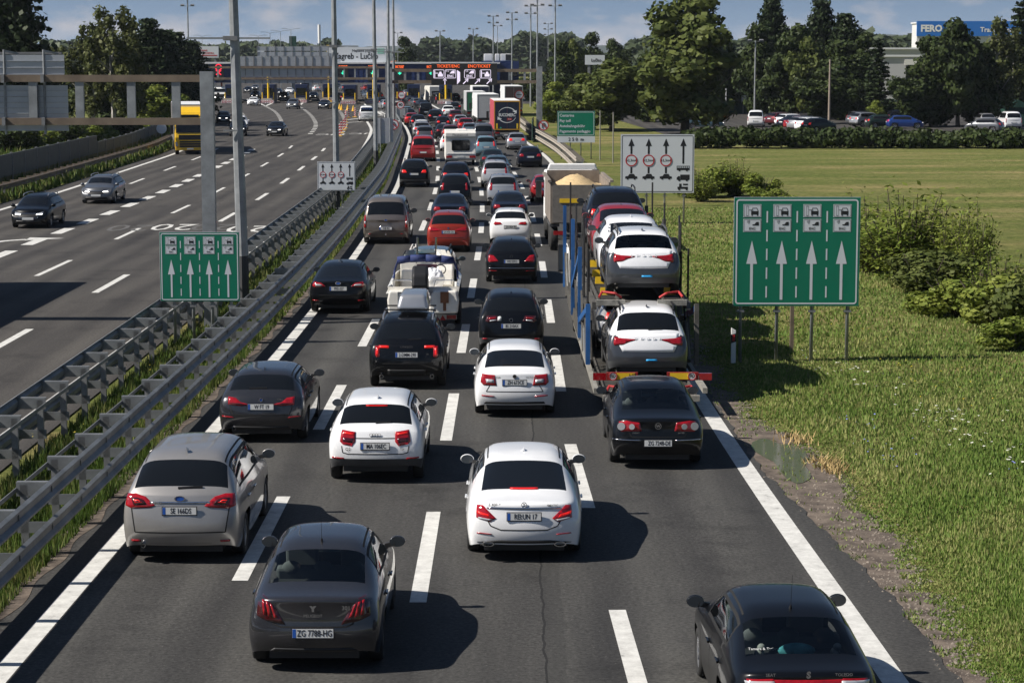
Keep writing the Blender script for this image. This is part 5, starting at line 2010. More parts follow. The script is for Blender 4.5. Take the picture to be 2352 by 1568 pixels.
b = MB().cbox((0, 0, 0.0), (0.8, 1.4, 0.4))
lg = b.build("roof_load", M_TRIMD, bevel=0.1)
for o in COL.objects:
 if o.get("label", "").startswith("black SUV with a roof load"):
  lg.location = o.location + Vector((0, 0, 1.9))
tag(lg, "dark rounded load on the roof of the oncoming black SUV", "roof load")

# parked cars behind the hedge
PG = "cars parked behind the hedge"
def z5r(x, y):
 return 1764 + 0.25 * x, 0.25 * y
for kind, col, (x, y), hd, lab in (
 ("estate", P_DRED, (60, 1150), 0.9, "dark red estate at the back of the parked row by the white van"),
 ("estate", P_WHITE, (150, 1165), 0.9, "white estate second from the back of the parked row"),
 ("saloon", P_NAVY, (170, 1180), 0.9, "navy saloon in the middle of the parked row behind the hedge"),
 ("saloon", P_RED, (235, 1188), 0.9, "red saloon in the parked row, beside the silver cars"),
 ("estate", P_SILVER, (270, 1196), 0.9, "silver estate near the front of the parked row"),
 ("estate", P_WHITE, (340, 1204), 0.9, "white estate at the front of the parked row behind the hedge"),
 ("hatch", P_GREEN, (390, 1212), 0.9, "dark green hatchback just showing over the hedge top"),
 ("mpv", P_GREY, (790, 1150), 1.1, "grey people carrier parked right of the wooden pole"),
 ("suv", P_SILVER, (830, 1165), 1.1, "silver SUV parked in front of the grey people carrier"),
 ("hatch", P_GREEN, (960, 1175), 1.4, "dark green hatchback parked beside the blue car"),
 ("suv", P_NAVY, (1130, 1140), 1.2, "navy SUV with silver roof rails parked behind the blue hatchback"),
 ("hatch", P_BLUE, (1150, 1180), 1.57, "bright blue hatchback parked behind the hedge"),
 ("estate", P_WHITE, (1290, 1150), 1.2, "white estate parked right of the blue hatchback"),
 ("suv", P_SILVER, (2010, 1175), 0.0, "silver SUV parked near the right end of the hedge"),
 ("hatch", P_GREY, (2090, 1215), -1.0, "grey hatchback with red lights low behind the hedge's right end"),
 ("estate", P_BLUEG, (-700, 1180), 1.57, "pale blue-grey estate parked under the big plane tree"),
):
 c = spawn(kind, lab, z5r(x, y), col, group=PG, heading=hd)
spawn("van", "white panel van parked beside the lamp post behind the hedge", (1736, 292), P_WHITE, group="vans parked behind the hedge", heading=0.15)
spawn("van", "white van with red lower half parked at the far right", (2324, 296), P_WHITE, group="vans parked behind the hedge", heading=0.0)
spawn("van", "white police van marked POLICIJA standing on the hatched island", (842, 279), P_WHITE, group="vans in the queue", heading=-0.1)
for o in list(COL.objects):
 if o.get("label", "").startswith("white police van"):
  text("POLICIJA", 0.34, M_PLATEB, o, (0.0, -2.56, 1.62), name="police_lettering", sx=0.9)
# ================================================================== lorries, caravan, boat
def place_xy(root, x, y, rz=0.0, z=0.0):
 root.location = (x, y, z)
 root.rotation_euler = (0, 0, rz)
 return root


def lorry_wheels(root, spots, r=0.5, w=0.32, half=1.0):
 ty, rm, hub = wheel_meshes(r, w)
 for y in spots:
  for s in (-1, 1):
   o = obj("wheel", ty, root)
   o.location = (s * half, y, r)
   if s < 0:
    o.rotation_euler = (0, 0, math.pi)
   obj("rim", rm, o)


def lorry_cab(root, y0, m, W=2.4, H=2.9, L=2.0, high=None, front=True):
 """cab whose back wall is at y0, nose toward +y"""
 cab = MB()
 prof = [(y0, 0.95), (y0 + L - 0.05, 0.55), (y0 + L, 1.4), (y0 + L - 0.12, 1.75), (y0 + L - 0.38, H - 0.25), (y0 + L - 0.6, H), (y0, H)]
 cab.prism(prof, "x", -W / 2, W / 2)
 o = cab.build("cab", m, root, bevel=0.08)
 MB().prism([(y0 + L - 0.10, 1.78), (y0 + L - 0.345, H - 0.38), (y0 + L - 0.325, H - 0.37), (y0 + L - 0.08, 1.79)], "x", -W / 2 + 0.12, W / 2 - 0.12).build("windshield", M_GLASS_D, o)
 for s in (-1, 1):
  MB().box(s * W / 2 - 0.01 + (0.006 if s > 0 else 0), s * W / 2 + 0.01 + (0.006 if s > 0 else -0.006), y0 + 0.6, y0 + L - 0.5, 1.75, H - 0.45).build("door_window", M_GLASS_D, o)
  MB().cbox((s * (W / 2 + 0.22), y0 + L - 0.25, 2.05), (0.26, 0.12, 0.75)).bar((s * (W / 2 - 0.05), y0 + L - 0.3, 2.4), (s * (W / 2 + 0.2), y0 + L - 0.25, 2.4), 0.05, 0.05).build("wing_mirror", M_BLACK, o, bevel=0.03)
 if front:
  MB().box(-W / 2 + 0.25, W / 2 - 0.25, y0 + L - 0.02, y0 + L + 0.02, 0.75, 1.35).build("radiator_grille", M_BLACK, o)
  for s in (-1, 1):
   MB().box(s * 0.95 - 0.17, s * 0.95 + 0.17, y0 + L - 0.05, y0 + L + 0.02, 0.70, 0.98).build("headlight", M_HEADON, o)
 return o


def box_trailer(name, label, L, H, side_m, rear_m, top_m=None, W=2.5, z0=1.0, tractor=True, cab_m=None, rear_fn=None, frame_m=None, cat="lorry"):
 t = thing(name, label, cat)
 body = MB()
 body.m = 0
 body.box(-W / 2, W / 2, 0.0, L, z0, H)
 b = body.build("cargo_box", [side_m], t, bevel=0.03)
 MB().box(-W / 2 + 0.02, W / 2 - 0.02, 0.05, L - 0.05, H + 0.003, H + 0.03).build("box_roof", top_m or M_WHITE, b)
 rd_ = MB()
 for s in (-1, 1):
  rd_.box(min(0.012 * s, s * (W / 2 - 0.10)), max(0.012 * s, s * (W / 2 - 0.10)), -0.03, -0.004, z0 + 0.10, H - 0.12)
 rd_.build("rear_doors", rear_m, b)
 fm = frame_m or M_STEEL
 fr = MB()
 fr.box(-W / 2, -W / 2 + 0.09, -0.045, -0.004, z0, H).box(W / 2 - 0.09, W / 2, -0.045, -0.004, z0, H)
 fr.box(-W / 2 + 0.09, W / 2 - 0.09, -0.045, -0.004, H - 0.11, H).box(-W / 2 + 0.09, W / 2 - 0.09, -0.045, -0.004, z0, z0 + 0.09)
 fr.build("door_frame", fm, b)
 MB().box(-W / 2 + 0.15, W / 2 - 0.15, 0.2, L - 0.3, 0.75, z0 - 0.004).build("chassis", M_BLACK, t)
 bp = MB().box(-W / 2 + 0.1, W / 2 - 0.1, 0.05, 0.12, 0.42, 0.60).build("rear_bumper", M_STEEL_D, t)
 for s in (-1, 1):
  MB().box(s * 0.95 - 0.2, s * 0.95 + 0.2, 0.0, 0.055, 0.66, 0.80).build("tail_light", M_LAMP, t)
  MB().box(s * 0.95 - 0.28, s * 0.95 + 0.28, 0.3, 0.32, 0.25, 0.72).build("mud_flap", M_BLACK, t)
 MB().box(-0.27, 0.27, 0.035, 0.048, 0.46, 0.575).build("license_plate", M_PLATE, t)
 lorry_wheels(t, [1.6, 2.9, 4.2] if L > 9 else [1.8], half=W / 2 - 0.2)
 if tractor:
  lorry_cab(t, L + 0.5, cab_m or M_WHITE, H=min(3.6, H - 0.2))
  lorry_wheels(t, [L - 1.0, L + 1.6], half=W / 2 - 0.2)
 if rear_fn:
  rear_fn(t, b)
 return t


M_NAVYBOX = mat("navy_door_vinyl", (0.010, 0.014, 0.035), 0.4, noise=0.08)
M_REDCURT = mat("red_curtain", (0.40, 0.055, 0.075), 0.6, noise=0.1, nscale=1.2)
M_GREYBOX = mat("grey_box_panel", (0.42, 0.43, 0.44), 0.5, noise=0.06)
M_WBOX = mat("white_box_panel", (0.66, 0.67, 0.68), 0.5, noise=0.06)
M_BROWNBOX = mat("brown_curtain", (0.05, 0.032, 0.032), 0.6, noise=0.1)
M_GREENBOX = mat("green_curtain", (0.02, 0.16, 0.07), 0.5, noise=0.1)
M_AMBER = mat("amber_frame", (0.52, 0.27, 0.02), 0.5)


def bucomerc(t, b):
 text("BUCOMERC", 0.42, M_WHITE, b, (0, -0.036, 2.42), name="door_lettering", bold=0.010, sx=0.72)
 MB().box(0.02, 0.46, -0.040, -0.032, 1.93, 2.13).build("red_name_block", M_RED, b)
 text("Duti", 0.17, M_WHITE, b, (0.24, -0.043, 2.03), name="door_lettering")
 ar = MB()
 for a0, a1 in ((25, 160), (205, 340)):
  pts = [math.radians(a0 + (a1 - a0) * i / 24) for i in range(25)]
  for i in range(24):
   w0, w1 = 0.022 + 0.04 * (1 - i / 24), 0.022 + 0.04 * (1 - (i + 1) / 24)
   p0, p1 = pts[i], pts[i + 1]
   q = lambda a, r: (0.86 * r * math.cos(a), -0.036, 2.42 + 0.72 * r * math.sin(a))
   ar.face([q(p0, 1 - w0), q(p1, 1 - w1), q(p1, 1 + w1), q(p0, 1 + w0)])
  a = math.radians(a0)
  c = (0.86 * math.cos(a), 2.42 + 0.72 * math.sin(a))
  s = 1 if a0 < 100 else -1
  ar.face([(c[0] + s * 0.14, -0.037, c[1] - s * 0.16), (c[0] + s * 0.14, -0.037, c[1] + s * 0.16), (c[0] - s * 0.28, -0.037, c[1] + s * 0.06)])
 ar.build("circling_arrows", M_WHITE, b)
 for s in (-1, 1):
  MB().box(s * 0.98 - 0.08, s * 0.98 + 0.08, -0.042, -0.034, 1.12, 1.62).build("marker_board", M_YELLOW, b)
 MB().disc((-0.62, -0.036, 1.2), 0.09, (0, -1, 0), 0.01).build("green_disc", mat("green_sticker", (0.02, 0.3, 0.2), 0.5), b)


place_xy(box_trailer("curtain_lorry", "articulated lorry with navy rear doors reading BUCOMERC and red side curtains", 13.4, 3.78, M_REDCURT, M_NAVYBOX, M_BEIGE if False else M_WHITE, rear_fn=bucomerc, frame_m=M_AMBER), -0.47, 210, 0.04)
place_xy(box_trailer("box_lorry", "white box lorry just ahead of the navy and red lorry", 13.4, 3.7, M_WBOX, M_GREYBOX), -2.75, 252, 0.06)
place_xy(box_trailer("green_lorry", "green and grey lorry ahead of the white box lorry", 9.5, 3.5, M_GREYBOX, M_GREENBOX, cab_m=M_GREENBOX), -4.7, 286, 0.06)
place_xy(box_trailer("tall_lorry", "tall lorry with dark brown rear and white side, under the gantry", 13.4, 4.05, M_WBOX, M_BROWNBOX), 0.25, 300, 0.05)
place_xy(box_trailer("far_lorry", "far white-roofed lorry left of the tall brown one", 12, 3.7, M_WBOX, M_NAVYBOX), -4.6, 325, 0.05)

# oncoming yellow lorry
M_YTRUCK = paint("lorry_yellow", (0.80, 0.48, 0.015))
M_TRAILGREY = mat("grey_tarpaulin", (0.13, 0.125, 0.12), 0.6, noise=0.15, nscale=0.8)
def oncoming_lorry(label, x, y, cab_m, rz, box_m=M_TRAILGREY, name="yellow_lorry", detail=True):
 t = thing(name, label, "lorry")
 L = 13.4
 b = MB().box(-1.25, 1.25, 0, L, 1.0, 4.0).build("cargo_box", box_m, t, bevel=0.03)
 MB().box(-1.22, 1.22, 0.05, L - 0.05, 4.003, 4.04).build("box_roof", M_WBOX, b)
 MB().box(-1.1, 1.1, 0.2, L + 2, 0.72, 0.996).build("chassis", M_BLACK, t)
 lorry_wheels(t, [2.0, 3.3, 4.6, L - 0.6, L + 1.9], half=1.05)
 o = lorry_cab(t, L + 0.5, cab_m, W=2.48, H=3.35, L=2.2, front=False)
 yf = L + 2.7
 MB().prism([(L + 0.55, 3.36), (L + 2.0, 3.36), (L + 1.3, 3.85), (L + 0.55, 3.95)], "x", -1.1, 1.1).build("roof_deflector", cab_m, o, bevel=0.05)
 MB().box(-0.75, 0.75, yf - 0.42, yf - 0.36, 3.0, 3.25).build("roof_light_box", M_BLACK, o)
 MB().box(-0.92, 0.92, yf - 0.01, yf + 0.025, 1.22, 1.62).build("front_panel", M_BLACK, o)
 g_ = MB()
 for z in (0.62, 0.80, 0.98):
  g_.box(-0.85, 0.85, yf - 0.04, yf + 0.03, z, z + 0.13)
 g_.build("radiator_grille", M_BLACK, o)
 for s in (-1, 1):
  MB().prism([(s * 0.95, 0.72), (s * 1.2, 0.66), (s * 1.22, 1.02), (s * 1.06, 1.08)], "y", yf - 0.06, yf + 0.02).build("headlight", M_HEAD, o)
 text("LEGRO PROMET", 0.20, M_YELLOW, o, (0, yf - 0.20, 2.92), rot=(math.pi / 2 - 0.25, 0, math.pi), name="cab_lettering", bold=0.004)
 MB().box(-0.26, 0.26, yf + 0.0, yf + 0.035, 0.42, 0.54).build("license_plate", M_PLATE, o)
 MB().box(-1.2, 1.2, yf - 0.12, yf + 0.01, 0.36, 0.60).build("front_bumper", cab_m, o, bevel=0.03)
 place_xy(t, x, y, rz)
 return t
q = G(437, 355)
h_ = -0.17
oncoming_lorry("yellow-fronted articulated lorry with grey tarpaulin, oncoming behind the gantry post", q.x + 15.6 * math.sin(h_), q.y + 15.6 * math.cos(h_), M_YTRUCK, math.pi - h_)
oncoming_lorry("grey lorry whose shadow falls on the lane beside the nearest left dashes", -20.5, 75.2, P_WHITE, math.pi, name="passing_lorry")
# small lorry with a load crane near the booths
t = box_trailer("crane_lorry", "white lorry with an orange load crane oncoming at the far left booth", 6.0, 1.6, M_STEEL_D, M_STEEL_D, M_STEEL_D, tractor=False)
lorry_cab(t, 6.3, M_WHITE, H=2.7)
lorry_wheels(t, [7.3])
cr = MB()
cr.bar((0, 5.6, 1.6), (0, 5.6, 3.4), 0.3, 0.3).bar((0, 5.6, 3.4), (0.3, 2.6, 3.9), 0.25, 0.25).bar((0.3, 2.6, 3.9), (0.2, 4.6, 2.6), 0.2, 0.2)
cr.build("load_crane", mat("crane_orange", (0.5, 0.08, 0.03), 0.5), t)
place_xy(t, -53.3, 408, math.pi)

# caravan behind the white hatchback
cv = thing("caravan", "cream white touring caravan reading Fleetwood above its rear window", "caravan")
M_CREAM = mat("caravan_cream", (0.68, 0.665, 0.62), 0.45, noise=0.04)
prof = [(0.10, 0.42), (0.0, 0.50), (0.0, 0.95), (0.14, 1.75), (0.10, 2.05), (0.0, 2.10), (0.0, 2.42), (0.35, 2.52), (5.0, 2.52), (5.5, 2.2), (5.7, 1.2), (5.5, 0.42)]
bd = MB().prism(prof, "x", -1.13, 1.13).build("caravan_body", M_CREAM, cv, bevel=0.06)
MB().prism([(-0.6, 1.1), (0.6, 1.1), (0.66, 1.18), (0.66, 1.80), (0.6, 1.88), (-0.6, 1.88), (-0.66, 1.80), (-0.66, 1.18)], "y", -0.015, 0.16).build("rear_window", M_GLASS_D, bd)
text("Fleetwood", 0.26, M_TRIM, bd, (-0.05, -0.012, 2.25), name="caravan_lettering")
MB().prism([(-1.05, 0.86), (1.05, 0.86), (0.95, 0.93), (-0.95, 0.93)], "y", -0.03, 0.02).build("rear_bumper_ledge", M_WHITE, bd, bevel=0.015)
for s in (-1, 1):
 MB().box(s * 0.86 - 0.22, s * 0.86 + 0.22, -0.02, 0.03, 0.58, 0.74).build("tail_light", M_LAMP, bd)
MB().box(-0.26, 0.26, -0.02, 0.02, 0.60, 0.72).build("license_plate", M_PLATE, bd)
for y in (1.4, 3.0):
 MB().cbox((0.1, y, 2.56), (0.7, 0.7, 0.09)).build("roof_hatch", M_WHITE, bd, bevel=0.03)
MB().bar((0, 5.4, 0.42), (0, 7.0, 0.45), 0.08, 0.08).build("tow_bar", M_STEEL, cv)
lorry_wheels(cv, [2.9], r=0.31, w=0.19, half=1.0)
place_xy(cv, (1058.5 - 1176) / 31.3, 160.0, -0.045 * -1.0)

# white motor caravans at the booths
def camper(label, uv, rear):
 t = thing("motor_caravan", label, "camper")
 b = MB().prism([(0, 0.45), (0, 2.9), (0.2, 3.0), (5.2, 3.0), (5.9, 2.6), (5.2, 2.15), (5.9, 1.25), (6.6, 1.0), (6.7, 0.45)], "x", -1.12, 1.12).build("camper_body", M_CREAM, t, bevel=0.06)
 MB().prism([(5.3, 2.10), (5.95, 1.28), (5.99, 1.29), (5.34, 2.12)], "x", -0.95, 0.95).build("windshield", M_GLASS_D, b)
 MB().prism([(5.65, 2.9), (5.96, 2.62), (5.99, 2.64), (5.68, 2.92)], "x", -0.7, 0.7).build("overcab_window", M_GLASS_D, b)
 MB().box(-0.7, 0.7, -0.02, 0.02, 1.5, 2.1).build("rear_window", M_GLASS_D, b)
 for s in (-1, 1):
  MB().box(s * 1.0 - 0.08, s * 1.0 + 0.08, -0.02, 0.02, 0.7, 1.1).build("tail_light", M_LAMP, b)
 lorry_wheels(t, [1.6, 5.6], r=0.34, w=0.2, half=1.0)
 q = G(*uv)
 if rear:
  place_xy(t, q.x, q.y, 0.2)
 else:
  place_xy(t, q.x, q.y + 6.7, math.pi)
camper("white motor caravan leaving toward the booth right of the yellow columns", (1001, 237), True)
camper("white motor caravan oncoming at the middle booth, with a window over its cab", (700, 212), False)

# ------------------------------------------------------------------ tipper lorry
tp = thing("tipper_lorry", "white tipper lorry loaded with straw-coloured sand, ahead of the car transporter", "lorry")
M_TIP = mat("dirty_tipper_steel", (0.25, 0.215, 0.18), 0.75, noise=0.35, nscale=1.8, dark=(0.13, 0.11, 0.095))
by = MB()
by.box(-1.22, -1.14, 0.1, 6.4, 1.15, 2.82).box(1.14, 1.22, 0.1, 6.4, 1.15, 2.82).box(-1.14, 1.14, 6.32, 6.4, 1.15, 3.0).box(-1.14, 1.14, 0.1, 6.3, 1.15, 1.25)
bo = by.build("tipper_body", M_TIP, tp)
MB().prism([(-1.14, 1.2), (1.14, 1.2), (1.14, 2.72), (-1.14, 2.72)], "y", 0.02, 0.095).build("tailgate", mat("tailgate_steel", (0.16, 0.145, 0.13), 0.7, noise=0.2), bo)
for s in (-1, 1):
 MB().box(s * 1.26 - 0.07, s * 1.26 + 0.07, 0.0, 6.4, 2.825, 2.92).build("side_rim", M_TIP, bo)
 MB().box(s * 0.45 - 0.4, s * 0.45 + 0.4, -0.01, 0.016, 1.55 if s > 0 else 2.0, 1.72 if s > 0 else 2.17).build("marker_board", M_YELLOW, bo)
sm = MB()
n = 14
hgt = lambda i, j: 2.45 + 0.58 * math.exp(-((i - n / 2.2) / 5.0) ** 2 - ((j - n / 2.6) / 5.0) ** 2) + 0.03 * math.sin(i * 2.3 + j * 1.7)
for i in range(n):
 for j in range(n):
  pt = lambda a, b: (-1.13 + 2.26 * a / n, 0.12 + 6.15 * b / n, hgt(a, b))
  sm.face([pt(i, j), pt(i + 1, j), pt(i + 1, j + 1), pt(i, j + 1)])
so = sm.build("sand_load", mat("pale_sand", (0.52, 0.38, 0.20), 0.9, noise=0.2, nscale=6, bump=0.8, bscale=20), None, smooth=True)
tag(so, "heap of pale straw-coloured sand in the tipper lorry's body", "sand heap")
MB().box(-0.5, 0.5, 0.4, 9.0, 0.75, 1.1).build("chassis", M_BLACK, tp)
lorry_wheels(tp, [1.0, 2.4, 6.4, 8.0], half=1.05)
for s in (-1, 1):
 MB().box(s * 0.9 - 0.2, s * 0.9 + 0.2, -0.02, 0.06, 0.7, 0.86).build("tail_light", M_LAMP, tp)
 MB().prism([(0.2, 1.02), (3.1, 1.02), (3.1, 1.12), (0.2, 1.12)], "x", s * 1.05 - 0.2, s * 1.05 + 0.2).build("mudguard", M_TRIM, tp)
lorry_cab(tp, 6.9, M_WHITE, W=2.4, H=2.95, front=True)
MB().prism([(-1.1, 2.98), (1.1, 2.98), (1.0, 3.25), (-1.0, 3.25)], "y", 7.0, 7.3).build("roof_spoiler", M_WHITE, tp, bevel=0.05)
MB().tube((1.0, 6.75, 1.2), (1.0, 6.75, 3.0), 0.16).build("exhaust_stack", M_BLACK, tp)
place_xy(tp, 2.78, 88.2, 0.02)
place_xy(so, 2.78, 88.2, 0.02)

# ------------------------------------------------------------------ car transporter
ct = thing("car_transporter", "blue-posted car transporter stacked with new cars in the right lane", "lorry")
M_CTB = mat("transporter_blue", (0.015, 0.085, 0.25), 0.45, noise=0.2, nscale=3)
M_DECK = mat("worn_deck_and_shaded_posts", (0.10, 0.095, 0.085), 0.65, 0.3, noise=0.35, nscale=5)
M_RAMP = mat("ramp_grate", (0.26, 0.25, 0.22), 0.7, 0.2, noise=0.3, nscale=8)
RED_TUBE = mat("red_hose", (0.42, 0.03, 0.03), 0.5)
def track(mb, x, y0, y1, z, w=0.42):
 mb.box(x - w / 2, x + w / 2, y0, y1, z - 0.03, z)
 mb.box(x - w / 2 - 0.04, x - w / 2, y0, y1, z - 0.06, z + 0.05).box(x + w / 2, x + w / 2 + 0.04, y0, y1, z - 0.06, z + 0.05)
 y = y0 + 0.15
 while y < y1:
  mb.box(x - w / 2 + 0.04, x + w / 2 - 0.04, y, y + 0.06, z + 0.003, z + 0.02)
  y += 0.22
for nm, y0, y1, z in (("lower_deck", 0.35, 13.0, 0.46), ("upper_deck", 3.8, 21.5, 2.18)):
 mb = MB()
 for x in (-0.76, 0.76):
  track(mb, x, y0, y1, z)
 mb.box(-0.5, 0.5, y0 + 0.1, y1, z - 0.12, z - 0.05)
 for k in range(int((y1 - y0) / 2.2)):
  yy_ = y0 + 0.5 + k * 2.2
  mb.box(-1.02, 1.02, yy_, yy_ + 0.10, z - 0.16, z - 0.07)
 o = mb.build(nm, M_DECK, ct)
 for s in (-1, 1):
  MB().box(s * 0.72 - 0.34, s * 0.72 + 0.34, y0 - 0.12, y0 - 0.004, z - 0.10, z + 0.03).build("deck_lip", M_RAMP, o)
  MB().path([(s * 0.98, y0 + 0.1, z + 0.08), (s * 0.9, y0 + 0.3, z + 0.18), (s * 0.6, y0 + 0.15, z + 0.16), (s * 0.45, y0 + 0.25, z + 0.05)], 0.03).build("tie_strap", RED_TUBE, o)
for s in (-1, 1):
 for y, z0, z1 in ((3.3, 0.75, 2.15), (8.2, 0.75, 3.05), (13.2, 0.75, 3.4), (20.2, 0.8, 3.3)):
  MB().bar((s * 1.26, y, z0), (s * 1.26, y + 0.1, z1), 0.10, 0.16, up=(0, 1, 0)).build("deck_post", M_CTB if s < 0 else M_DECK, ct)  # right posts are blue too; the dark deck colour stands in for shade
 MB().box(s * 1.10 - 0.05, s * 1.10 + 0.05, 3.7, 21.5, 1.98, 2.16).build("deck_side_beam", M_DECK, ct)
 for y in range(8):
  MB().bar((s * 1.24, 4.6 + 2.1 * y, 0.6), (s * 1.24, 5.6 + 2.1 * y, 2.0), 0.05, 0.07).build("lattice_strut", M_DECK, ct)
 MB().bar((s * 1.26, 3.4, 2.05), (s * 1.26, 8.2, 1.2), 0.07, 0.14).build("diagonal_brace", M_CTB, ct)
 MB().bar((s * 1.26, 8.3, 2.9), (s * 1.26, 13.2, 1.6), 0.07, 0.14).build("diagonal_brace", M_CTB, ct)
 MB().prism([(6.2, 0.55), (8.6, 0.55), (8.3, 1.15), (6.5, 1.15)], "x", s * 1.21 - 0.02, s * 1.21 + 0.02).build("side_guard", M_STEEL, ct)
 MB().box(s * 1.2 - 0.05, s * 1.2 + 0.05, 0.5, 13.0, 0.50, 0.62).build("side_sill", M_RAMP, ct)
 for y in (6.0, 9.0, 11.0, 14.0, 16.0, 18.5):
  MB().tube((s * 1.12, y, 2.15), (s * 1.12, y, 3.15), 0.022, 0.022, 6).build("handrail_post", M_BLACK, ct)
 for y, hz in ((5.0, 3.3), (7.2, 3.75), (7.6, 3.9), (12.4, 3.9), (17.0, 4.2)):
  MB().tube((s * 1.2, y, 1.9), (s * 1.2, y, hz), 0.028, 0.028, 6).build("load_pole", M_BLACK, ct)
 for y in (4.2, 9.4, 14.4):
  c_ = MB().tube((s * 1.16, y, 0.7), (s * 1.16, y + 1.0, 1.5), 0.06, 0.06, 8).build("hydraulic_ram", M_DECK, ct)
  MB().tube((s * 1.16, y + 1.0, 1.5), (s * 1.16, y + 1.5, 1.95), 0.03, 0.03, 8).build("ram_rod", M_CHROME, c_)
 for y in (4.9, 7.5, 9.3, 12.0):
  MB().prism([(y, 2.19), (y + 0.25, 2.19), (y + 0.02, 2.38)], "x", s * 0.76 - 0.14, s * 0.76 + 0.14).build("wheel_chock", M_YELLOW, ct)
 MB().box(s * 1.23 - 0.02, s * 1.23 + 0.02, 9.9, 18.0, 0.55, 0.95).build("side_panel", M_DECK, ct)
 MB().tube((s * 1.12, 6.0, 2.75), (s * 1.12, 18.5, 2.75), 0.015, 0.015, 6).build("guard_wire", M_BLACK, ct)
 bd = MB().box(s * 0.66 - 0.34, s * 0.66 + 0.34, -0.02, 0.05, 0.87, 1.04).build("light_board", mat("board_red", (0.26, 0.015, 0.012), 0.5), ct)
 MB().box(s * 0.58 - 0.20, s * 0.58 + 0.20, -0.026, -0.021, 0.89, 1.03).build("yellow_marker", M_YELLOW, bd)
 MB().box(s * 1.15 - 0.14, s * 1.15 + 0.14, -0.02, 0.06, 0.87, 1.02).build("tail_light", M_LAMP, ct)
 MB().disc((s * 0.86, -0.028, 0.96), 0.095, (0, -1, 0), 0.006, 20).build("speed_roundel", M_WHITE, bd)
 MB().disc((s * 0.86, -0.034, 0.96), 0.095, (0, -1, 0), 0.006, 20, 0.075).build("roundel_ring", M_RED, bd)
 text("80" if s < 0 else "90", 0.12, M_SIGNK, bd, (s * 0.86, -0.041, 0.96), name="roundel_number", bold=0.003)
text("HR", 0.12, M_SIGNK, ct, (-0.43, -0.032, 0.965), name="country_letters", bold=0.002)
MB().box(-0.5, 0.5, 0.4, 21, 0.60 - 0.26, 0.295 + 0.0).build("chassis", M_BLACK, ct)
lorry_wheels(ct, [8.2, 9.4, 15.5], r=0.42, half=1.02)
MB().box(-1.2, 1.2, 19.6, 21.6, 0.8, 2.05).build("cab", M_WHITE, ct, bevel=0.08)
mo = MB().cbox((-1.32, 20.6, 1.65), (0.28, 0.14, 0.85)).bar((-1.1, 20.7, 1.95), (-1.35, 20.6, 2.0), 0.05, 0.05).build("wing_mirror", M_BLACK, ct, bevel=0.03)
MB().box(-1.43, -1.21, 20.52, 20.528, 1.3, 1.98).build("mirror_glass", M_MIRR, mo)
CTX, CTY = 3.05, 46.8
place_xy(ct, CTX, CTY, 0.008)

M_FILM = paint("transport_film_white", (0.80, 0.81, 0.83), 0.0, 0.45)
M_BLUETAPE = mat("blue_tape", (0.02, 0.35, 0.75), 0.5)
def film(root, bvh, p):
 """white protective film over tailgate, roof and bonnet of a grey car"""
 hw = p["W"] / 2
 add_patch(bvh, root, "tailgate_film", [(-0.62 * hw, 0.70), (0.62 * hw, 0.70), (0.70 * hw, 0.84), (0.74 * hw, 1.10), (-0.74 * hw, 1.10), (-0.70 * hw, 0.84)], M_FILM, off=0.006)
 add_patch(bvh, root, "blue_tow_cover", [(-0.05, 0.50), (0.20, 0.50), (0.20, 0.54), (-0.05, 0.54)], M_BLUETAPE, off=0.02)
 for i, ch in enumerate("SKODA"):
  text(ch, 0.085, M_FILM, root, (-0.28 + 0.14 * i, rear_y(bvh, -0.28 + 0.14 * i, 0.99) - 0.02, 0.99), name="tailgate_letter", extrude=0.004, bold=0.002)
SK = dict(clad=True, clad_m=M_TRIM, zdeck=1.06, zwb=1.12, yb=0.18, yr=0.58, yf=2.7, yc=3.4, belt=1.02, hood=1.0, nose=0.8, wb=2.66, aR=0.86, wr=0.345, clr=0.25, gw=0.72, wbw=0.85, plate_txt=None, side=True)
def load(c, y, z, dx=0.05):
 c.location = (CTX + dx, CTY + y + c["L"] / 2, z)
 c.rotation_euler = (0, 0, 0.0)
LP_ = [(0.56, 0.92), (0.70, 0.86), (0.90, 0.84), (0.93, 0.90), (0.92, 1.03), (0.74, 1.0), (0.40, 0.985), (0.42, 0.96)]
P_SKG = paint("transported_grey", (0.07, 0.073, 0.08), 0.5)
c = make_car("grey SUV under white film on the transporter's upper deck, rearmost, glass uncovered", L=4.24, W=1.80, H=1.55, body=P_FILM if False else P_SKG, rails=M_TRIM, lamp=LP_, glass={"rear_window": M_GLASS_C}, cabin=True, extra=film, **SK)
load(c, 4.15, 2.20)
K1 = c
c = make_car("grey and white-filmed SUV on the transporter's lower deck, just above its light board", L=4.70, W=1.88, H=1.66, body=P_SKG, rails=M_BLACK, lamp=LP_, extra=film, wipe=(0.0, 0.3, 1.20), **SK)
load(c, 2.2, 0.48)
K2 = c
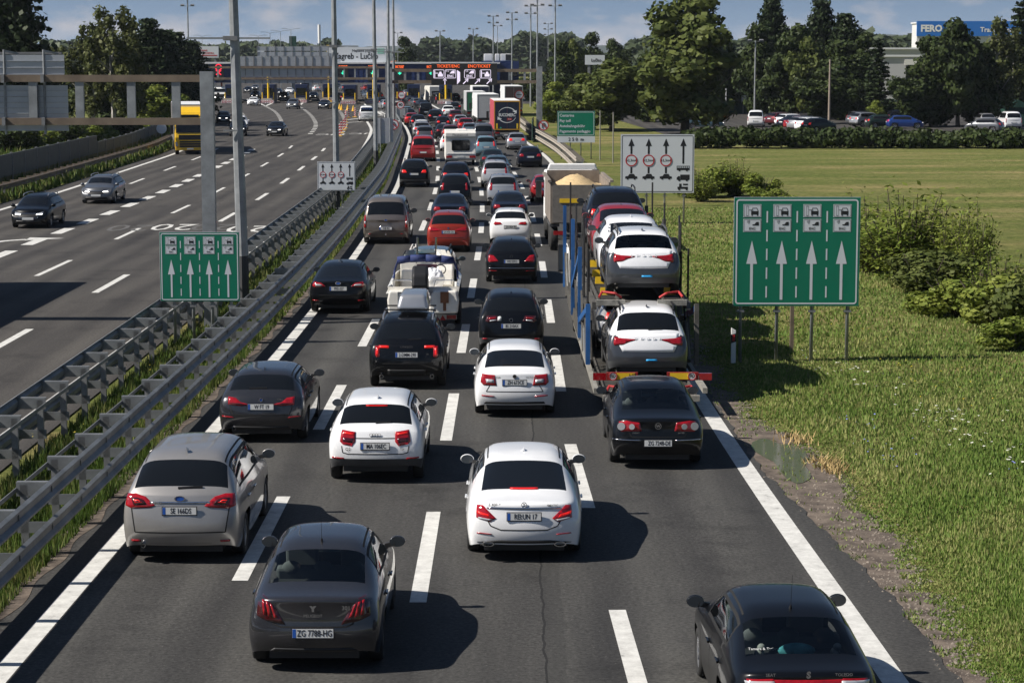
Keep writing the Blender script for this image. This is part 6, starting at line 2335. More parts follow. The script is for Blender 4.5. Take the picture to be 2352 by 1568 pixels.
# roofs and pillars of these two are covered with white film as well
for c in (K1, K2):
 for o in c.children:
  if o.name.split(".")[0] == "body":
   me = o.data
   me.materials.append(M_FILM)
   for f in me.polygons:
    z = f.center.z
    if z > 1.06 or (z > 0.90 and f.center.y > 0.9):
     f.material_index = len(me.materials) - 1
c = make_car("saloon wholly wrapped in white film on the upper deck, third from the transporter's front", L=4.6, W=1.82, H=1.46, body=M_FILM, zdeck=1.0, zwb=1.04, yb=0.45, yr=1.25, yf=2.9, yc=3.6, wb=2.7, aR=0.95, gw=0.72, wbw=0.80, rin=0.12, lamp=None, plate_txt=None, mirror_cap=P_BLACK, side=False)
load(c, 8.65, 2.24)
load(spawn("saloon", "red saloon on the transporter's upper deck between the white-wrapped saloon and the dark SUV", (1200, 500), P_RED), 13.35, 2.24)
load(spawn("suv", "dark blue SUV at the front of the transporter's upper deck", (1200, 500), P_NAVY), 18.0, 2.26)
load(spawn("hatch", "pale grey hatchback on the transporter's lower deck ahead of the filmed SUV", (1200, 500), P_SILVER), 7.3, 0.48, -0.03)

# ------------------------------------------------------------------ boat on its trailer
bt = thing("motor_boat", "white cabin motor boat with folded navy canopy, riding on a trailer", "boat")
M_GEL = mat("boat_gelcoat", (0.80, 0.775, 0.71), 0.3, coat=0.6, noise=0.06)
M_NAVYC = mat("navy_canvas", (0.012, 0.025, 0.11), 0.8, noise=0.3, nscale=5, bump=0.7, bscale=7)
# hull stations from the transom (y=0) to the bow (y=5.6)
hs = []
for i in range(9):
 tq = i / 8
 y = 5.6 * tq
 w = 1.04 * (1 - max(0, tq - 0.45) ** 2 * 3.0)
 hs.append([(0, y, 0.52 + 0.55 * tq ** 3), (0.55 * w, y, 0.60 + 0.5 * tq ** 3), (0.93 * w, y, 0.78 + 0.38 * tq ** 2), (w, y, 1.20 + 0.28 * tq ** 2), (w - 0.09, y, 1.24 + 0.28 * tq ** 2)])
hb = MB()
for a, b in zip(hs[:-1], hs[1:]):
 for k in range(4):
  for s in (1, -1):
   hb.face([(s * a[k][0], *a[k][1:]), (s * b[k][0], *b[k][1:]), (s * b[k + 1][0], *b[k + 1][1:]), (s * a[k + 1][0], *a[k + 1][1:])])
hb.face([(x, y, z) for x, y, z in hs[0][:4]] + [(-x, y, z) for x, y, z in hs[0][3:0:-1]])
hull = hb.build("hull", M_GEL, bt)
dk = MB()
dk.box(-0.95, 0.95, 0.05, 2.6, 0.70, 0.75)                               # cockpit floor
for s in (-1, 1):
 dk.prism([(0.0, 0.8), (0.9, 0.8), (0.9, 1.22), (0.55, 1.30), (0.0, 1.12)], "x", s * 0.92 - 0.06 if s > 0 else s * 0.92 - 0.04, s * 0.92 + 0.04 if s > 0 else s * 0.92 + 0.06)
dk.prism([(2.6, 0.8), (5.3, 1.1), (5.0, 1.55), (3.6, 1.72), (2.6, 1.72)], "x", -0.80, 0.80)
dk.build("deck_and_cabin", M_GEL, bt, bevel=0.06)
MB().prism([(2.59, 0.85), (2.57, 0.85), (2.57, 1.6), (2.59, 1.6)], "x", -0.30, 0.30).build("cabin_door", mat("cabin_door_wine", (0.06, 0.01, 0.03), 0.5), bt)
MB().box(-0.75, -0.35, 2.45, 2.595, 0.8, 1.45).build("seat_locker", M_GEL, bt, bevel=0.04)
MB().prism([(-1.0, 0.48), (-0.16, 0.44), (-0.20, 0.96), (-0.30, 1.12), (-0.97, 1.12), (-1.03, 0.85)], "y", -0.44, 0.02).build("swim_step", M_GEL, bt, bevel=0.05)
MB().prism([(1.0, 0.48), (0.16, 0.44), (0.20, 0.96), (0.30, 1.12), (0.97, 1.12), (1.03, 0.85)], "y", -0.44, 0.02).build("swim_step", M_GEL, bt, bevel=0.05)
# folded canopy
cn = MB()
pts = [(-0.93, 1.9, 1.50), (-0.82, 1.75, 1.80), (-0.45, 1.68, 1.86), (0, 1.66, 1.87), (0.45, 1.68, 1.85), (0.82, 1.75, 1.80), (0.93, 1.9, 1.50)]
for a, b in zip(pts[1:-2], pts[2:-1]):
 cn.tube(a, b, 0.115, 0.105, 12)
cn.build("folded_canopy", M_NAVYC, bt, smooth=True)
fr_ = MB()
fr_.path([pts[0], pts[1]], 0.03).path([pts[-1], pts[-2]], 0.03).path([(-0.95, 1.7, 1.25), pts[0]], 0.03).path([(0.95, 1.7, 1.25), pts[-1]], 0.03)
fr_.build("canopy_frame", M_NAVYC, bt)
ws = MB()
for i in range(10):
 a0, a1 = math.pi * i / 10, math.pi * (i + 1) / 10
 ws.face([(0.80 * math.cos(a0), 2.7 + 0.75 * math.sin(a0), 1.72), (0.80 * math.cos(a1), 2.7 + 0.75 * math.sin(a1), 1.72), (0.66 * math.cos(a1), 2.7 + 0.60 * math.sin(a1), 2.0), (0.66 * math.cos(a0), 2.7 + 0.60 * math.sin(a0), 2.0)])
ws.build("boat_windscreen", M_GLASS_C, bt)
for x in (-0.30, 0.26):
 MB().tube((x, 2.55, 1.65), (x + 0.02, 2.5, 2.42), 0.03, 0.03, 8).build("rod_holder", M_CHROME, bt)
for s in (-1, 1):
 MB().path([(s * 0.88, 0.05, 1.12), (s * 0.88, 0.05, 1.38), (s * 0.35, 0.05, 1.38), (s * 0.28, 0.08, 1.1)], 0.014).build("stern_rail", M_CHROME, bt)
ld = MB()
for x in (-0.72, -0.48):
 ld.tube((x, -0.44, 0.35), (x, -0.44, 1.08), 0.014)
ld.tube((-0.72, -0.44, 1.08), (-0.48, -0.44, 1.08), 0.014)
for z in (0.55, 0.75, 0.92):
 ld.tube((-0.72, -0.44, z), (-0.48, -0.44, z), 0.018)
ld.build("boarding_ladder", M_STEEL_D, bt)
om = MB()
om.prism([(-0.02, 0.95), (-0.75, 1.25), (-0.68, 1.62), (-0.25, 1.85), (0.12, 1.60), (0.15, 1.05)], "x", -0.23, 0.23)
mo = om.build("outboard_motor", M_BLACK, bt, bevel=0.07)
MB().prism([(-0.10, 0.45), (-0.32, 0.5), (-0.35, 1.25), (0.0, 1.2)], "x", -0.07, 0.07).build("motor_leg", M_BLACK, mo, bevel=0.03)
mo.location = (-0.08, 0.0, 0.0)
MB().box(0.50, 0.74, -0.48, -0.44, 0.78, 1.10).tube((0.62, -0.42, 0.55), (0.62, -0.42, 0.8), 0.05).build("motor_bracket", mat("varnished_wood", (0.20, 0.075, 0.03), 0.5, noise=0.25), bt)
MB().disc((0.42, 2.2, 1.48), 0.17, (0, -1, 0.6), 0.02, 20, 0.14).build("steering_wheel", M_BLACK, bt)
MB().prism([(2.3, 1.0), (2.58, 1.0), (2.58, 1.62), (2.45, 1.45)], "x", 0.30, 0.78).build("dashboard", M_GEL, bt, bevel=0.03)
bag = MB().ball((0.22, 1.25, 1.30), 0.36, 0.34, 0.32, 18, 12)
random.seed(5)
bag.v = [(x + random.uniform(-0.03, 0.03), y + random.uniform(-0.03, 0.03), z + random.uniform(-0.03, 0.03)) for x, y, z in bag.v]
bg = bag.build("plastic_bundle", mat("white_plastic_sheet", (0.75, 0.76, 0.78), 0.25), None)
tag(bg, "crumpled white plastic bundle lying in the boat's cockpit", "bundle")
tr = thing("boat_trailer", "steel boat trailer with red triangle reflectors under the motor boat", "trailer")
MB().bar((-0.5, 0.1, 0.42), (0, 6.0, 0.45), 0.08, 0.1).bar((0.5, 0.1, 0.42), (0, 6.0, 0.45), 0.08, 0.1).box(-0.9, 0.9, 0.05, 0.13, 0.36, 0.46).bar((0, 5.9, 0.45), (0, 7.0, 0.45), 0.08, 0.08).build("trailer_frame", M_STEEL, tr)
lb = MB().box(-0.95, 0.95, -0.05, 0.0, 0.30, 0.44).build("light_board", M_PLATE, tr)
for s in (-1, 1):
 MB().box(s * 0.8 - 0.14, s * 0.8 + 0.14, -0.07, -0.055, 0.31, 0.43).build("tail_light", M_LAMP, lb)
 MB().prism([(s * 0.55 - 0.09, 0.28), (s * 0.55 + 0.09, 0.28), (s * 0.55, 0.43)], "y", -0.08, -0.065).build("triangle_reflector", M_RED, lb)
lorry_wheels(tr, [1.6, 2.3], r=0.30, w=0.18, half=0.95)
MB().ball((-0.05, -0.35, 0.98), 0.085, 0.085, 0.085).build("warning_lamp", M_BRAKE, bt, smooth=True)
BX, BY = (974 - 1176) / 79.0, 62.6
for o in (bt, bg):
 place_xy(o, BX, BY, 0.0, 0.06)
place_xy(tr, BX, BY + 0.1, 0.0)
# ================================================================== guardrails, fences
def wbeam(mb, pts, z, face=1, h=0.31):
 """corrugated rail along pts [(x, y)], bulging toward +x * face"""
 prof = [(-0.0, -h / 2), (0.06, -h / 2 + 0.03), (0.06, -0.09), (0.0, -0.035), (0.0, 0.035), (0.06, 0.09), (0.06, h / 2 - 0.03), (-0.0, h / 2)]
 for (x0, y0), (x1, y1) in zip(pts[:-1], pts[1:]):
  for (a, za), (b, zb) in zip(prof[:-1], prof[1:]):
   mb.face([(x0 + face * a, y0, z + za), (x1 + face * a, y1, z + za), (x1 + face * b, y1, z + zb), (x0 + face * b, y0, z + zb)])


def guardrail(name, label, fxx, y0, y1, face, step=2.2, double=True, m=mat("rail_steel", (0.20, 0.21, 0.215), 0.5, 0.35, noise=0.3, nscale=1.6), m_post=M_STEEL_D, back=0.55, group=None):
 """two-beam rail with posts set back on spacers and a tie strap behind"""
 t = thing(name, label, "guardrail", group=group)
 ys = np.arange(y0, y1 + 0.1, step)
 pts = [(fxx(y), y) for y in ys]
 for z in ((1.07, 0.46) if double else (0.66,)):
  mb = MB()
  wbeam(mb, pts, z, face)
  o = mb.build("rail", m, t)
  md = o.modifiers.new("thickness", "SOLIDIFY")
  md.thickness = 0.012
 zt = 1.05 if double else 0.70
 tie = MB()
 for (xa, ya), (xb, yb) in zip(pts[:-1], pts[1:]):
  tie.bar((xa - face * back, ya, zt), (xb - face * back, yb, zt), 0.015, 0.07)
 tie.build("tie_strap", m, t)
 pm = MB()
 pm.box(-0.06, 0.06, -0.05, 0.05, -0.05, zt + 0.08)
 post_me = pm.mesh("post", m_post)
 sp = MB()
 sp.box(min(0, face * (back + 0.02)), max(0, face * (back + 0.02)), -0.05, -0.035, zt - 0.10, zt + 0.12).box(min(0, face * (back + 0.02)), max(0, face * (back + 0.02)), -0.035, 0.06, zt + 0.112, zt + 0.128)
 sp_me = sp.mesh("spacer", m)
 s2_me = MB().box(min(0, face * (back + 0.02)), max(0, face * (back + 0.02)), -0.05, -0.035, 0.36, 0.54).mesh("spacer", m)
 far = MB()
 for i, (x, y) in enumerate(pts):
  if i < 100:
   p = obj("post", post_me, t)
   p.location = (x - face * (back - 0.12), y, 0)
   q = obj("spacer", sp_me, p)
   q.location = (-face * 0.12, 0, 0)
   if double:
    q = obj("spacer", s2_me, p)
    q.location = (-face * 0.12, 0, 0)
  else:
   far.box(x - face * 0.43 - 0.06, x - face * 0.43 + 0.06, y - 0.05, y + 0.05, 0, 0.78)
 if far.v:
  tag(far.build("far_posts", m_post, t), kind="stuff")
 return t


guardrail("median_guardrail", "grey double-beam guardrail along the left edge of the queue", lambda y: fx(LEFT_E, y) - 0.82, 14, 285, 1)
guardrail("median_guardrail", "shaded double-beam guardrail on the median edge of the opposite carriageway", lambda y: fx(LC_RIGHT, y) + 0.62, 16, 240, -1, m_post=M_STEEL_D)
guardrail("verge_guardrail", "pale guardrail on the right verge that ends beside the dark estate", lambda y: fx(RIGHT_E, y) + 0.95, 146, 300, -1, m=mat("dusty_rail", (0.28, 0.25, 0.21), 0.7, noise=0.15), back=0.5)
guardrail("outer_guardrail", "dark guardrail in front of the noise barrier, far left", lambda y: fx(LC_LEFT, y) - 1.9, 100, 250, 1, double=False, m=M_RUST, m_post=M_STEEL_D)

# reflector post standing at the left guardrail and the white post at the truck
def delineator(label, x, y, z0=0.0):
 t = thing("delineator_post", label, "delineator", (x, y, z0))
 MB().prism([(-0.06, 0), (0.06, 0), (0.06, 0.85), (-0.06, 0.92)], "y", -0.04, 0.04).build("post_body", M_WHITE, t, bevel=0.01)
 k = MB().prism([(-0.063, 0.52), (0.063, 0.56), (0.063, 0.78), (-0.063, 0.74)], "y", -0.043, 0.043).build("black_band", M_BLACK, t)
 MB().box(-0.03, 0.03, -0.05, -0.044, 0.58, 0.74).build("red_reflector", M_RED, k)
delineator("white delineator post standing in the transporter's shade on the verge", (1693 - 1176) / 90.5, 55.7)
p = G(800, 528)
delineator("delineator post on the left guardrail behind the bronze van", p.x - 0.2, p.y, 0.15)

# noise barrier, far left: green-grey panels with olive feet
nb = thing("noise_barrier", "grey-green noise barrier of upright panels behind the far left guardrail", "noise barrier")
M_NB = mat("barrier_panel", (0.075, 0.085, 0.078), 0.6, noise=0.15, nscale=1.5)
M_NBY = mat("barrier_olive_foot", (0.12, 0.10, 0.03), 0.7, noise=0.25, nscale=2)
y = 100.0
while y < 262:
 xa, xb = fx(LC_LEFT, y) - 4.4, fx(LC_LEFT, y + 4) - 4.4
 top = 1.95 if y < 166 else 1.45
 MB().bar((xa, y + 0.06, (top + 0.6) / 2), (xb, y + 3.94, (top + 0.6) / 2), 0.10, top - 0.6).build("barrier_panel", M_NB, nb)
 MB().bar((xa, y + 0.06, 0.28), (xb, y + 3.94, 0.28), 0.11, 0.63).build("barrier_foot", M_NBY, nb)
 MB().box(xa - 0.08, xa + 0.08, y - 0.06, y + 0.055, 0, top + 0.08).build("barrier_post", M_STEEL_D, nb)
 y += 4.0

# ================================================================== signs on posts
def frame_ring(mb, w, h, r, t, y, z0):
 """rounded rectangular line, centred on x = 0, from z0 up"""
 def outline(w, h, r):
  o = []
  for cx, cz, a0 in ((w / 2 - r, h / 2 - r, 0), (-w / 2 + r, h / 2 - r, 90), (-w / 2 + r, -h / 2 + r, 180), (w / 2 - r, -h / 2 + r, 270)):
   for k in range(6):
    a = R(a0 + 18 * k)
    o.append((cx + r * math.cos(a), cz + r * math.sin(a)))
  return o
 A, B = outline(w, h, r), outline(w - 2 * t, h - 2 * t, max(0.01, r - t))
 n = len(A)
 for i in range(n):
  j = (i + 1) % n
  mb.face([(A[i][0], y, A[i][1] + z0), (A[j][0], y, A[j][1] + z0), (B[j][0], y, B[j][1] + z0), (B[i][0], y, B[i][1] + z0)])


def rect(mb, x0, x1, z0, z1, y):
 mb.face([(x0, y, z0), (x1, y, z0), (x1, y, z1), (x0, y, z1)])


def poly(mb, pts, y):
 mb.face([(a, y, b) for a, b in pts])


def sign_board(name, label, cat, x, y, w, h, zb, m, posts, frame=None, rz=0.0, group=None, lean=0.0):
 t = thing(name, label, cat, (x, y, 0), rz, group)
 b = MB().box(-w / 2, w / 2, 0.0, 0.035, zb, zb + h).build("sign_panel", [M_ALU], t, bevel=0.008)
 f = MB()
 rect(f, -w / 2 + 0.01, w / 2 - 0.01, zb + 0.01, zb + h - 0.01, -0.004)
 f.build("sign_face", m, b)
 for px in posts:
  o = MB().tube((px, 0.08, -0.05), (px, 0.08, zb + h - 0.05), 0.045, 0.045, 10).build("post", M_STEEL, t, smooth=True)
  MB().box(px - 0.09, px + 0.09, 0.02, 0.14, zb - 0.16, zb - 0.11).build("clamp", M_STEEL_D, o)
 return t, b


def toll_pictos(b, cx, zt, w, h):
 """two white pictogram plates: booth with car, radio waves with car and ENC"""
 pw = w * 0.142
 ph = pw * 0.72
 for i, z in ((0, zt), (1, zt - ph * 1.13)):
  pl = MB()
  rect(pl, cx - pw / 2, cx + pw / 2, z - ph, z, -0.008)
  o = pl.build("pictogram_plate", M_SIGNW, b)
  k = MB()
  frame_ring(k, pw * 0.95, ph * 0.92, pw * 0.05, pw * 0.02, -0.012, z - ph / 2)
  k.v = [(a + cx, y, c) for a, y, c in k.v]
  if i == 0:
   frame_ring_pts = len(k.v)
   bx = cx - pw * 0.34
   for (a0, a1, b0, b1) in ((bx, bx + pw * 0.015, -0.88, -0.14), (bx + pw * 0.11, bx + pw * 0.125, -0.88, -0.14), (bx, bx + pw * 0.125, -0.16, -0.13), (bx, bx + pw * 0.125, -0.89, -0.86)):
    rect(k, a0, a1, z + b0 * ph, z + b1 * ph, -0.012)
   c0 = cx + pw * 0.13
   poly(k, [(c0 - pw * 0.20, z - ph * 0.78), (c0 + pw * 0.20, z - ph * 0.78), (c0 + pw * 0.20, z - ph * 0.52), (c0 - pw * 0.20, z - ph * 0.52)], -0.012)
   for s in (-1, 1):
    rect(k, c0 + s * pw * 0.15 - pw * 0.035, c0 + s * pw * 0.15 + pw * 0.035, z - ph * 0.88, z - ph * 0.78, -0.012)
    poly(k, [(c0 + s * pw * 0.20, z - ph * 0.52), (c0 + s * pw * 0.13, z - ph * 0.30), (c0 + s * pw * 0.10, z - ph * 0.30), (c0 + s * pw * 0.165, z - ph * 0.52)][::s], -0.0125)
   rect(k, c0 - pw * 0.13, c0 + pw * 0.13, z - ph * 0.31, z - ph * 0.27, -0.0123)
   rect(k, c0 - pw * 0.33, c0 - pw * 0.1, z - ph * 0.46, z - ph * 0.42, -0.0127)
  else:
   for r in (0.06, 0.12, 0.18):
    for q in range(6):
     a0, a1 = R(-50 + 12 * q), R(-50 + 12 * (q + 1))
     ox, oz = cx - pw * 0.34, z - ph * 0.18
     pr = lambda a, rr: (ox + pw * rr * math.cos(a), oz + pw * rr * math.sin(a))
     poly(k, [pr(a0, r), pr(a1, r), pr(a1, r + 0.022), pr(a0, r + 0.022)], -0.012)
   poly(k, [(cx, z - ph * 0.50), (cx + pw * 0.36, z - ph * 0.50), (cx + pw * 0.36, z - ph * 0.40), (cx + pw * 0.02, z - ph * 0.42)], -0.012)
   poly(k, [(cx + pw * 0.12, z - ph * 0.41), (cx + pw * 0.36, z - ph * 0.40), (cx + pw * 0.36, z - ph * 0.22), (cx + pw * 0.22, z - ph * 0.24)], -0.0123)
   text("ENC", ph * 0.26, M_SIGNK, o, (cx, -0.013, z - ph * 0.75), name="plate_lettering", bold=0.002)
  k.build("pictogram", M_SIGNK, o)


def toll_lane_sign(label, x, y, w, h, zb, posts, rz=0.0, lean=0.0):
 t, b = sign_board("toll_lane_sign", label, "road sign", x, y, w, h, zb, M_SIGNG, posts, rz=rz)
 mb = MB()
 frame_ring(mb, w * 0.965, h * 0.962, w * 0.025, w * 0.012, -0.008, zb + h / 2)
 xs = [(-0.355 + 0.2367 * i) * w for i in range(4)]
 for cx in xs:
  sw = w * 0.011
  rect(mb, cx - sw, cx + sw, zb + h * 0.06, zb + h * 0.42, -0.008)
  poly(mb, [(cx - w * 0.043, zb + h * 0.39), (cx + w * 0.043, zb + h * 0.39), (cx, zb + h * 0.605)], -0.0085)
 for cx in [(a + c) / 2 for a, c in zip(xs[:-1], xs[1:])]:
  z = 0.08
  while z < 0.9:
   rect(mb, cx - w * 0.006, cx + w * 0.006, zb + h * z, zb + h * (z + 0.105), -0.008)
   z += 0.172
 mb.build("lane_arrows", M_SIGNW, b)
 for cx in xs:
  toll_pictos(b, cx, zb + h * 0.935, w, h)
 return t


toll_lane_sign("large green lane sign with four white arrows on the right verge", (1837 - 1176) / 90.0, 56.0, 3.26, 2.82, 1.44, (-1.42, -0.48, 0.43, 1.35), rz=0.0)
toll_lane_sign("smaller green lane sign with four white arrows in the median", (450 - 1176) / 85.0, 59.3, 2.18, 1.90, 1.20, (-0.72, -0.2, 0.32, 0.84))


def width_sign(label, x, y, w, h, zb, posts):
 t, b = sign_board("lane_width_sign", label, "road sign", x, y, w, h, zb, M_SIGNW, posts)
 k = MB()
 frame_ring(k, w * 0.97, h * 0.96, w * 0.02, w * 0.008, -0.008, zb + h / 2)
 red, wht = MB(), MB()
 for i in range(4):
  cx = (-0.355 + 0.235 * i) * w
  poly(k, [(cx - w * 0.042, zb + h * 0.80), (cx + w * 0.042, zb + h * 0.80), (cx, zb + h * 0.93)], -0.0085)
  if i < 3:
   rect(k, cx - w * 0.013, cx + w * 0.013, zb + h * 0.665, zb + h * 0.80, -0.008)
   rect(k, cx - w * 0.013, cx + w * 0.013, zb + h * 0.335, zb + h * 0.44, -0.008)
   wht.disc((cx, -0.012, zb + h * 0.555), w * 0.072, (0, -1, 0), 0.003, 28)
   red.disc((cx, -0.016, zb + h * 0.555), w * 0.080, (0, -1, 0), 0.003, 28, w * 0.065)
   text("2,3m", w * 0.048, M_SIGNK, b, (cx, -0.018, zb + h * 0.555), name="limit_lettering", bold=0.003)
   for s in (-1, 1):
    poly(k, [(cx + s * w * 0.062, zb + h * 0.58), (cx + s * w * 0.062, zb + h * 0.53), (cx + s * w * 0.048, zb + h * 0.555)][::s], -0.0175)
   c0, z0, sc = cx, zb + h * 0.245, w * 0.082
   poly(k, [(c0 - sc, z0), (c0 + sc, z0), (c0 + sc * 0.98, z0 + sc * 0.36), (c0 + sc * 0.6, z0 + sc * 0.42), (c0 - sc * 0.75, z0 + sc * 0.42), (c0 - sc, z0 + sc * 0.34)], -0.008)
   poly(k, [(c0 - sc * 0.55, z0 + sc * 0.42), (c0 + sc * 0.65, z0 + sc * 0.42), (c0 + sc * 0.45, z0 + sc * 0.78), (c0 - sc * 0.3, z0 + sc * 0.78)], -0.0085)
   for s in (-0.6, 0.55):
    k.disc((c0 + s * sc, -0.0095, z0), sc * 0.17, (0, -1, 0), 0.002, 14)
  else:
   rect(k, cx - w * 0.013, cx + w * 0.013, zb + h * 0.50, zb + h * 0.80, -0.008)
   for z0, q in ((0.39, "bus"), (0.22, "lorry"), (0.065, "van")):
    zz = zb + h * z0
    s = w * 0.088
    if q == "bus":
     rect(k, cx - s, cx + s, zz, zz + s * 0.35, -0.008)
     rect(k, cx - s, cx + s, zz + s * 0.58, zz + s * 0.66, -0.008)
     for j in range(7):
      rect(k, cx - s + j * s * 0.315, cx - s + j * s * 0.315 + s * 0.09, zz + s * 0.35, zz + s * 0.58, -0.008)
    elif q == "lorry":
     rect(k, cx - s * 0.45, cx + s, zz + s * 0.12, zz + s * 0.85, -0.008)
     poly(k, [(cx - s, zz + s * 0.05), (cx - s * 0.5, zz + s * 0.05), (cx - s * 0.5, zz + s * 0.62), (cx - s * 0.75, zz + s * 0.62), (cx - s, zz + s * 0.35)], -0.008)
     rect(k, cx - s * 0.5, cx + s * 0.95, zz + s * 0.02, zz + s * 0.12, -0.008)
    else:
     rect(k, cx - s * 0.85, cx + s * 0.75, zz + s * 0.05, zz + s * 0.38, -0.008)
     rect(k, cx - s * 0.6, cx - s * 0.22, zz + s * 0.38, zz + s * 0.85, -0.008)
     rect(k, cx + s * 0.0, cx + s * 0.75, zz + s * 0.6, zz + s * 0.85, -0.008)
    for a in (-0.6, 0.55):
     k.disc((cx + a * s, -0.009, zz), s * 0.17, (0, -1, 0), 0.003, 14)
 wht.build("limit_discs", M_SIGNW, b)
 red.build("limit_rings", M_RED, b)
 k.build("lane_symbols", M_SIGNK, b)


width_sign("white lane sign with 2,3m limits on the right verge behind the transporter", (1512 - 1176) / 48.6, 103.7, 3.5, 2.78, 1.45, (-1.3, -0.5, 0.36, 1.28))
width_sign("white lane sign with 2,3m limits between the median guardrails", (770 - 1176) / 45.0, 112.0, 1.95, 1.5, 1.05, (-0.62, -0.1, 0.3, 0.74))

# pay toll sign
x, y, w, h, zb = (1324 - 1176) / 29.5, 171.0, 2.95, 1.95, 1.78
t, b = sign_board("pay_toll_sign", "green sign reading Cestarina, Pay toll in four languages over a white 250 m plate", "road sign", x, y, w, h, zb, M_SIGNG, (-1.15, -0.45, 0.38, 1.18))
mb = MB()
frame_ring(mb, w * 0.95, h * 0.93, 0.12, 0.035, -0.008, zb + h / 2)
mb.build("white_border", M_SIGNW, b)
for i, s in enumerate(("Cestarina", "Pay toll", "Autobahngebühr", "Pagamento pedaggio")):
 text(s, 0.30, M_SIGNW, b, (-w * 0.44, -0.01, zb + h * (0.82 - 0.21 * i)), align="LEFT", name="sign_lettering", bold=0.006, sx=0.98)
MB().box(-w / 2, w / 2, -0.002, 0.03, zb - 0.50, zb - 0.01).build("distance_plate", M_SIGNW, t)
text("2 5 0  m", 0.36, M_SIGNK, t, (0, -0.012, zb - 0.26), name="distance_lettering", bold=0.006)


def round_sign(name, label, x, y, z, d, kind, post_top=None, post_m=M_STEEL, group=None):
 t = thing(name, label, "road sign", (x, y, 0), 0.0, group)
 MB().tube((0, 0.06, -0.05), (0, 0.06, (post_top or z + d / 2)), 0.04, 0.04, 8).build("post", post_m, t)
 o = MB().disc((0, 0, z), d / 2, (0, -1, 0), 0.02, 28).build("sign_disc", M_SIGNW, t)
 if kind != "back":
  MB().disc((0, -0.023, z), d / 2, (0, -1, 0), 0.006, 28, d * 0.41).build("red_ring", M_RED, o)
 k = MB()
 if kind == "uturn":
  k.path([(-d * 0.14, -0.03, z - d * 0.24), (-d * 0.14, -0.03, z + d * 0.08), (-d * 0.09, -0.03, z + d * 0.18), (0, -0.03, z + d * 0.21), (d * 0.09, -0.03, z + d * 0.18), (d * 0.14, -0.03, z + d * 0.08), (d * 0.14, -0.03, z - d * 0.2)], d * 0.035, 6)
  k.build("turn_arrow", M_SIGNK, o)
  MB().bar((-d * 0.30, -0.05, z + d * 0.30), (d * 0.30, -0.05, z - d * 0.30), 0.02, d * 0.085, up=(1, 0, 1)).build("red_bar", M_RED, o)
 elif kind == "bar":
  k.box(-d * 0.28, d * 0.28, -0.035, -0.024, z - d * 0.035, z + d * 0.035)
  k.build("black_bar", M_SIGNK, o)
 elif kind == "40":
  text("40", d * 0.55, M_SIGNK, o, (0, -0.03, z), name="limit_number", bold=0.014)
 return t


round_sign("no_u_turn_sign", "no U-turn sign on a pole beside the right guardrail", 2.95, 204.0, 1.62, 0.95, "uturn", post_m=mat("concrete_post", (0.33, 0.30, 0.26), 0.9))
round_sign("no_u_turn_sign", "no U-turn sign in the median, half behind the grey board", -10.65, 197.0, 1.9, 0.9, "uturn")
round_sign("speed_limit_sign", "round 40 speed limit sign in the median", (920 - 1176) / 18.9, 266.0, 2.22, 0.92, "40")
round_sign("customs_sign", "round sign with a black bar above the 40 sign", (922 - 1176) / 18.9, 266.3, 3.38, 0.92, "bar", post_top=3.7)
round_sign("customs_sign", "round sign with a black bar before the tall brown lorry", 0.75, 231.0, 4.02, 0.95, "bar")
round_sign("road_sign_back", "round sign seen from its plain grey back beside the noise barrier", (369 - 1176) / 24.8, 203.0, 1.35, 0.95, "back")
# boards seen from the back in the median
def back_board(label, x, y, w, zb, h, rows, group=None):
 t = thing("road_sign_board", label, "road sign", (x, y, 0), 0, group)
 b = MB()
 for i in range(rows):
  b.box(-w / 2, w / 2, 0, 0.03, zb + h * i / rows + 0.012, zb + h * (i + 1) / rows)
 o = b.build("panel_back", M_ALU, t)
 for px in (-w * 0.3, w * 0.3):
  MB().tube((px, -0.05, -0.05), (px, -0.05, zb + h + 0.05), 0.04, 0.04, 8).build("post", M_STEEL, t)
back_board("grey back of a four-row board in the median beside the tall lamp posts", (884 - 1176) / 28.6, 176.0, 1.3, 1.0, 2.06, 4)
back_board("small grey sign back under the 40 speed limit sign", (920 - 1176) / 18.9, 266.8, 1.7, 0.6, 1.2, 1)
for u, v, h, lab in ((1378, 367, 3.8, "thin bare pole right of the green pay toll sign"), (1408, 374, 3.8, "second thin bare pole, nearer the white lane sign")):
 p = G(u, v)
 o = MB().tube((0, 0, -0.05), (0, 0, h), 0.045, 0.045, 8).build("bare_pole", mat("dull_post", (0.26, 0.25, 0.22), 0.7, 0.2), loc=(p.x, p.y, 0))
 tag(o, lab, "pole")

# ================================================================== overhead gantries
gt = thing("sign_gantry", "near steel gantry reaching left from the median, with panels seen from the back", "gantry")
GX, GY = -8.85, 63.6
MB().box(-0.19, 0.19, -0.16, 0.16, 0, 7.42).build("gantry_post", M_STEEL, gt)
for z, nm in ((7.22, "upper_beam"), (5.98, "lower_beam")):
 MB().box(-15.5, -0.195, -0.10, 0.10, z - 0.10, z + 0.10).build(nm, M_RUST, gt)
for x in (-0.9, -2.2, -3.7, -5.05, -6.5, -8.2):
 MB().box(x - 0.12, x + 0.12, -0.07, 0.07, 6.085, 7.115).build("gantry_web", M_STEEL, gt)
for x0, x1, z0, z1 in ((-15, -4.16, 7.32, 7.90), (-15, -4.08, 5.70, 7.02)):
 pn = MB()
 n = max(3, int((z1 - z0) / 0.15))
 for i in range(n):
  za = z0 + (z1 - z0) * i / n
  zc = z0 + (z1 - z0) * (i + 1) / n
  pn.box(x0, x1, 0.16, 0.19, za + 0.006, zc)
  pn.box(x0, x1, 0.12, 0.158, za + 0.006, za + 0.03)
 pn.build("panel_back", M_ALU, gt)
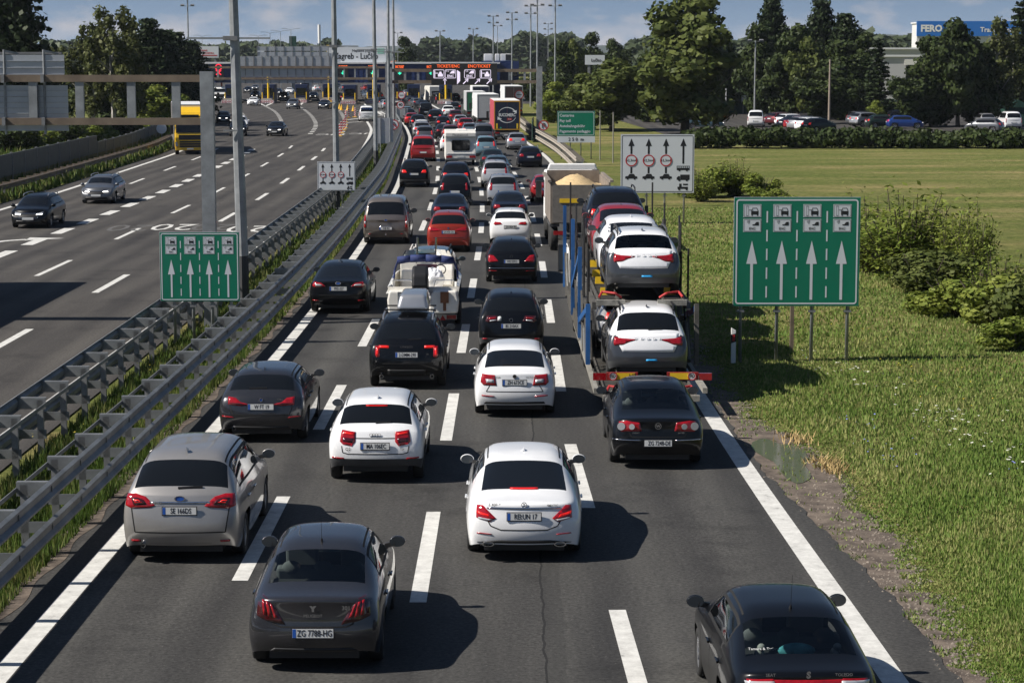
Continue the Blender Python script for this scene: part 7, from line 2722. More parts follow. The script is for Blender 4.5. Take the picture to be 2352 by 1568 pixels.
for x in (-4.75, -5.9, -7.2):
 MB().tube((x, 0.135, 5.6), (x, 0.135, 8.05), 0.035, 0.035, 8).build("panel_strut", M_STEEL, gt)
 MB().box(x - 0.05, x + 0.05, -0.16, 0.17, 7.10, 7.34).build("clamp", M_STEEL_D, gt)
 MB().box(x - 0.05, x + 0.05, -0.16, 0.17, 5.86, 6.10).build("clamp", M_STEEL_D, gt)
 MB().bar((x, 0.14, 8.02), (x + 0.35, 0.5, 7.93), 0.05, 0.05).build("lamp_arm", M_STEEL, gt)
MB().box(-9, -4.3, 0.45, 0.60, 7.92, 7.98).build("light_strip", M_STEEL_D, gt)
gt.location = (GX, GY, 0)

# far gantries before the plaza
def far_gantry(label, y, xa, xb, beams, posts, hpost, webs):
 t = thing("sign_gantry", label, "gantry", (0, y, 0))
 for z in beams:
  MB().box(xa, xb, -0.15, 0.15, z - 0.16, z + 0.16).build("beam", M_RUST, t)
 for x in posts:
  MB().box(x - 0.3, x + 0.3, -0.3, 0.3, 0, hpost).build("gantry_post", M_STEEL, t)
 for x in webs:
  MB().box(x - 0.12, x + 0.12, -0.1, 0.1, beams[1] + 0.165, beams[0] - 0.165).build("gantry_web", M_STEEL, t)
 return t
YV = 39600 / (312 - 135)
k = 5042 / YV
t = far_gantry("far right gantry carrying the black lane display over the queue", YV, (901 - 1176) / k, (1238 - 1176) / k, (7.79 - 27 / k, 7.79 - 53 / k), [(1239 - 1176) / k], 7.0, [(a - 1176) / k for a in (930, 960, 1170, 1205)])
MB().box((885 - 1176) / k, (900 - 1176) / k, -0.3, 0.3, 0, 6.9).build("gantry_post", M_STEEL, t)
vm = thing("lane_display", "black electronic lane display reading TICKET/ENC over the queue", "display board", (0, YV, 0))
zx0, zx1, zz0, zz1 = (991 - 1176) / k, (1142 - 1176) / k, 7.79 - 60 / k, 7.79 - 11 / k
hb = MB().box(zx0, zx1, -0.55, -0.16, zz0, zz1).build("display_housing", M_BLACK, vm)
M_LEDO = mat("orange_leds", (0.5, 0.1, 0.02), 0.5, emit=(1.0, 0.12, 0.02), estr=0.9)
M_LEDW = mat("white_leds", (0.5, 0.48, 0.55), 0.5, emit=(0.85, 0.75, 0.95), estr=0.55)
M_LEDG = mat("green_leds", (0.02, 0.5, 0.3), 0.5, emit=(0.05, 1.0, 0.55), estr=0.9)
def VX(u):
 return (u - 1176) / k
def VZ(v):
 return 7.79 + (135 - v) / k
for s, u in (("TICKET/ENC", 1030), ("ENC/TICKET", 1101)):
 text(s, 0.44, M_LEDO, hb, (VX(u), -0.56, VZ(152.5)), name="led_lettering", bold=0.002, sx=0.95)
ic = MB()
for u in (1008, 1035, 1079, 1115):
 f = MB()
 frame_ring(f, 1.12, 0.88, 0.12, 0.05, -0.56, VZ(170))
 ic.v += [(a + VX(u), y_, z_) for a, y_, z_ in f.v]
 n0 = len(ic.v) - len(f.v)
 ic.f += [tuple(i + n0 for i in q) for q in f.f]
 ic.mi += f.mi
 if u in (1035, 1079):
  poly(ic, [(VX(u) - 0.1, VZ(169)), (VX(u) + 0.42, VZ(169)), (VX(u) + 0.42, VZ(162)), (VX(u) + 0.15, VZ(163))], -0.56)
  text("ENC", 0.34, M_LEDW, hb, (VX(u), -0.56, VZ(175)), name="led_lettering", bold=0.008)
  for j in range(2):
   ic.bar((VX(u) - 0.42 + 0.16 * j, -0.56, VZ(162)), (VX(u) - 0.34 + 0.16 * j, -0.56, VZ(165.5)), 0.02, 0.04)
 else:
  poly(ic, [(VX(u) - 0.08, VZ(176)), (VX(u) + 0.42, VZ(176)), (VX(u) + 0.42, VZ(170)), (VX(u) - 0.08, VZ(170))], -0.56)
  poly(ic, [(VX(u) - 0.0, VZ(170)), (VX(u) + 0.34, VZ(170)), (VX(u) + 0.26, VZ(165)), (VX(u) + 0.08, VZ(165))], -0.5605)
  rect(ic, VX(u) - 0.45, VX(u) - 0.36, VZ(178), VZ(162), -0.56)
  rect(ic, VX(u) - 0.36, VX(u) - 0.05, VZ(169), VZ(167.5), -0.56)
def arrow(x, z, a, s):
 c, sn = math.cos(a), math.sin(a)
 for pts in ([(-0.07, -0.55), (0.07, -0.55), (0.07, 0.2), (-0.07, 0.2)], [(-0.32, 0.1), (0, 0.55), (0.32, 0.1), (0.2, 0.1), (0, 0.32), (-0.2, 0.1)]):
  poly(ic, [(x + s * (p * c + q * sn), z + s * (-p * sn + q * c)) for p, q in pts], -0.56)
arrow(VX(1022), VZ(186.5), 0, 0.62)
for u in (1070, 1097, 1124):
 arrow(VX(u), VZ(186.5), R(45), 0.7)
poly(ic, [(VX(1050), VZ(161)), (VX(1057), VZ(166)), (VX(1057), VZ(186)), (VX(1050), VZ(194))], -0.56)
ic.build("led_symbols", M_LEDW, hb)
YL = 320.0
kl = 5042 / YL
t = far_gantry("far left gantry with a wide panel seen from the back", YL, (446 - 1176) / kl, (884 - 1176) / kl, (7.79 - 20 / kl, 7.79 - 45.5 / kl), [(446 - 1176) / kl, (890 - 1176) / kl], 7.3, [(a - 1176) / kl for a in (500, 535, 790, 815, 842, 868)])
pn = MB()
for z0, z1 in ((7.79 + 5 / kl, 7.79 - 17 / kl), (7.79 - 23 / kl, 7.79 - 42 / kl), (7.79 - 49 / kl, 7.79 - 56 / kl)):
 n = 6
 for i in range(n):
  za, zc = z1 + (z0 - z1) * i / n, z1 + (z0 - z1) * (i + 1) / n
  pn.box((551 - 1176) / kl, (768 - 1176) / kl, 0.2, 0.24, za + 0.01, zc)
pn.build("panel_back", M_ALU, t)
for i in range(11):
 x = (563 - 1176 + 19.3 * i) / kl
 MB().box(x - 0.06, x + 0.06, 0.1, 0.19, 7.79 - 57 / kl, 7.79 + 6 / kl).build("panel_strut", M_STEEL_D, t)

# ================================================================== toll plaza
YT = 400.0
kt = 5042 / YT
TX = lambda u: (u - 1176) / kt
TZ = lambda v: 7.79 + (135 - v) / kt
M_BLUEC = mat("canopy_blue", (0.006, 0.022, 0.10), 0.5, noise=0.15, nscale=0.8)
M_BLUEB = mat("booth_blue", (0.006, 0.016, 0.06), 0.45, noise=0.15)
cp = thing("toll_canopy", "long blue toll plaza canopy spanning all lanes", "toll canopy", (0, YT, 0))
MB().box(TX(419), TX(1148), 0, 22, TZ(190), TZ(147)).build("canopy_fascia", M_BLUEC, cp)
MB().box(TX(419), TX(1148), -0.3, 22.3, TZ(147) + 0.004, TZ(143.5)).build("canopy_roof", mat("canopy_roof_sheet", (0.55, 0.56, 0.57), 0.5), cp)
for i in range(0, 60):
 x = TX(425) + i * 0.95
 MB().box(x, x + 0.08, -0.06, -0.003, TZ(188), TZ(148)).build("fascia_rib", M_BLUEC, cp)
def lane_light(u, red):
 o = MB().box(TX(u) - 0.9, TX(u) + 0.9, -0.30, -0.07, TZ(186) + 0.0, TZ(148.5)).build("signal_box", M_BLACK, cp)
 if red:
  m_ = mat("red_leds", (0.5, 0.02, 0.04), 0.5, emit=(1.0, 0.02, 0.05), estr=1.0)
  MB().disc((TX(u), -0.32, TZ(155)), 0.62, (0, -1, 0), 0.02, 20, 0.45).build("red_signal_ring", m_, o)
  MB().bar((TX(u) - 0.45, -0.34, TZ(161.5)), (TX(u) + 0.45, -0.34, TZ(172)), 0.03, 0.18, up=(1, 0, 1)).bar((TX(u) - 0.45, -0.35, TZ(172)), (TX(u) + 0.45, -0.35, TZ(161.5)), 0.03, 0.18, up=(1, 0, -1)).build("red_cross", m_, o)
 else:
  text("ENC TICKET", 0.62, M_LEDO, o, (TX(u), -0.31, TZ(154)), name="led_lettering", bold=0.02, sx=0.45)
  a = MB().box(TX(u) - 0.09, TX(u) + 0.09, -0.34, -0.31, TZ(168), TZ(162.5))
  poly(a, [(TX(u) - 0.38, TZ(167.5)), (TX(u) + 0.38, TZ(167.5)), (TX(u), TZ(172))], -0.335)
  a.build("green_arrow", M_LEDG, o)
for u, r in ((430, 1), (502, 1), (788, 0), (856, 0), (918, 0), (990, 0)):
 lane_light(u, r)
# name board on the roof
nbd = thing("name_board", "white roof board reading Zagreb - Lučko over the toll canopy", "sign board", (0, YT + 1, 0))
bo = MB().box(TX(750), TX(886), 0, 0.3, TZ(143), TZ(109)).build("board_panel", M_SIGNW, nbd)
text("Zagreb - Lučko", 1.55, M_SIGNK, bo, (TX(817), -0.02, TZ(130)), name="board_lettering", bold=0.03, sx=0.82)
text("Naplatna postaja", 0.62, M_SIGNK, bo, (TX(834), -0.02, TZ(117)), name="board_lettering", bold=0.01)
MB().box(TX(866), TX(882), -0.03, -0.004, TZ(124), TZ(112)).build("green_mark", mat("pale_green_film", (0.25, 0.5, 0.4), 0.5), bo)
for u in (755, 880):
 MB().box(TX(u) - 0.15, TX(u) + 0.15, 0.3, 0.6, TZ(143.4), TZ(112)).build("board_post", M_STEEL_D, nbd)
bbk = thing("roof_board_back", "panelled back of a second roof board left of the name board", "sign board", (0, YT + 0.6, 0))
mb = MB()
for i in range(8):
 for j in range(2):
  mb.box(TX(591) + i * 1.62, TX(591) + i * 1.62 + 1.5, 0, 0.1, TZ(130 - 12 * j) + 0.05, TZ(119 - 12 * j) - 0.05)
mb.build("board_panels", M_ALU, bbk)
fr = MB()
for i in range(9):
 fr.box(TX(591) + i * 1.62 - 0.11, TX(591) + i * 1.62, -0.1, 0.12, TZ(143), TZ(106))
fr.build("board_frame", M_STEEL_D, bbk)
mn = thing("yellow_truss", "yellow lattice arm standing beside the name board on the canopy", "lattice arm", (TX(755), YT + 2.5, 0))
MB().box(-0.6, 0.6, 0, 0.4, TZ(143), TZ(104)).build("lattice_mast", M_YELLOW, mn)
MB().box(-4.0, 0.9, 0, 0.4, TZ(109), TZ(106.5)).build("lattice_boom", M_YELLOW, mn)
# booths on their islands
M_CONC = mat("island_concrete", (0.32, 0.28, 0.23), 0.85, noise=0.2, nscale=1.5)
def booth(label, u, v, w=2.2, yellow=True):
 p = G(u, v)
 kk = 5042 / p.y
 t = thing("toll_booth", label, "toll booth", (p.x, p.y, 0), group="toll booths")
 h = (v - 12 - 193) / kk + 1.0
 b = MB().box(-w / 2, w / 2, 3.5, 7.5, 0.25, 3.25).build("booth_body", M_BLUEB, t, bevel=0.05)
 MB().box(-w / 2 + 0.25, w / 2 - 0.25, 3.45, 3.494, 1.35, 2.6).build("booth_window", M_GLASS_D, b)
 for s in (-1, 1):
  MB().tube((s * (w / 2 - 0.1), 2.6, 0.2), (s * (w / 2 - 0.1), 2.6, 1.9), 0.09, 0.09, 8).build("yellow_bollard", M_YELLOW, t)
 isl = MB().prism([(-w / 2, 0), (w / 2, 0), (w / 2, 0.25), (-w / 2, 0.25)], "y", 2.0, 12.0).build("island", M_CONC, t)
 nose = MB()
 nose.prism([(-w / 2 - 0.25, 0), (w / 2 + 0.25, 0), (w / 2 - 0.2, 0.85), (-w / 2 + 0.2, 0.85)], "y", 0.0, 1.99)
 no = nose.build("impact_nose", M_CONC, t)
 sgn = MB()
 sgn.box(-w / 2 - 0.2, w / 2 + 0.2, -0.07, -0.02, 0.05, 0.60)
 so = sgn.build("striped_panel", M_WHITE, no)
 rs = MB()
 for i in range(4):
  for s in (-1, 1):
   x = s * (0.38 + i * 0.26)
   rs.prism([(x, 0.08), (x + s * 0.10, 0.08), (x - s * 0.02, 0.325), (x + s * 0.10, 0.57), (x, 0.57), (x - s * 0.12, 0.325)][::s], "y", -0.085, -0.073)
 rs.disc((0, -0.075, 0.325), 0.22, (0, -1, 0), 0.01, 4, 0.12)
 rs.build("red_chevrons", M_RED, so)
 if yellow:
  c = MB().tube((0.1, 2.3, 0), (0.1, 2.3, 5.2), 0.19, 0.19, 12).build("yellow_column", M_YELLOW, t)
 return t
for u, v, yl, lab in ((526, 238, 0, "toll booth farthest left, behind the tall lamp post"), (612, 238, 1, "toll booth with a yellow column and chevron nose, second from the left"), (688, 237, 0, "toll booth between two oncoming queues, without a yellow column"),
       (752, 236, 1, "toll booth with a yellow column near the tumbled cones"), (800, 240, 0, "toll booth right of the tall middle lamp post"), (855, 238, 1, "toll booth with a yellow column at the pair of lamp posts"),
       (898, 236, 0, "toll booth hidden behind the lamp post pair"), (948, 238, 0, "toll booth outlined in yellow above the slanting row of cars"), (1022, 240, 1, "toll booth with a yellow column under the black display")):
 booth(lab, u, v, yellow=bool(yl))
# office block with roof tanks right of the canopy
ob = thing("plaza_building", "dark blue plaza building with white roof tanks behind the lorries", "building", (0, YT + 6, 0))
bb = MB().box(TX(1104), TX(1192), 0, 10, 0, TZ(141)).build("wall", M_BLUEC, ob)
MB().box(TX(1150), TX(1170), -0.12, -0.02, TZ(200), TZ(160)).build("door", M_BLUEB, bb)
for u0, u1 in ((1108, 1122), (1126, 1144), (1172, 1188)):
 MB().box(TX(u0), TX(u1), -0.1, -0.02, TZ(176), TZ(162)).build("window", M_GLASS_D, bb)
for u0, u1 in ((1110, 1130), (1136, 1147), (1149, 1178)):
 MB().box(TX(u0), TX(u1), 2, 5, TZ(141) + 0.004, TZ(124)).build("roof_tank", M_WBOX, ob, bevel=0.1)
MB().box(TX(1161), TX(1178), 1.9, 1.98, TZ(139), TZ(125)).build("tank_grille", M_BLACK, ob)
# cones and posts closing the lane on the opposite side
M_CONE = mat("yellow_cone", (0.72, 0.40, 0.02), 0.5)
def cone_post(label, u, v, kind):
 p = G(u, v)
 t = thing("channelizing_post" if kind == "post" else "traffic_cone", label, "post" if kind == "post" else "cone", (p.x, p.y, 0), random.uniform(-0.3, 0.3), group="striped posts" if kind == "post" else "yellow cones")
 if kind == "post":
  MB().box(-0.28, 0.28, -0.2, 0.2, 0, 0.09).build("yellow_foot", M_CONE, t)
  b = MB().box(-0.10, 0.10, -0.03, 0.03, 0.09, 1.25).build("post_board", M_WHITE, t)
  s_ = MB()
  for i in range(4):
   s_.prism([(-0.10, 0.14 + i * 0.28), (0.10, 0.24 + i * 0.28), (0.10, 0.38 + i * 0.28), (-0.10, 0.28 + i * 0.28)], "y", -0.04, -0.032)
  s_.build("red_stripes", M_RED, b)
 else:
  MB().tube((0, 0, 0.05), (0, 0, 0.85), 0.26, 0.06, 12).build("cone_body", M_CONE, t)
  MB().box(-0.32, 0.32, -0.32, 0.32, 0, 0.05).build("cone_foot", M_CONE, t)
random.seed(3)
for i, (x, y) in enumerate(((925, 1215), (960, 1155), (1010, 1095), (1035, 1050), (1045, 990), (1048, 930), (1050, 880), (1105, 845), (1235, 828))):
 cone_post("red and white striped channelizing post, number %s of the line from the camera" % ("one two three four five six seven eight nine".split()[i]) if False else ["striped post nearest the camera in the line beside the tall lamp post", "striped post just behind the nearest one", "striped post third along the line, with a yellow foot", "striped post in the tight middle of the line, nearer half", "striped post at the very middle of the line", "striped post in the tight middle of the line, farther half", "striped post at the bend of the dotted line", "striped post standing apart left of the police van", "red striped post right beside the police van"][i], *z5(x, y), "post")
for i, (x, y) in enumerate(((705, 530), (730, 570), (755, 590), (890, 650), (925, 665), (965, 685), (1090, 690), (1205, 705))):
 cone_post(["farthest yellow cone beside the toll island nose", "yellow cone second from the toll island nose", "yellow cone third from the island, at the lamp post", "yellow cone just right of the lamp post", "yellow cone in the tipped pair right of the lamp post", "yellow cone nearer the dotted line's top", "upright yellow cone alone in the gap", "yellow cone nearest the police van"][i], *z5(x, y), "cone")

# ================================================================== lamp posts and masts
def mast_bar(label, x, y, h, r0, r1, bar=None, dark=1.2, lean=0.0):
 t = thing("lamp_post", label, "lamp post", (x, y, 0))
 MB().tube((0, 0, dark), (lean, 0, h), r0, r1, 8).build("mast", M_STEEL, t)
 MB().tube((0, 0, -0.1), (0, 0, dark), r0 * 1.02, r0 * 1.02, 8).build("mast_foot", mat("tarred_foot", (0.05, 0.052, 0.055), 0.8), t)
 if bar:
  o = MB().bar((-bar / 2 + lean, -r0 - 0.05, 8.42), (bar / 2 + lean, -r0 - 0.05, 8.42), 0.05, 0.06).build("cross_bar", M_STEEL, t)
  MB().box(lean * 0.8 - r0 * 1.2, lean * 0.8 + r0 * 1.2, -r0 - 0.09, r0, 8.35, 8.49).build("collar", M_STEEL_D, o)
  MB().bar((lean * 0.5 - 0.35, -r0 - 0.02, 5.55), (lean * 0.5 + 0.1, -r0 - 0.02, 5.55), 0.05, 0.05).build("bracket", M_STEEL, t)
for lab, x, y, r0, bar, lean in (("tallest lamp post, beside the near gantry, with a cross bar", -8.55, 68.8, 0.19, 2.6, -0.3), ("lamp post with a cross bar behind the small white lane sign", -9.05, 112.5, 0.17, 2.6, -0.1),
         ("lamp post with a dark foot beside the median guardrail bend", -9.85, 158.0, 0.17, 2.4, -0.1), ("lamp post right behind the grey four-row board", -11.2, 199.0, 0.15, 2.2, 0), ("lamp post of the close pair, right one, before the booths", -12.3, 228.0, 0.15, 2.2, 0)):
 mast_bar(lab, x, y, 17.0, r0, 0.10, bar, dark=(1.6 if y < 100 else 1.2), lean=lean)
 t = [o for o in COL.objects if o.get("label") == lab][0]
 for s in (-1, 1):
  MB().bar((lean, 0, 16.9), (lean + s * 1.2, 0, 17.15), 0.06, 0.06).build("lamp_arm", M_STEEL, t)
  MB().cbox((lean + s * 1.5, 0, 17.17), (0.7, 0.3, 0.12)).build("lamp_head", M_STEEL_D, t, bevel=0.03)


def high_mast(label, u, vtop, y, heads=2, r=0.16, arms=False):
 kk = 5042 / y
 x = (u - 1176) / kk
 h = 7.79 + (135 - vtop) / kk
 t = thing("lamp_mast", label, "lamp post", (x, y, 0))
 MB().tube((0, 0, -0.1), (0, 0, h), r, r * 0.6, 8).build("mast", M_STEEL, t)
 if arms:
  for s in (-1, 1):
   MB().bar((0, 0, h - 0.05), (s * 1.3, 0, h + 0.25), 0.08, 0.08).bar((s * 1.3, 0, h + 0.25), (s * 2.4, 0, h + 0.25), 0.2, 0.09).build("lamp_arm", M_STEEL, t)
 else:
  for i in range(heads):
   z = h - 0.1 - i * 1.2
   MB().bar((-0.7, 0, z), (0.7, 0, z), 0.06, 0.06).build("lamp_bracket", M_STEEL, t)
   for s in (-1, 1):
    MB().cbox((s * 0.75, -0.1, z + 0.12), (0.55, 0.4, 0.22), rx=0.3).build("lamp_head", M_STEEL_D, t)
for u, v, y, n, ar, lab in ((433, -4, 330, 2, 0, "tall lamp mast at the left gantry's end, cut by the frame top"), (384, 70, 330, 1, 0, "lamp mast before the dark pines"), (409, 76, 345, 1, 0, "short lamp mast just right of the dark pines"),
         (1011, 72, 430, 1, 0, "lamp mast left of the black display"), (1087, 67, 430, 2, 0, "lamp mast above the display's left half"), (1133, 38, 400, 2, 0, "lamp mast above the plaza building, left one"), (1143, 60, 460, 1, 0, "shorter lamp mast close beside the plaza building's left mast"),
         (1176, 30, 380, 2, 0, "lamp mast above the tall brown lorry"), (1219, 15, 360, 2, 0, "lamp mast left of the right gantry post"), (1234, -6, 320, 2, 0, "lamp mast over the right gantry post, cut by the frame top"), (1259, 55, 480, 3, 0, "slim mast with three lamp tiers before the round trees"),
         (1275, -4, 330, 2, 0, "rightmost tall mast of the plaza, cut by the frame top"), (914, 76, 470, 1, 0, "lamp mast before the round tree by the name board"),
         (594, 84, 560, 1, 1, "twin-arm street lamp farthest left beyond the canopy"), (621, 77, 560, 1, 1, "twin-arm street lamp second from left beyond the canopy"), (645, 73, 560, 1, 1, "twin-arm street lamp third from left beyond the canopy"),
         (669, 69, 560, 1, 1, "twin-arm street lamp rightmost beyond the canopy"), (1735, 94, 293, 1, 0, "lamp post standing behind the white panel van"), (465, 84, 600, 1, 1, "twin-arm street lamp over the left billboard")):
 high_mast(lab, u, v, y, n, arms=bool(ar), r=0.16 if y < 450 else 0.10)
# lattice radio mast and totem
lm = thing("radio_mast", "white lattice radio mast beyond the canopy", "mast", ((734 - 1176) / 8.4, 600, 0))
kk = 8.4
hh = 7.79 + (135 - 58) / kk
la = MB()
for sx_, sy_ in ((-0.5, -0.5), (0.5, -0.5), (0.5, 0.5), (-0.5, 0.5)):
 la.tube((sx_, sy_, 0), (sx_, sy_, hh - 5), 0.09, 0.09, 6)
z = 1.0
while z < hh - 6:
 la.bar((-0.5, -0.5, z), (0.5, -0.5, z + 1), 0.06, 0.06).bar((0.5, -0.5, z + 1), (-0.5, -0.5, z + 2), 0.06, 0.06)
 z += 2
la.build("lattice", M_STEEL, lm)
MB().tube((0, 0, hh - 5), (0, 0, hh), 0.4, 0.4, 10).build("antenna_drum", M_WHITE, lm)
tt = thing("totem_sign", "tall dark green totem sign beyond the canopy", "sign board", ((673 - 1176) / 9.0, 560, 0))
MB().box(-0.9, 0.9, 0, 0.5, 2.0, 7.79 + (135 - 84) / 9.0).build("totem_panel", mat("totem_green", (0.01, 0.05, 0.035), 0.5), tt)
MB().box(-0.7, 0.7, 0.1, 0.4, 0, 1.99).build("totem_foot", M_STEEL_D, tt)

# billboards at the left horizon
def billboard(label, u0, u1, v0, v1, y, body, fn=None):
 kk = 5042 / y
 t = thing("billboard", label, "billboard", ((u0 + u1) / 2 / kk - 1176 / kk, y, 0))
 w, z0, z1 = (u1 - u0) / kk, 7.79 + (135 - v1) / kk, 7.79 + (135 - v0) / kk
 b = MB().box(-w / 2, w / 2, 0, 0.4, z0, z1).build("billboard_panel", body, t)
 for s in (-1, 1):
  MB().box(s * w * 0.3 - 0.2, s * w * 0.3 + 0.2, 0.1, 0.4, 0, z0 - 0.004).build("post", M_STEEL_D, t)
 if fn:
  fn(b, w, z0, z1)
def bb1(b, w, z0, z1):
 text("TRANS", (z1 - z0) * 0.2, M_RED, b, (-w * 0.28, -0.03, z0 + (z1 - z0) * 0.62), name="billboard_lettering", bold=0.02)
 text("LOGISTIKA", (z1 - z0) * 0.17, M_RED, b, (0.0, -0.03, z0 + (z1 - z0) * 0.40), name="billboard_lettering", bold=0.02)
 MB().box(-w / 2 + 0.1, w / 2 - 0.3, -0.04, -0.005, z0 + (z1 - z0) * 0.16, z0 + (z1 - z0) * 0.24).build("red_stripe", M_RED, b)
billboard("white billboard with red lettering before the left woods", 459, 502, 107, 133, 480, M_SIGNW, bb1)
billboard("small white billboard with a blue round emblem left of the roof board", 592, 607, 117, 130, 520, M_SIGNW, lambda b, w, z0, z1: MB().disc((-w * 0.1, -0.03, (z0 + z1) / 2), 0.45, (0, -1, 0), 0.02, 16, 0.2).build("blue_emblem", M_PLATEB, b))
def lucko(b, w, z0, z1):
 text("Lučko", (z1 - z0) * 0.42, M_SIGNK, b, (0.2, -0.03, z0 + (z1 - z0) * 0.45), name="billboard_lettering", bold=0.02)
billboard("white Lučko board among the trees right of the plaza", 1344, 1389, 127, 149, 330, M_SIGNW, lucko)

# ================================================================== things behind the hedge
p = G(1666, 272)
t = thing("car_park_barrier", "orange car park barrier with its boom raised upright", "barrier", (p.x, p.y, 0))
MB().box(-0.32, 0.32, -0.3, 0.3, 0, 1.05).build("barrier_cabinet", mat("barrier_orange", (0.5, 0.13, 0.02), 0.5), t, bevel=0.03)
MB().box(-0.06, 0.06, -0.36, -0.31, 0.8, 3.9).build("boom", M_WHITE, t)
p = G(1715, 262)
t = thing("car_park_sign", "small white sign on two legs beside the car park lamp post", "sign board", (p.x, p.y, 0))
MB().box(-0.75, 0.75, 0, 0.12, 1.6, 2.6).build("sign_panel", M_SIGNW, t)
for s in (-1, 1):
 MB().tube((s * 0.5, 0.16, 0), (s * 0.5, 0.16, 2.5), 0.05, 0.05, 6).build("post", M_STEEL, t)
p = G(1904, 290)
t = MB().tube((0, 0, -0.1), (0, 0, 7.7), 0.17, 0.11, 10).build("wooden_pole", mat("weathered_wood", (0.24, 0.20, 0.16), 0.9, noise=0.2, nscale=4), loc=(p.x, p.y, 0))
tag(t, "bare wooden pole standing behind the hedge", "pole")
t = thing("mesh_fence", "dark green mesh fence beside the right gantry post", "fence")
M_FENCE = mat("green_fence", (0.012, 0.05, 0.035), 0.6, noise=0.2)
for i in range(5):
 MB().box(1.9 + i * 0.05, 1.95 + i * 0.05, 206 + i * 2.5, 208.45 + i * 2.5, 0.05, 1.9).build("fence_panel", M_FENCE, t)
 MB().box(1.88 + i * 0.05, 1.97 + i * 0.05, 208.46 + i * 2.5, 208.54 + i * 2.5, 0, 2.0).build("fence_post", M_STEEL_D, t)
t = thing("mesh_fence", "dark green mesh fence along the back of the car park", "fence")
for i in range(16):
 x = 30 + i * 3.1
 MB().box(x, x + 3.0, 313, 313.06, 0.05, 2.1).build("fence_panel", M_FENCE, t)

# warehouses far right
def hall(name, label, x, y, w, d, h, m, fn=None, rz=0.0):
 t = thing(name, label, "building", (x, y, 0), rz)
 b = MB().box(-w / 2, w / 2, 0, d, 0, h).build("wall", m, t)
 MB().box(-w / 2 - 0.3, w / 2 + 0.3, -0.3, d + 0.3, h + 0.003, h + 0.35).build("roof", M_WBOX, b)
 if fn:
  fn(b, w, h)
 return t
def RX(u, y):
 return (u - 1176) * y / 5042
def RZ(v, y):
 return 7.79 + (135 - v) * y / 5042
def fero(b, w, h):
 o = MB().box(-w / 2 - 0.1, w / 2 + 0.1, -0.5, -0.05, h - 3.2, h + 0.6).build("sign_band", mat("sign_blue", (0.015, 0.15, 0.52), 0.5), b)
 text("FERO", 2.3, M_WHITE, o, (-w / 2 + 3.6, -0.55, h - 1.3), name="sign_lettering", bold=0.10)
 text("Trans logistika", 1.7, M_WHITE, o, (w / 2 - 7.0 - 5, -0.55, h - 1.6), name="sign_lettering", bold=0.04)
 for i in range(10):
  MB().box(-w / 2 + 2 + i * (w / 10), -w / 2 + 4 + i * (w / 10), -0.08, -0.004, h * 0.35, h * 0.5).build("window", M_GLASS_D, b)
y = 560.0
hall("warehouse", "white warehouse with a blue FERO sign band on its top", RX(2103 + 150, y), y, RX(2400, y) - RX(2103, y), 7, RZ(50, y) - 0.6, mat("warehouse_white", (0.6, 0.6, 0.6), 0.6, noise=0.05, nscale=0.3), fero, rz=0.0)
y = 380.0
def office(b, w, h):
 MB().box(w * 0.12, w * 0.42, -0.1, -0.01, h * 0.25, h * 0.82).build("tall_window", M_GLASS_D, b)
 MB().box(w * 0.08, w * 0.48, -0.25, -0.101, h * 0.83, h * 0.95).build("cream_band", M_CREAM, b)
 MB().box(w * 0.08, w * 0.48, -0.25, -0.101, h * 0.10, h * 0.22).build("cream_sill", M_CREAM, b)
 MB().box(-w * 0.3, -w * 0.1, -0.1, -0.01, h * 0.2, h * 0.5).build("shop_window", M_GLASS_D, b)
hall("office_block", "pale grey office block with a tall dark window between the right tree groups", RX(2070, y), y, RX(2112, y) - RX(2020, y), 14, RZ(131, y), mat("office_grey", (0.45, 0.45, 0.46), 0.7, noise=0.06), office)
y = 450.0
hall("long_hall", "long low white-roofed hall behind the office block", RX(2060, y), y, RX(2150, y) - RX(1995, y), 30, RZ(114, y), mat("hall_cream", (0.5, 0.49, 0.46), 0.7, noise=0.06), lambda b, w, h: [MB().box(-w / 2 + 1 + i * w / 7, -w / 2 + 3.5 + i * w / 7, -0.08, -0.004, 1, 3.5).build("gate", M_GLASS_D, b) for i in range(6)])
MB_y = 330.0
hall("white_shed", "small white shed half hidden right of the dark tree group", RX(2262, MB_y), MB_y, 4.0, 5, RZ(198, MB_y), M_WBOX, lambda b, w, h: MB().box(-0.7, 0.7, -0.06, -0.004, 0, h * 0.6).build("door", M_STEEL_D, b))
t = thing("kiosk", "dark green tented kiosk at the far right edge", "kiosk", (RX(2342, 262), 262, 0))
b = MB().box(-1.6, 1.6, 0, 4, 0, 2.0).build("wall", M_FENCE, t)
MB().prism([(-1.8, 2.004), (1.8, 2.004), (0, 2.9)], "y", -0.2, 4.2).build("roof", M_FENCE, b)
# farm roofs in the woods
for u, v, y, lab in ((1318, 158, 520, "orange tiled house roof showing right of the round trees"), (914, 148, 900, "low tiled house among the far woods")):
 t = thing("house", lab, "house", (RX(u, y), y, 0), 0.3)
 hh = RZ(v, y)
 b = MB().box(-4, 4, 0, 8, 0, hh - 1.2).build("wall", M_CREAM, t)
 MB().prism([(-4.5, hh - 1.196), (4.5, hh - 1.196), (0, hh + 1.6)], "y", -0.4, 8.4).build("roof", mat("roof_tiles", (0.32, 0.10, 0.05), 0.8, noise=0.2), b)
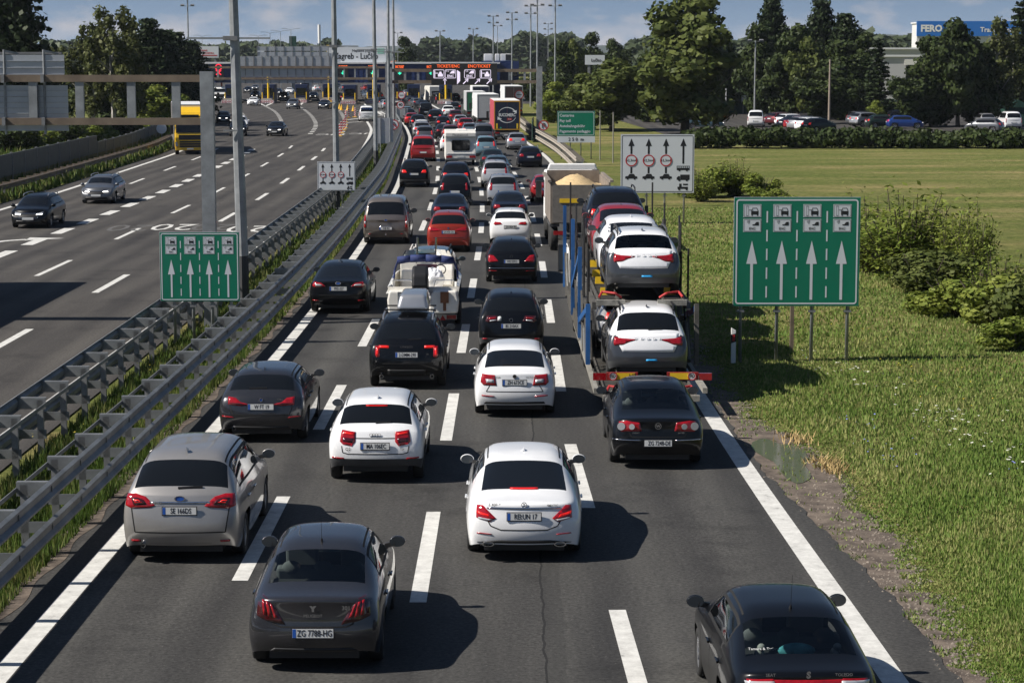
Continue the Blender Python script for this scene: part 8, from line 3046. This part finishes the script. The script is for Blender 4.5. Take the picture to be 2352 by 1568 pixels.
# ================================================================== trees, hedges, woods
def leaf_material(name, dark, light, trans=0.25):
 m = bpy.data.materials.new(name)
 m.use_nodes = True
 nt = m.node_tree
 N, L = nt.nodes, nt.links
 b = N["Principled BSDF"]
 b.inputs["Roughness"].default_value = 0.5
 b.inputs["Specular IOR Level"].default_value = 0.1
 geo = N.new("ShaderNodeNewGeometry")
 n = N.new("ShaderNodeTexNoise")
 n.inputs["Scale"].default_value = 0.5
 n.inputs["Detail"].default_value = 3
 L.new(geo.outputs["Position"], n.inputs[0])
 ad = N.new("ShaderNodeMath")
 ad.operation = "MULTIPLY_ADD"
 ad.inputs[1].default_value = 0.6
 L.new(geo.outputs["Random Per Island"], ad.inputs[0])
 sc = N.new("ShaderNodeMath")
 sc.operation = "MULTIPLY_ADD"
 sc.inputs[1].default_value = 1.2
 sc.inputs[2].default_value = -0.4
 L.new(n.outputs["Fac"], sc.inputs[0])
 L.new(sc.outputs[0], ad.inputs[2])
 r = N.new("ShaderNodeValToRGB")
 r.color_ramp.elements[0].color = (*dark, 1)
 r.color_ramp.elements[1].color = (*light, 1)
 L.new(ad.outputs[0], r.inputs[0])
 L.new(r.outputs[0], b.inputs["Base Color"])
 tr = N.new("ShaderNodeBsdfTranslucent")
 L.new(r.outputs[0], tr.inputs[0])
 ms = N.new("ShaderNodeMixShader")
 ms.inputs[0].default_value = trans
 L.new(b.outputs[0], ms.inputs[1])
 L.new(tr.outputs[0], ms.inputs[2])
 L.new(ms.outputs[0], N["Material Output"].inputs[0])
 return m


M_LEAF = leaf_material("plane_leaves", (0.045, 0.068, 0.016), (0.135, 0.155, 0.045))
M_LEAFD = leaf_material("dark_leaves", (0.020, 0.034, 0.012), (0.062, 0.082, 0.026), 0.15)
M_LEAFY = leaf_material("fresh_leaves", (0.085, 0.135, 0.02), (0.25, 0.28, 0.06), 0.3)
M_NEEDLE = leaf_material("needles", (0.014, 0.026, 0.012), (0.045, 0.062, 0.026), 0.1)
M_BIRCHL = leaf_material("birch_leaves", (0.050, 0.068, 0.022), (0.135, 0.145, 0.055))
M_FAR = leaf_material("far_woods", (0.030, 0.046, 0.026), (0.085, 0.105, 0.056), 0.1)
M_BARK = mat("bark", (0.075, 0.06, 0.045), 0.9, noise=0.3, nscale=3)
M_BIRCHB = mat("birch_bark", (0.50, 0.48, 0.44), 0.8, noise=0.4, nscale=5, dark=(0.10, 0.09, 0.08))
trng = np.random.default_rng(21)


def cards(c, size, nrm=None, flat=0.0, aspect=1.0, droop=0.0):
 """one leaf-cluster quad per centre"""
 n = len(c)
 a = trng.normal(size=(n, 3))
 if nrm is not None:
  a = a * (1 - flat) + nrm * 1.3
 a /= np.linalg.norm(a, axis=1, keepdims=True) + 1e-9
 t = trng.normal(size=(n, 3))
 t[:, 2] -= droop * 2
 u = np.cross(a, t)
 u /= np.linalg.norm(u, axis=1, keepdims=True) + 1e-9
 w = np.cross(u, a)
 s = (size * (0.6 + 0.8 * trng.random(n)))[:, None]
 u, w = u * s * 0.5, w * s * 0.5 * aspect
 v = np.stack([c - u * 0.9 - w * 0.2, c + u * 0.15 - w, c + u * 0.9 + w * 0.25, c - u * 0.2 + w], 1)
 return v


def crown_mesh(name, blobs, n, size, m, shell=0.55, flat=0.4, aspect=1.0, droop=0.0):
 vol = np.array([b[3] * b[4] * b[5] for b in blobs]) ** (2 / 3)
 cnt = np.maximum(8, (n * vol / vol.sum()).astype(int))
 out = []
 for b, k in zip(blobs, cnt):
  d = trng.normal(size=(k, 3))
  d /= np.linalg.norm(d, axis=1, keepdims=True)
  r = shell + (1 - shell) * trng.random(k) ** 0.6
  r *= 1 + 0.16 * np.sin(d[:, 0] * 7 + b[0]) * np.cos(d[:, 2] * 6 + b[1])
  c = np.array(b[:3]) + d * r[:, None] * np.array(b[3:6])
  out.append(cards(c, size, d, flat, aspect, droop))
 v = np.concatenate(out).reshape(-1, 3)
 v[:, 2] = np.maximum(v[:, 2], 0.05)
 return mesh_np(name, v, np.arange(len(v)).reshape(-1, 4), m)


def limbs(mb, base, top, r, n, spread, h0, rnd, bend=0.1):
 base, top = Vector(base), Vector(top)
 pts = [base.lerp(top, t) + Vector((rnd.uniform(-bend, bend), rnd.uniform(-bend, bend), 0)) * (t > 0) for t in (0, 0.3, 0.6, 1.0)]
 for i in range(3):
  mb.tube(pts[i], pts[i + 1], r * (1 - 0.28 * i), r * (1 - 0.28 * (i + 1)), 7)
 for i in range(n):
  t = rnd.uniform(h0, 0.9)
  p = base.lerp(top, t)
  an = rnd.uniform(0, 2 * math.pi)
  q = p + Vector((math.cos(an) * spread * (1.1 - t), math.sin(an) * spread * (1.1 - t), spread * rnd.uniform(0.3, 0.9)))
  mb.tube(p, q, r * 0.35, r * 0.12, 5)


KIND = {}
def tree_kind(kind, seed):
 """prototype meshes (crown, trunk) for a tree of height 10"""
 key = (kind, seed)
 if key in KIND:
  return KIND[key]
 rnd = random.Random(seed * 7 + len(kind))
 B = []
 tm = MB()
 if kind == "plane":
  for i in range(30):
   z = rnd.uniform(1.5, 9.3)
   w = 3.6 * math.sin(math.pi * min(1, (z - 0.6) / 9.6)) ** 0.6
   an = rnd.uniform(0, 6.28)
   rr = w * rnd.uniform(0.25, 1.0)
   s = rnd.uniform(0.7, 1.35)
   B.append((rr * math.cos(an), rr * math.sin(an), z, s, s, s * 0.8))
  B.append((0, 0, 4.8, 2.3, 2.3, 3.4))
  limbs(tm, (0, 0, -0.1), (0.2, 0, 8.5), 0.26, 12, 3.0, 0.2, rnd)
  cr = crown_mesh("crown", B, 12000, 0.36, M_LEAF, 0.35)
 elif kind in ("round", "fresh"):
  for i in range(20):
   z = rnd.uniform(1.0, 9.2)
   w = 3.3 * math.sin(math.pi * min(1, (z - 0.2) / 9.9)) ** 0.55
   an = rnd.uniform(0, 6.28)
   rr = w * rnd.uniform(0.2, 0.95)
   s = rnd.uniform(0.9, 1.5)
   B.append((rr * math.cos(an), rr * math.sin(an), z, s, s, s * 0.85))
  B.append((0, 0, 5.2, 2.2, 2.2, 3.4))
  limbs(tm, (0, 0, -0.1), (0, 0.2, 8), 0.22, 8, 2.6, 0.25, rnd)
  cr = crown_mesh("crown", B, 8000, 0.40, M_LEAFD if kind == "round" else M_LEAFY, 0.4)
 elif kind == "pine":
  z = 1.6
  while z < 9.9:
   w = 2.5 * (1 - (z / 10.4) ** 1.6) + 0.2
   k = 7 if w > 0.8 else 4
   a0 = rnd.uniform(0, 6)
   for i in range(k):
    an = a0 + 6.28 * i / k + rnd.uniform(-0.3, 0.3)
    ww = w * rnd.uniform(0.7, 1.12)
    for q in (0.4, 0.75, 1.0):
     B.append((ww * q * math.cos(an), ww * q * math.sin(an), z + 0.15 * q, 0.55 + 0.14 * w, 0.55 + 0.14 * w, 0.36))
   z += rnd.uniform(0.45, 0.62)
  B.append((0, 0, 9.7, 0.3, 0.3, 0.6))
  limbs(tm, (0, 0, -0.1), (0, 0, 9.6), 0.2, 4, 1.6, 0.3, rnd, 0.03)
  cr = crown_mesh("crown", B, 9500, 0.30, M_NEEDLE, 0.2, 0.2)
 elif kind == "spruce":
  z = 0.7
  while z < 9.8:
   w = 1.55 * (1 - z / 10.2) + 0.12
   for i in range(6):
    an = rnd.uniform(0, 6.28)
    B.append((w * 0.65 * math.cos(an), w * 0.65 * math.sin(an), z - 0.1, 0.35 + 0.25 * w, 0.35 + 0.25 * w, 0.22))
   z += 0.5
  limbs(tm, (0, 0, -0.1), (0, 0, 9.6), 0.16, 2, 0.6, 0.3, rnd, 0.02)
  cr = crown_mesh("crown", B, 4200, 0.28, M_NEEDLE, 0.2, 0.2, 1.2, 0.5)
 elif kind == "birch":
  for i in range(34):
   z = rnd.uniform(2.6, 9.6)
   w = 2.3 * math.sin(math.pi * min(1, (z - 1.0) / 9.2)) ** 0.6
   an = rnd.uniform(0, 6.28)
   rr = w * rnd.uniform(0.3, 1.0)
   s = rnd.uniform(0.35, 0.65)
   B.append((rr * math.cos(an), rr * math.sin(an), z - 0.3, s, s, s * 1.7))
  limbs(tm, (0, 0, -0.1), (0.3, 0, 9.2), 0.2, 11, 2.2, 0.25, rnd, 0.2)
  cr = crown_mesh("crown", B, 4200, 0.24, M_BIRCHL, 0.15, 0.1, 1.3, 0.6)
 elif kind in ("shrub", "dshrub"):
  for i in range(14):
   an = rnd.uniform(0, 6.28)
   rr = rnd.uniform(0.5, 4.6)
   z = rnd.uniform(1.8, 7.6) * (1 - 0.07 * rr)
   s = rnd.uniform(1.3, 2.4)
   B.append((rr * math.cos(an), rr * math.sin(an), z, s, s, s))
  for i in range(7):
   tm.tube((0.5 * math.cos(i), 0.5 * math.sin(i), -0.3), (3.2 * math.cos(i * 2.4), 3.2 * math.sin(i * 2.4), 7), 0.14, 0.05, 5)
  cr = crown_mesh("foliage", B, 3600, 0.62, M_LEAFY if kind == "shrub" else M_LEAFD, 0.35)
 elif kind == "ash":
  # bush of long shoots carrying feathered leaves
  c = []
  for i in range(70):
   an = rnd.uniform(0, 6.28)
   ln = rnd.uniform(4, 10.5)
   tip = Vector((math.cos(an) * rnd.uniform(0.5, 4.4), math.sin(an) * rnd.uniform(0.5, 4.4), ln * rnd.uniform(0.55, 1.0)))
   tm.tube((0.6 * math.cos(an), 0.6 * math.sin(an), -0.3), tip, 0.09, 0.03, 5)
   for q in range(70):
    t = rnd.uniform(0.15, 1.04)
    p = Vector((0.6 * math.cos(an), 0.6 * math.sin(an), 0)).lerp(tip, t)
    c.append((p.x + rnd.gauss(0, 0.55), p.y + rnd.gauss(0, 0.55), max(0.3, p.z + rnd.gauss(0.1, 0.5))))
  c = np.array(c)
  v = cards(c, 0.62, np.tile([0, 0, 1.0], (len(c), 1)), 0.3, 0.38).reshape(-1, 3)
  cr = mesh_np("foliage", v, np.arange(len(v)).reshape(-1, 4), M_LEAFY)
 tr_ = tm.mesh("trunk", M_BIRCHB if kind == "birch" else M_BARK)
 KIND[key] = (cr, tr_)
 return KIND[key]


NAMES = {"plane": ("plane_tree", "tree"), "round": ("broadleaf_tree", "tree"), "fresh": ("broadleaf_tree", "tree"), "pine": ("pine_tree", "tree"), "spruce": ("spruce_tree", "tree"), "birch": ("birch_tree", "tree"),
   "shrub": ("shrub", "shrub"), "dshrub": ("shrub", "shrub"), "ash": ("shrub", "shrub")}


def tree(kind, u, vb, h, w, label, seed=1, group=None, y=None, mat_over=None):
 """tree of height h and crown width w whose foot is at (u, vb) on the ground (or at distance y)"""
 if y is None:
  p = G(u, vb)
 else:
  p = Vector(((u - 1176) * y / 5042, y, 0))
 nm, cat = NAMES[kind]
 t = thing(nm, label, cat, (p.x, p.y, 0), random.uniform(0, 6.28), group)
 base_w = {"plane": 6.4, "round": 6.3, "fresh": 6.3, "pine": 4.2, "spruce": 2.8, "birch": 4.5}.get(kind, 9.5)
 t.scale = (w / base_w, w / base_w, h / 10.0)
 cr, tr_ = tree_kind(kind, seed)
 c = obj(cr.name.split(".")[0], cr, t)
 if mat_over:
  c.material_slots[0].link = "OBJECT"
  c.material_slots[0].material = mat_over
 obj("trunk" if cat == "tree" else "stems", tr_, t)
 return t


random.seed(8)
GR = "trees right of the motorway"
tree("plane", 1573, 307, 14.5, 12.8, "tall plane tree, the largest on the right, standing before the car park", 1, GR)
tree("fresh", 1405, 300, 8.4, 9.6, "bushy olive tree filling the gap left of the tall plane tree", 2, GR, mat_over=M_LEAF)
tree("fresh", 1335, 297, 6.2, 6.5, "smaller olive tree behind the green pay toll sign", 1, GR, mat_over=M_LEAF)
tree("round", 1292, 245, 10.6, 8.0, "dark round tree right of the right gantry post", 1, GR)
tree("fresh", 1272, 282, 5.0, 4.6, "light green bushy tree at the right gantry post's foot", 1, GR)
tree("round", 1320, 0, 12.0, 5.2, "round-topped tree far back, left of a row of three", 2, GR, y=380, mat_over=M_LEAF)
tree("round", 1358, 0, 12.4, 5.4, "round-topped tree far back, middle of a row of three", 1, GR, y=385)
tree("round", 1412, 0, 12.1, 6.2, "round-topped tree far back, right of a row of three", 2, GR, y=380)
tree("round", 1655, 262, 11.4, 8.0, "dark tree peeping out right behind the tall plane tree", 2, GR)
tree("round", 1737, 268, 12.4, 6.0, "dark tree behind the car park lamp post", 1, GR)
tree("pine", 1770, 266, 15.6, 6.5, "dark pine with bare top tiers, right of the car park lamp post", 1, GR)
tree("round", 1832, 270, 13.4, 7.6, "broad dark tree just right of the bare-topped pine", 2, GR)
tree("pine", 1882, 267, 15.8, 6.0, "tallest pine of the group behind the wooden pole", 2, GR)
tree("pine", 1938, 268, 13.4, 6.4, "wide pine right of the wooden pole", 1, GR)
tree("round", 1978, 272, 11.2, 6.0, "dark broadleaf at the right end of the pine group", 1, GR)
tree("round", 1895, 284, 7.2, 7.0, "low broadleaf in front of the pines at the wooden pole", 2, GR)
tree("round", 1800, 272, 10.6, 6.6, "dark broadleaf between the bare-topped pine and the broad tree", 1, GR)
tree("round", 1862, 274, 11.4, 6.2, "dark broadleaf left behind the wooden pole", 2, GR, mat_over=M_LEAF)
tree("round", 1930, 276, 10.2, 7.4, "dark broadleaf under the wide pine", 1, GR)
tree("fresh", 1700, 258, 9.0, 7.0, "olive tree between the tall plane tree and the car park lamp post", 2, GR, mat_over=M_LEAFD)
tree("round", 1490, 280, 8.4, 7.0, "dark broadleaf close behind the left side of the tall plane tree", 1, GR)
tree("round", 1232, 240, 6.0, 6.0, "dark bushy tree just left of the right gantry post", 2, GR)
tree("round", 2105, 292, 7.6, 6.0, "low dark tree at the left foot of the dark pair", 2, GR)
tree("round", 2250, 288, 9.6, 6.6, "dark tree between the pair and the birches", 1, GR)
tree("spruce", 2014, 284, 10.2, 4.2, "narrow dark spruce before the office block", 1, GR)
tree("dshrub", 2052, 281, 4.8, 5.6, "dark low thicket under the office block", 1, GR)
tree("fresh", 2014, 288, 3.2, 2.6, "small yellow-green tree between the parked cars", 2, GR)
tree("round", 2138, 290, 10.4, 7.2, "left tree of the dark pair before the warehouse sign", 1, GR)
tree("round", 2200, 291, 13.4, 7.8, "right, taller tree of the dark pair before the warehouse sign", 2, GR)
tree("dshrub", 2250, 291, 5.0, 5.0, "dark thicket at the foot of the taller dark tree", 2, GR)
tree("birch", 2292, 288, 12.8, 6.0, "thin birch with white limbs at the far right", 1, GR)
tree("birch", 2325, 285, 11.6, 5.0, "second birch at the far right, nearer the frame edge", 2, GR)
tree("spruce", 2347, 278, 16.0, 6.5, "tall dark spruce cut by the right frame edge", 1, GR)
tree("round", 2300, 0, 8.5, 9.0, "dark broadleaf behind the two far right birches", 1, GR, y=330)
GL_ = "trees left of the motorway"
tree("pine", 28, 330, 17.0, 7.4, "big dark pine cut by the top left corner", 2, GL_)
tree("pine", -40, 325, 16.0, 7.0, "dark pine outside the left frame edge, beside the corner pine", 1, GL_)
tree("birch", 212, 310, 11.6, 5.6, "left birch of the three white-stemmed ones", 1, GL_)
tree("birch", 262, 312, 13.4, 6.4, "middle and tallest birch of the three white-stemmed ones", 2, GL_)
tree("birch", 302, 308, 12.2, 5.4, "right birch of the three white-stemmed ones", 1, GL_)
tree("round", 250, 292, 9.0, 8.0, "dark broadleaf standing behind the three birches", 1, GL_)
tree("pine", 345, 290, 12.0, 6.0, "dark pine right after the birches", 1, GL_)
tree("pine", 378, 288, 11.2, 5.6, "dark pine at the left lamp mast", 2, GL_)
tree("pine", 408, 285, 10.6, 5.4, "dark pine second from the right of the left group", 1, GL_)
tree("pine", 443, 282, 10.0, 4.6, "rightmost dark pine of the left group", 2, GL_)
tree("round", 380, 278, 8.0, 9.0, "dark broadleaf filling under the left pines", 2, GL_)
tree("fresh", 140, 290, 9.2, 5.0, "pale bushy tree between the corner pine and the birches", 1, GL_, mat_over=M_BIRCHL)
tree("round", 95, 300, 8.8, 7.5, "dark round tree behind the slatted gantry panels", 2, GL_)
tree("fresh", 352, 302, 5.4, 6.0, "bright green bushy tree behind the gantry beam", 2, GL_)
for i, (u, v, h, w, k, lab) in enumerate(((20, 352, 3.4, 5.0, "dshrub", "dark shrub behind the noise barrier at the left edge"), (75, 345, 2.6, 4.2, "shrub", "light shrub behind the noise barrier, second from the left edge"), (130, 338, 3.2, 4.4, "dshrub", "dark shrub behind the noise barrier below the birches"),
             (180, 333, 2.8, 4.2, "shrub", "light shrub behind the barrier below the left birch"), (230, 328, 2.6, 4.0, "shrub", "light shrub at the barrier's height step"), (285, 322, 2.4, 4.2, "dshrub", "dark shrub right of the barrier's height step"), (335, 316, 2.6, 4.4, "shrub", "light shrub left of the round sign back"), (385, 311, 2.6, 4.0, "shrub", "light shrub beside the yellow lorry"))):
 tree(k, u, v, h, w, lab, 1 + i % 2, "shrubs behind the noise barrier")
tree("round", 930, 0, 12.6, 6.2, "lone round tree right of the name board", 1, None, y=480)
# verge shrubs
VS = "shrubs on the right verge"
tree("shrub", 1635, 452, 2.2, 3.4, "round shrub left of the feathery one by the white lane sign", 1, VS)
tree("ash", 1690, 450, 2.3, 3.0, "tall feathery shrub between two rounder ones by the white lane sign", 1, VS)
tree("shrub", 1748, 455, 1.7, 2.3, "large round shrub right of the feathery one by the white lane sign", 2, VS)
tree("ash", 2080, 640, 3.5, 4.3, "tall feathery shrub right behind the large green sign", 1, VS)
tree("ash", 2005, 625, 2.9, 3.4, "feathery shrub half hidden by the large green sign", 2, VS)
tree("ash", 2180, 650, 2.8, 2.8, "shrub with leaning shoots right of the feathery one", 2, VS)
tree("ash", 2240, 660, 3.1, 2.0, "slender shrub leaning out over the meadow", 1, VS)
tree("dshrub", 2140, 668, 1.7, 3.2, "low olive shrub under the leaning shoots", 2, VS, mat_over=M_LEAF)
tree("shrub", 2200, 725, 1.5, 2.9, "low yellowish shrub, upper one of the bank at the right edge", 1, VS)
tree("shrub", 2275, 745, 1.8, 2.9, "low yellowish shrub in the middle of the right edge bank", 2, VS)
tree("dshrub", 2340, 755, 2.0, 3.0, "shrub cut by the right frame edge above the lowest one", 1, VS, mat_over=M_LEAF)
tree("ash", 2295, 735, 2.3, 2.6, "feathery shrub rising from the bank near the right frame edge", 1, VS)
tree("ash", 1610, 462, 1.9, 2.4, "feathery shrub close behind the right edge of the white lane sign", 2, VS)
tree("shrub", 1785, 470, 1.1, 2.0, "lowest shrub at the right end of the row by the white lane sign", 1, VS)
tree("shrub", 2330, 800, 1.1, 2.0, "lowest yellowish shrub at the right frame edge", 2, VS)
for u, v, h, lab in ((2253, 678, 0.45, "short rusty fence post beside the leaning shrub"), (2300, 720, 0.75, "grey fence post in the yellowish shrub bank"), (1818, 800, 2.0, "thin weathered stake behind the large green sign")):
 p = G(u, v)
 o = MB().box(-0.05, 0.05, -0.05, 0.05, -0.05, h + 0.4).build("fence_stake", M_RUST, loc=(p.x, p.y, 0))
 tag(o, lab, "post")

# hedge along the far side of the meadow
bl = []
rr = random.Random(3)
x = 15.5
while x < 62:
 h = 1.45 + 0.35 * rr.random()
 for k in range(3):
  bl.append((x + rr.uniform(-0.5, 0.5), 192 + rr.uniform(-0.7, 1.6), h * rr.uniform(0.3, 0.7), 1.2, 1.2, 0.75))
 x += 0.9
hd = thing("hedge", "long dark green hedge between the meadow and the car park", "hedge")
obj("foliage", crown_mesh("foliage", bl, 24000, 0.34, M_LEAFD, 0.5), hd)
hs_ = MB()
for i in range(30):
 hs_.tube((16 + i * 1.55, 192.4, -0.1), (16 + i * 1.55 + 0.2, 192.5, 1.2), 0.05, 0.02, 5)
hs_.build("stems", M_BARK, hd)

# far woods and hills
def woods(name, label, u0, u1, y, vt, n, size, m=M_FAR, depth=200, wob=10):
 xs = trng.uniform(u0, u1, n)
 yy = y + trng.random(n) * depth
 X = (xs - 1176) * yy / 5042
 hh = 7.79 + (135 - vt) * y / 5042
 top = hh * (1 + 0.16 * np.sin(X * 0.11) * np.sin(X * 0.043 + 1) + 0.10 * np.sin(X * 0.31) + 0.07 * np.sin(X * 0.9 + yy * 0.05))
 z = top * (1 - 0.85 * trng.random(n) ** 2.2)
 c = np.stack([X, yy, z], 1)
 v = cards(c, size, np.tile([0, -0.4, 0.8], (n, 1)), 0.3).reshape(-1, 3)
 o = obj(name, mesh_np(name, v, np.arange(len(v)).reshape(-1, 4), m))
 tag(o, label, "woods", kind="stuff")
woods("far_woods", "dark woodland band behind the plaza, right of the name board", 940, 1340, 950, 95, 16000, 3.0)
woods("left_woods", "woodland band behind the billboards at the left", 60, 780, 900, 108, 16000, 2.8)
woods("right_woods", "woodland between and behind the buildings at the right", 1440, 2420, 640, 96, 22000, 2.6)
def ridge(name, u0, u1, y, prof):
 mb = MB()
 n = 240
 rr = random.Random(int(y))
 pts = []
 for i in range(n + 1):
  u = u0 + (u1 - u0) * i / n
  v = np.interp(u, [a for a, b in prof], [b for a, b in prof]) + rr.uniform(-1.1, 1.1) * (0.8 if i % 2 else 1)
  pts.append(((u - 1176) * y / 5042, 7.79 + (135 - v) * y / 5042))
 for (xa, za), (xb, zb) in zip(pts[:-1], pts[1:]):
  for t0, t1 in ((0, 0.35), (0.35, 0.7), (0.7, 1)):
   f = lambda x, z, t: (x, y + 600 * t, -1 + (z + 1) * (1 - (1 - t) ** 2))
   mb.face([f(xa, za, t0), f(xb, zb, t0), f(xb, zb, t1), f(xa, za, t1)])
  mb.face([(xa, y + 600, za), (xb, y + 600, zb), (xb, y + 1400, -1), (xa, y + 1400, -1)])
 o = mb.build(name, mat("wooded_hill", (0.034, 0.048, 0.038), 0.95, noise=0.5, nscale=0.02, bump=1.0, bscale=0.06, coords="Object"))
 tag(o, kind="structure")
ridge("wooded_hills", -200, 2600, 3600, [(-200, 98), (80, 96), (350, 98), (600, 103), (760, 104), (950, 100), (1250, 98), (1500, 100), (1960, 84), (2020, 72), (2110, 70), (2300, 74), (2600, 80)])
# ================================================================== thin summer haze
hm = bpy.data.materials.new("summer_haze")
hm.use_nodes = True
hn = hm.node_tree.nodes
hn.remove(hn["Principled BSDF"])
hv = hn.new("ShaderNodeVolumePrincipled")
hv.inputs["Color"].default_value = (0.72, 0.80, 0.92, 1)
hv.inputs["Density"].default_value = 0.00006
hv.inputs["Anisotropy"].default_value = 0.1
hm.node_tree.links.new(hv.outputs[0], hn["Material Output"].inputs["Volume"])
o = MB().box(-6500, 6500, -1500, 8500, -2.2, 120).build("haze", hm)
tag(o, "thin pale haze over the whole scene", "haze", kind="stuff")
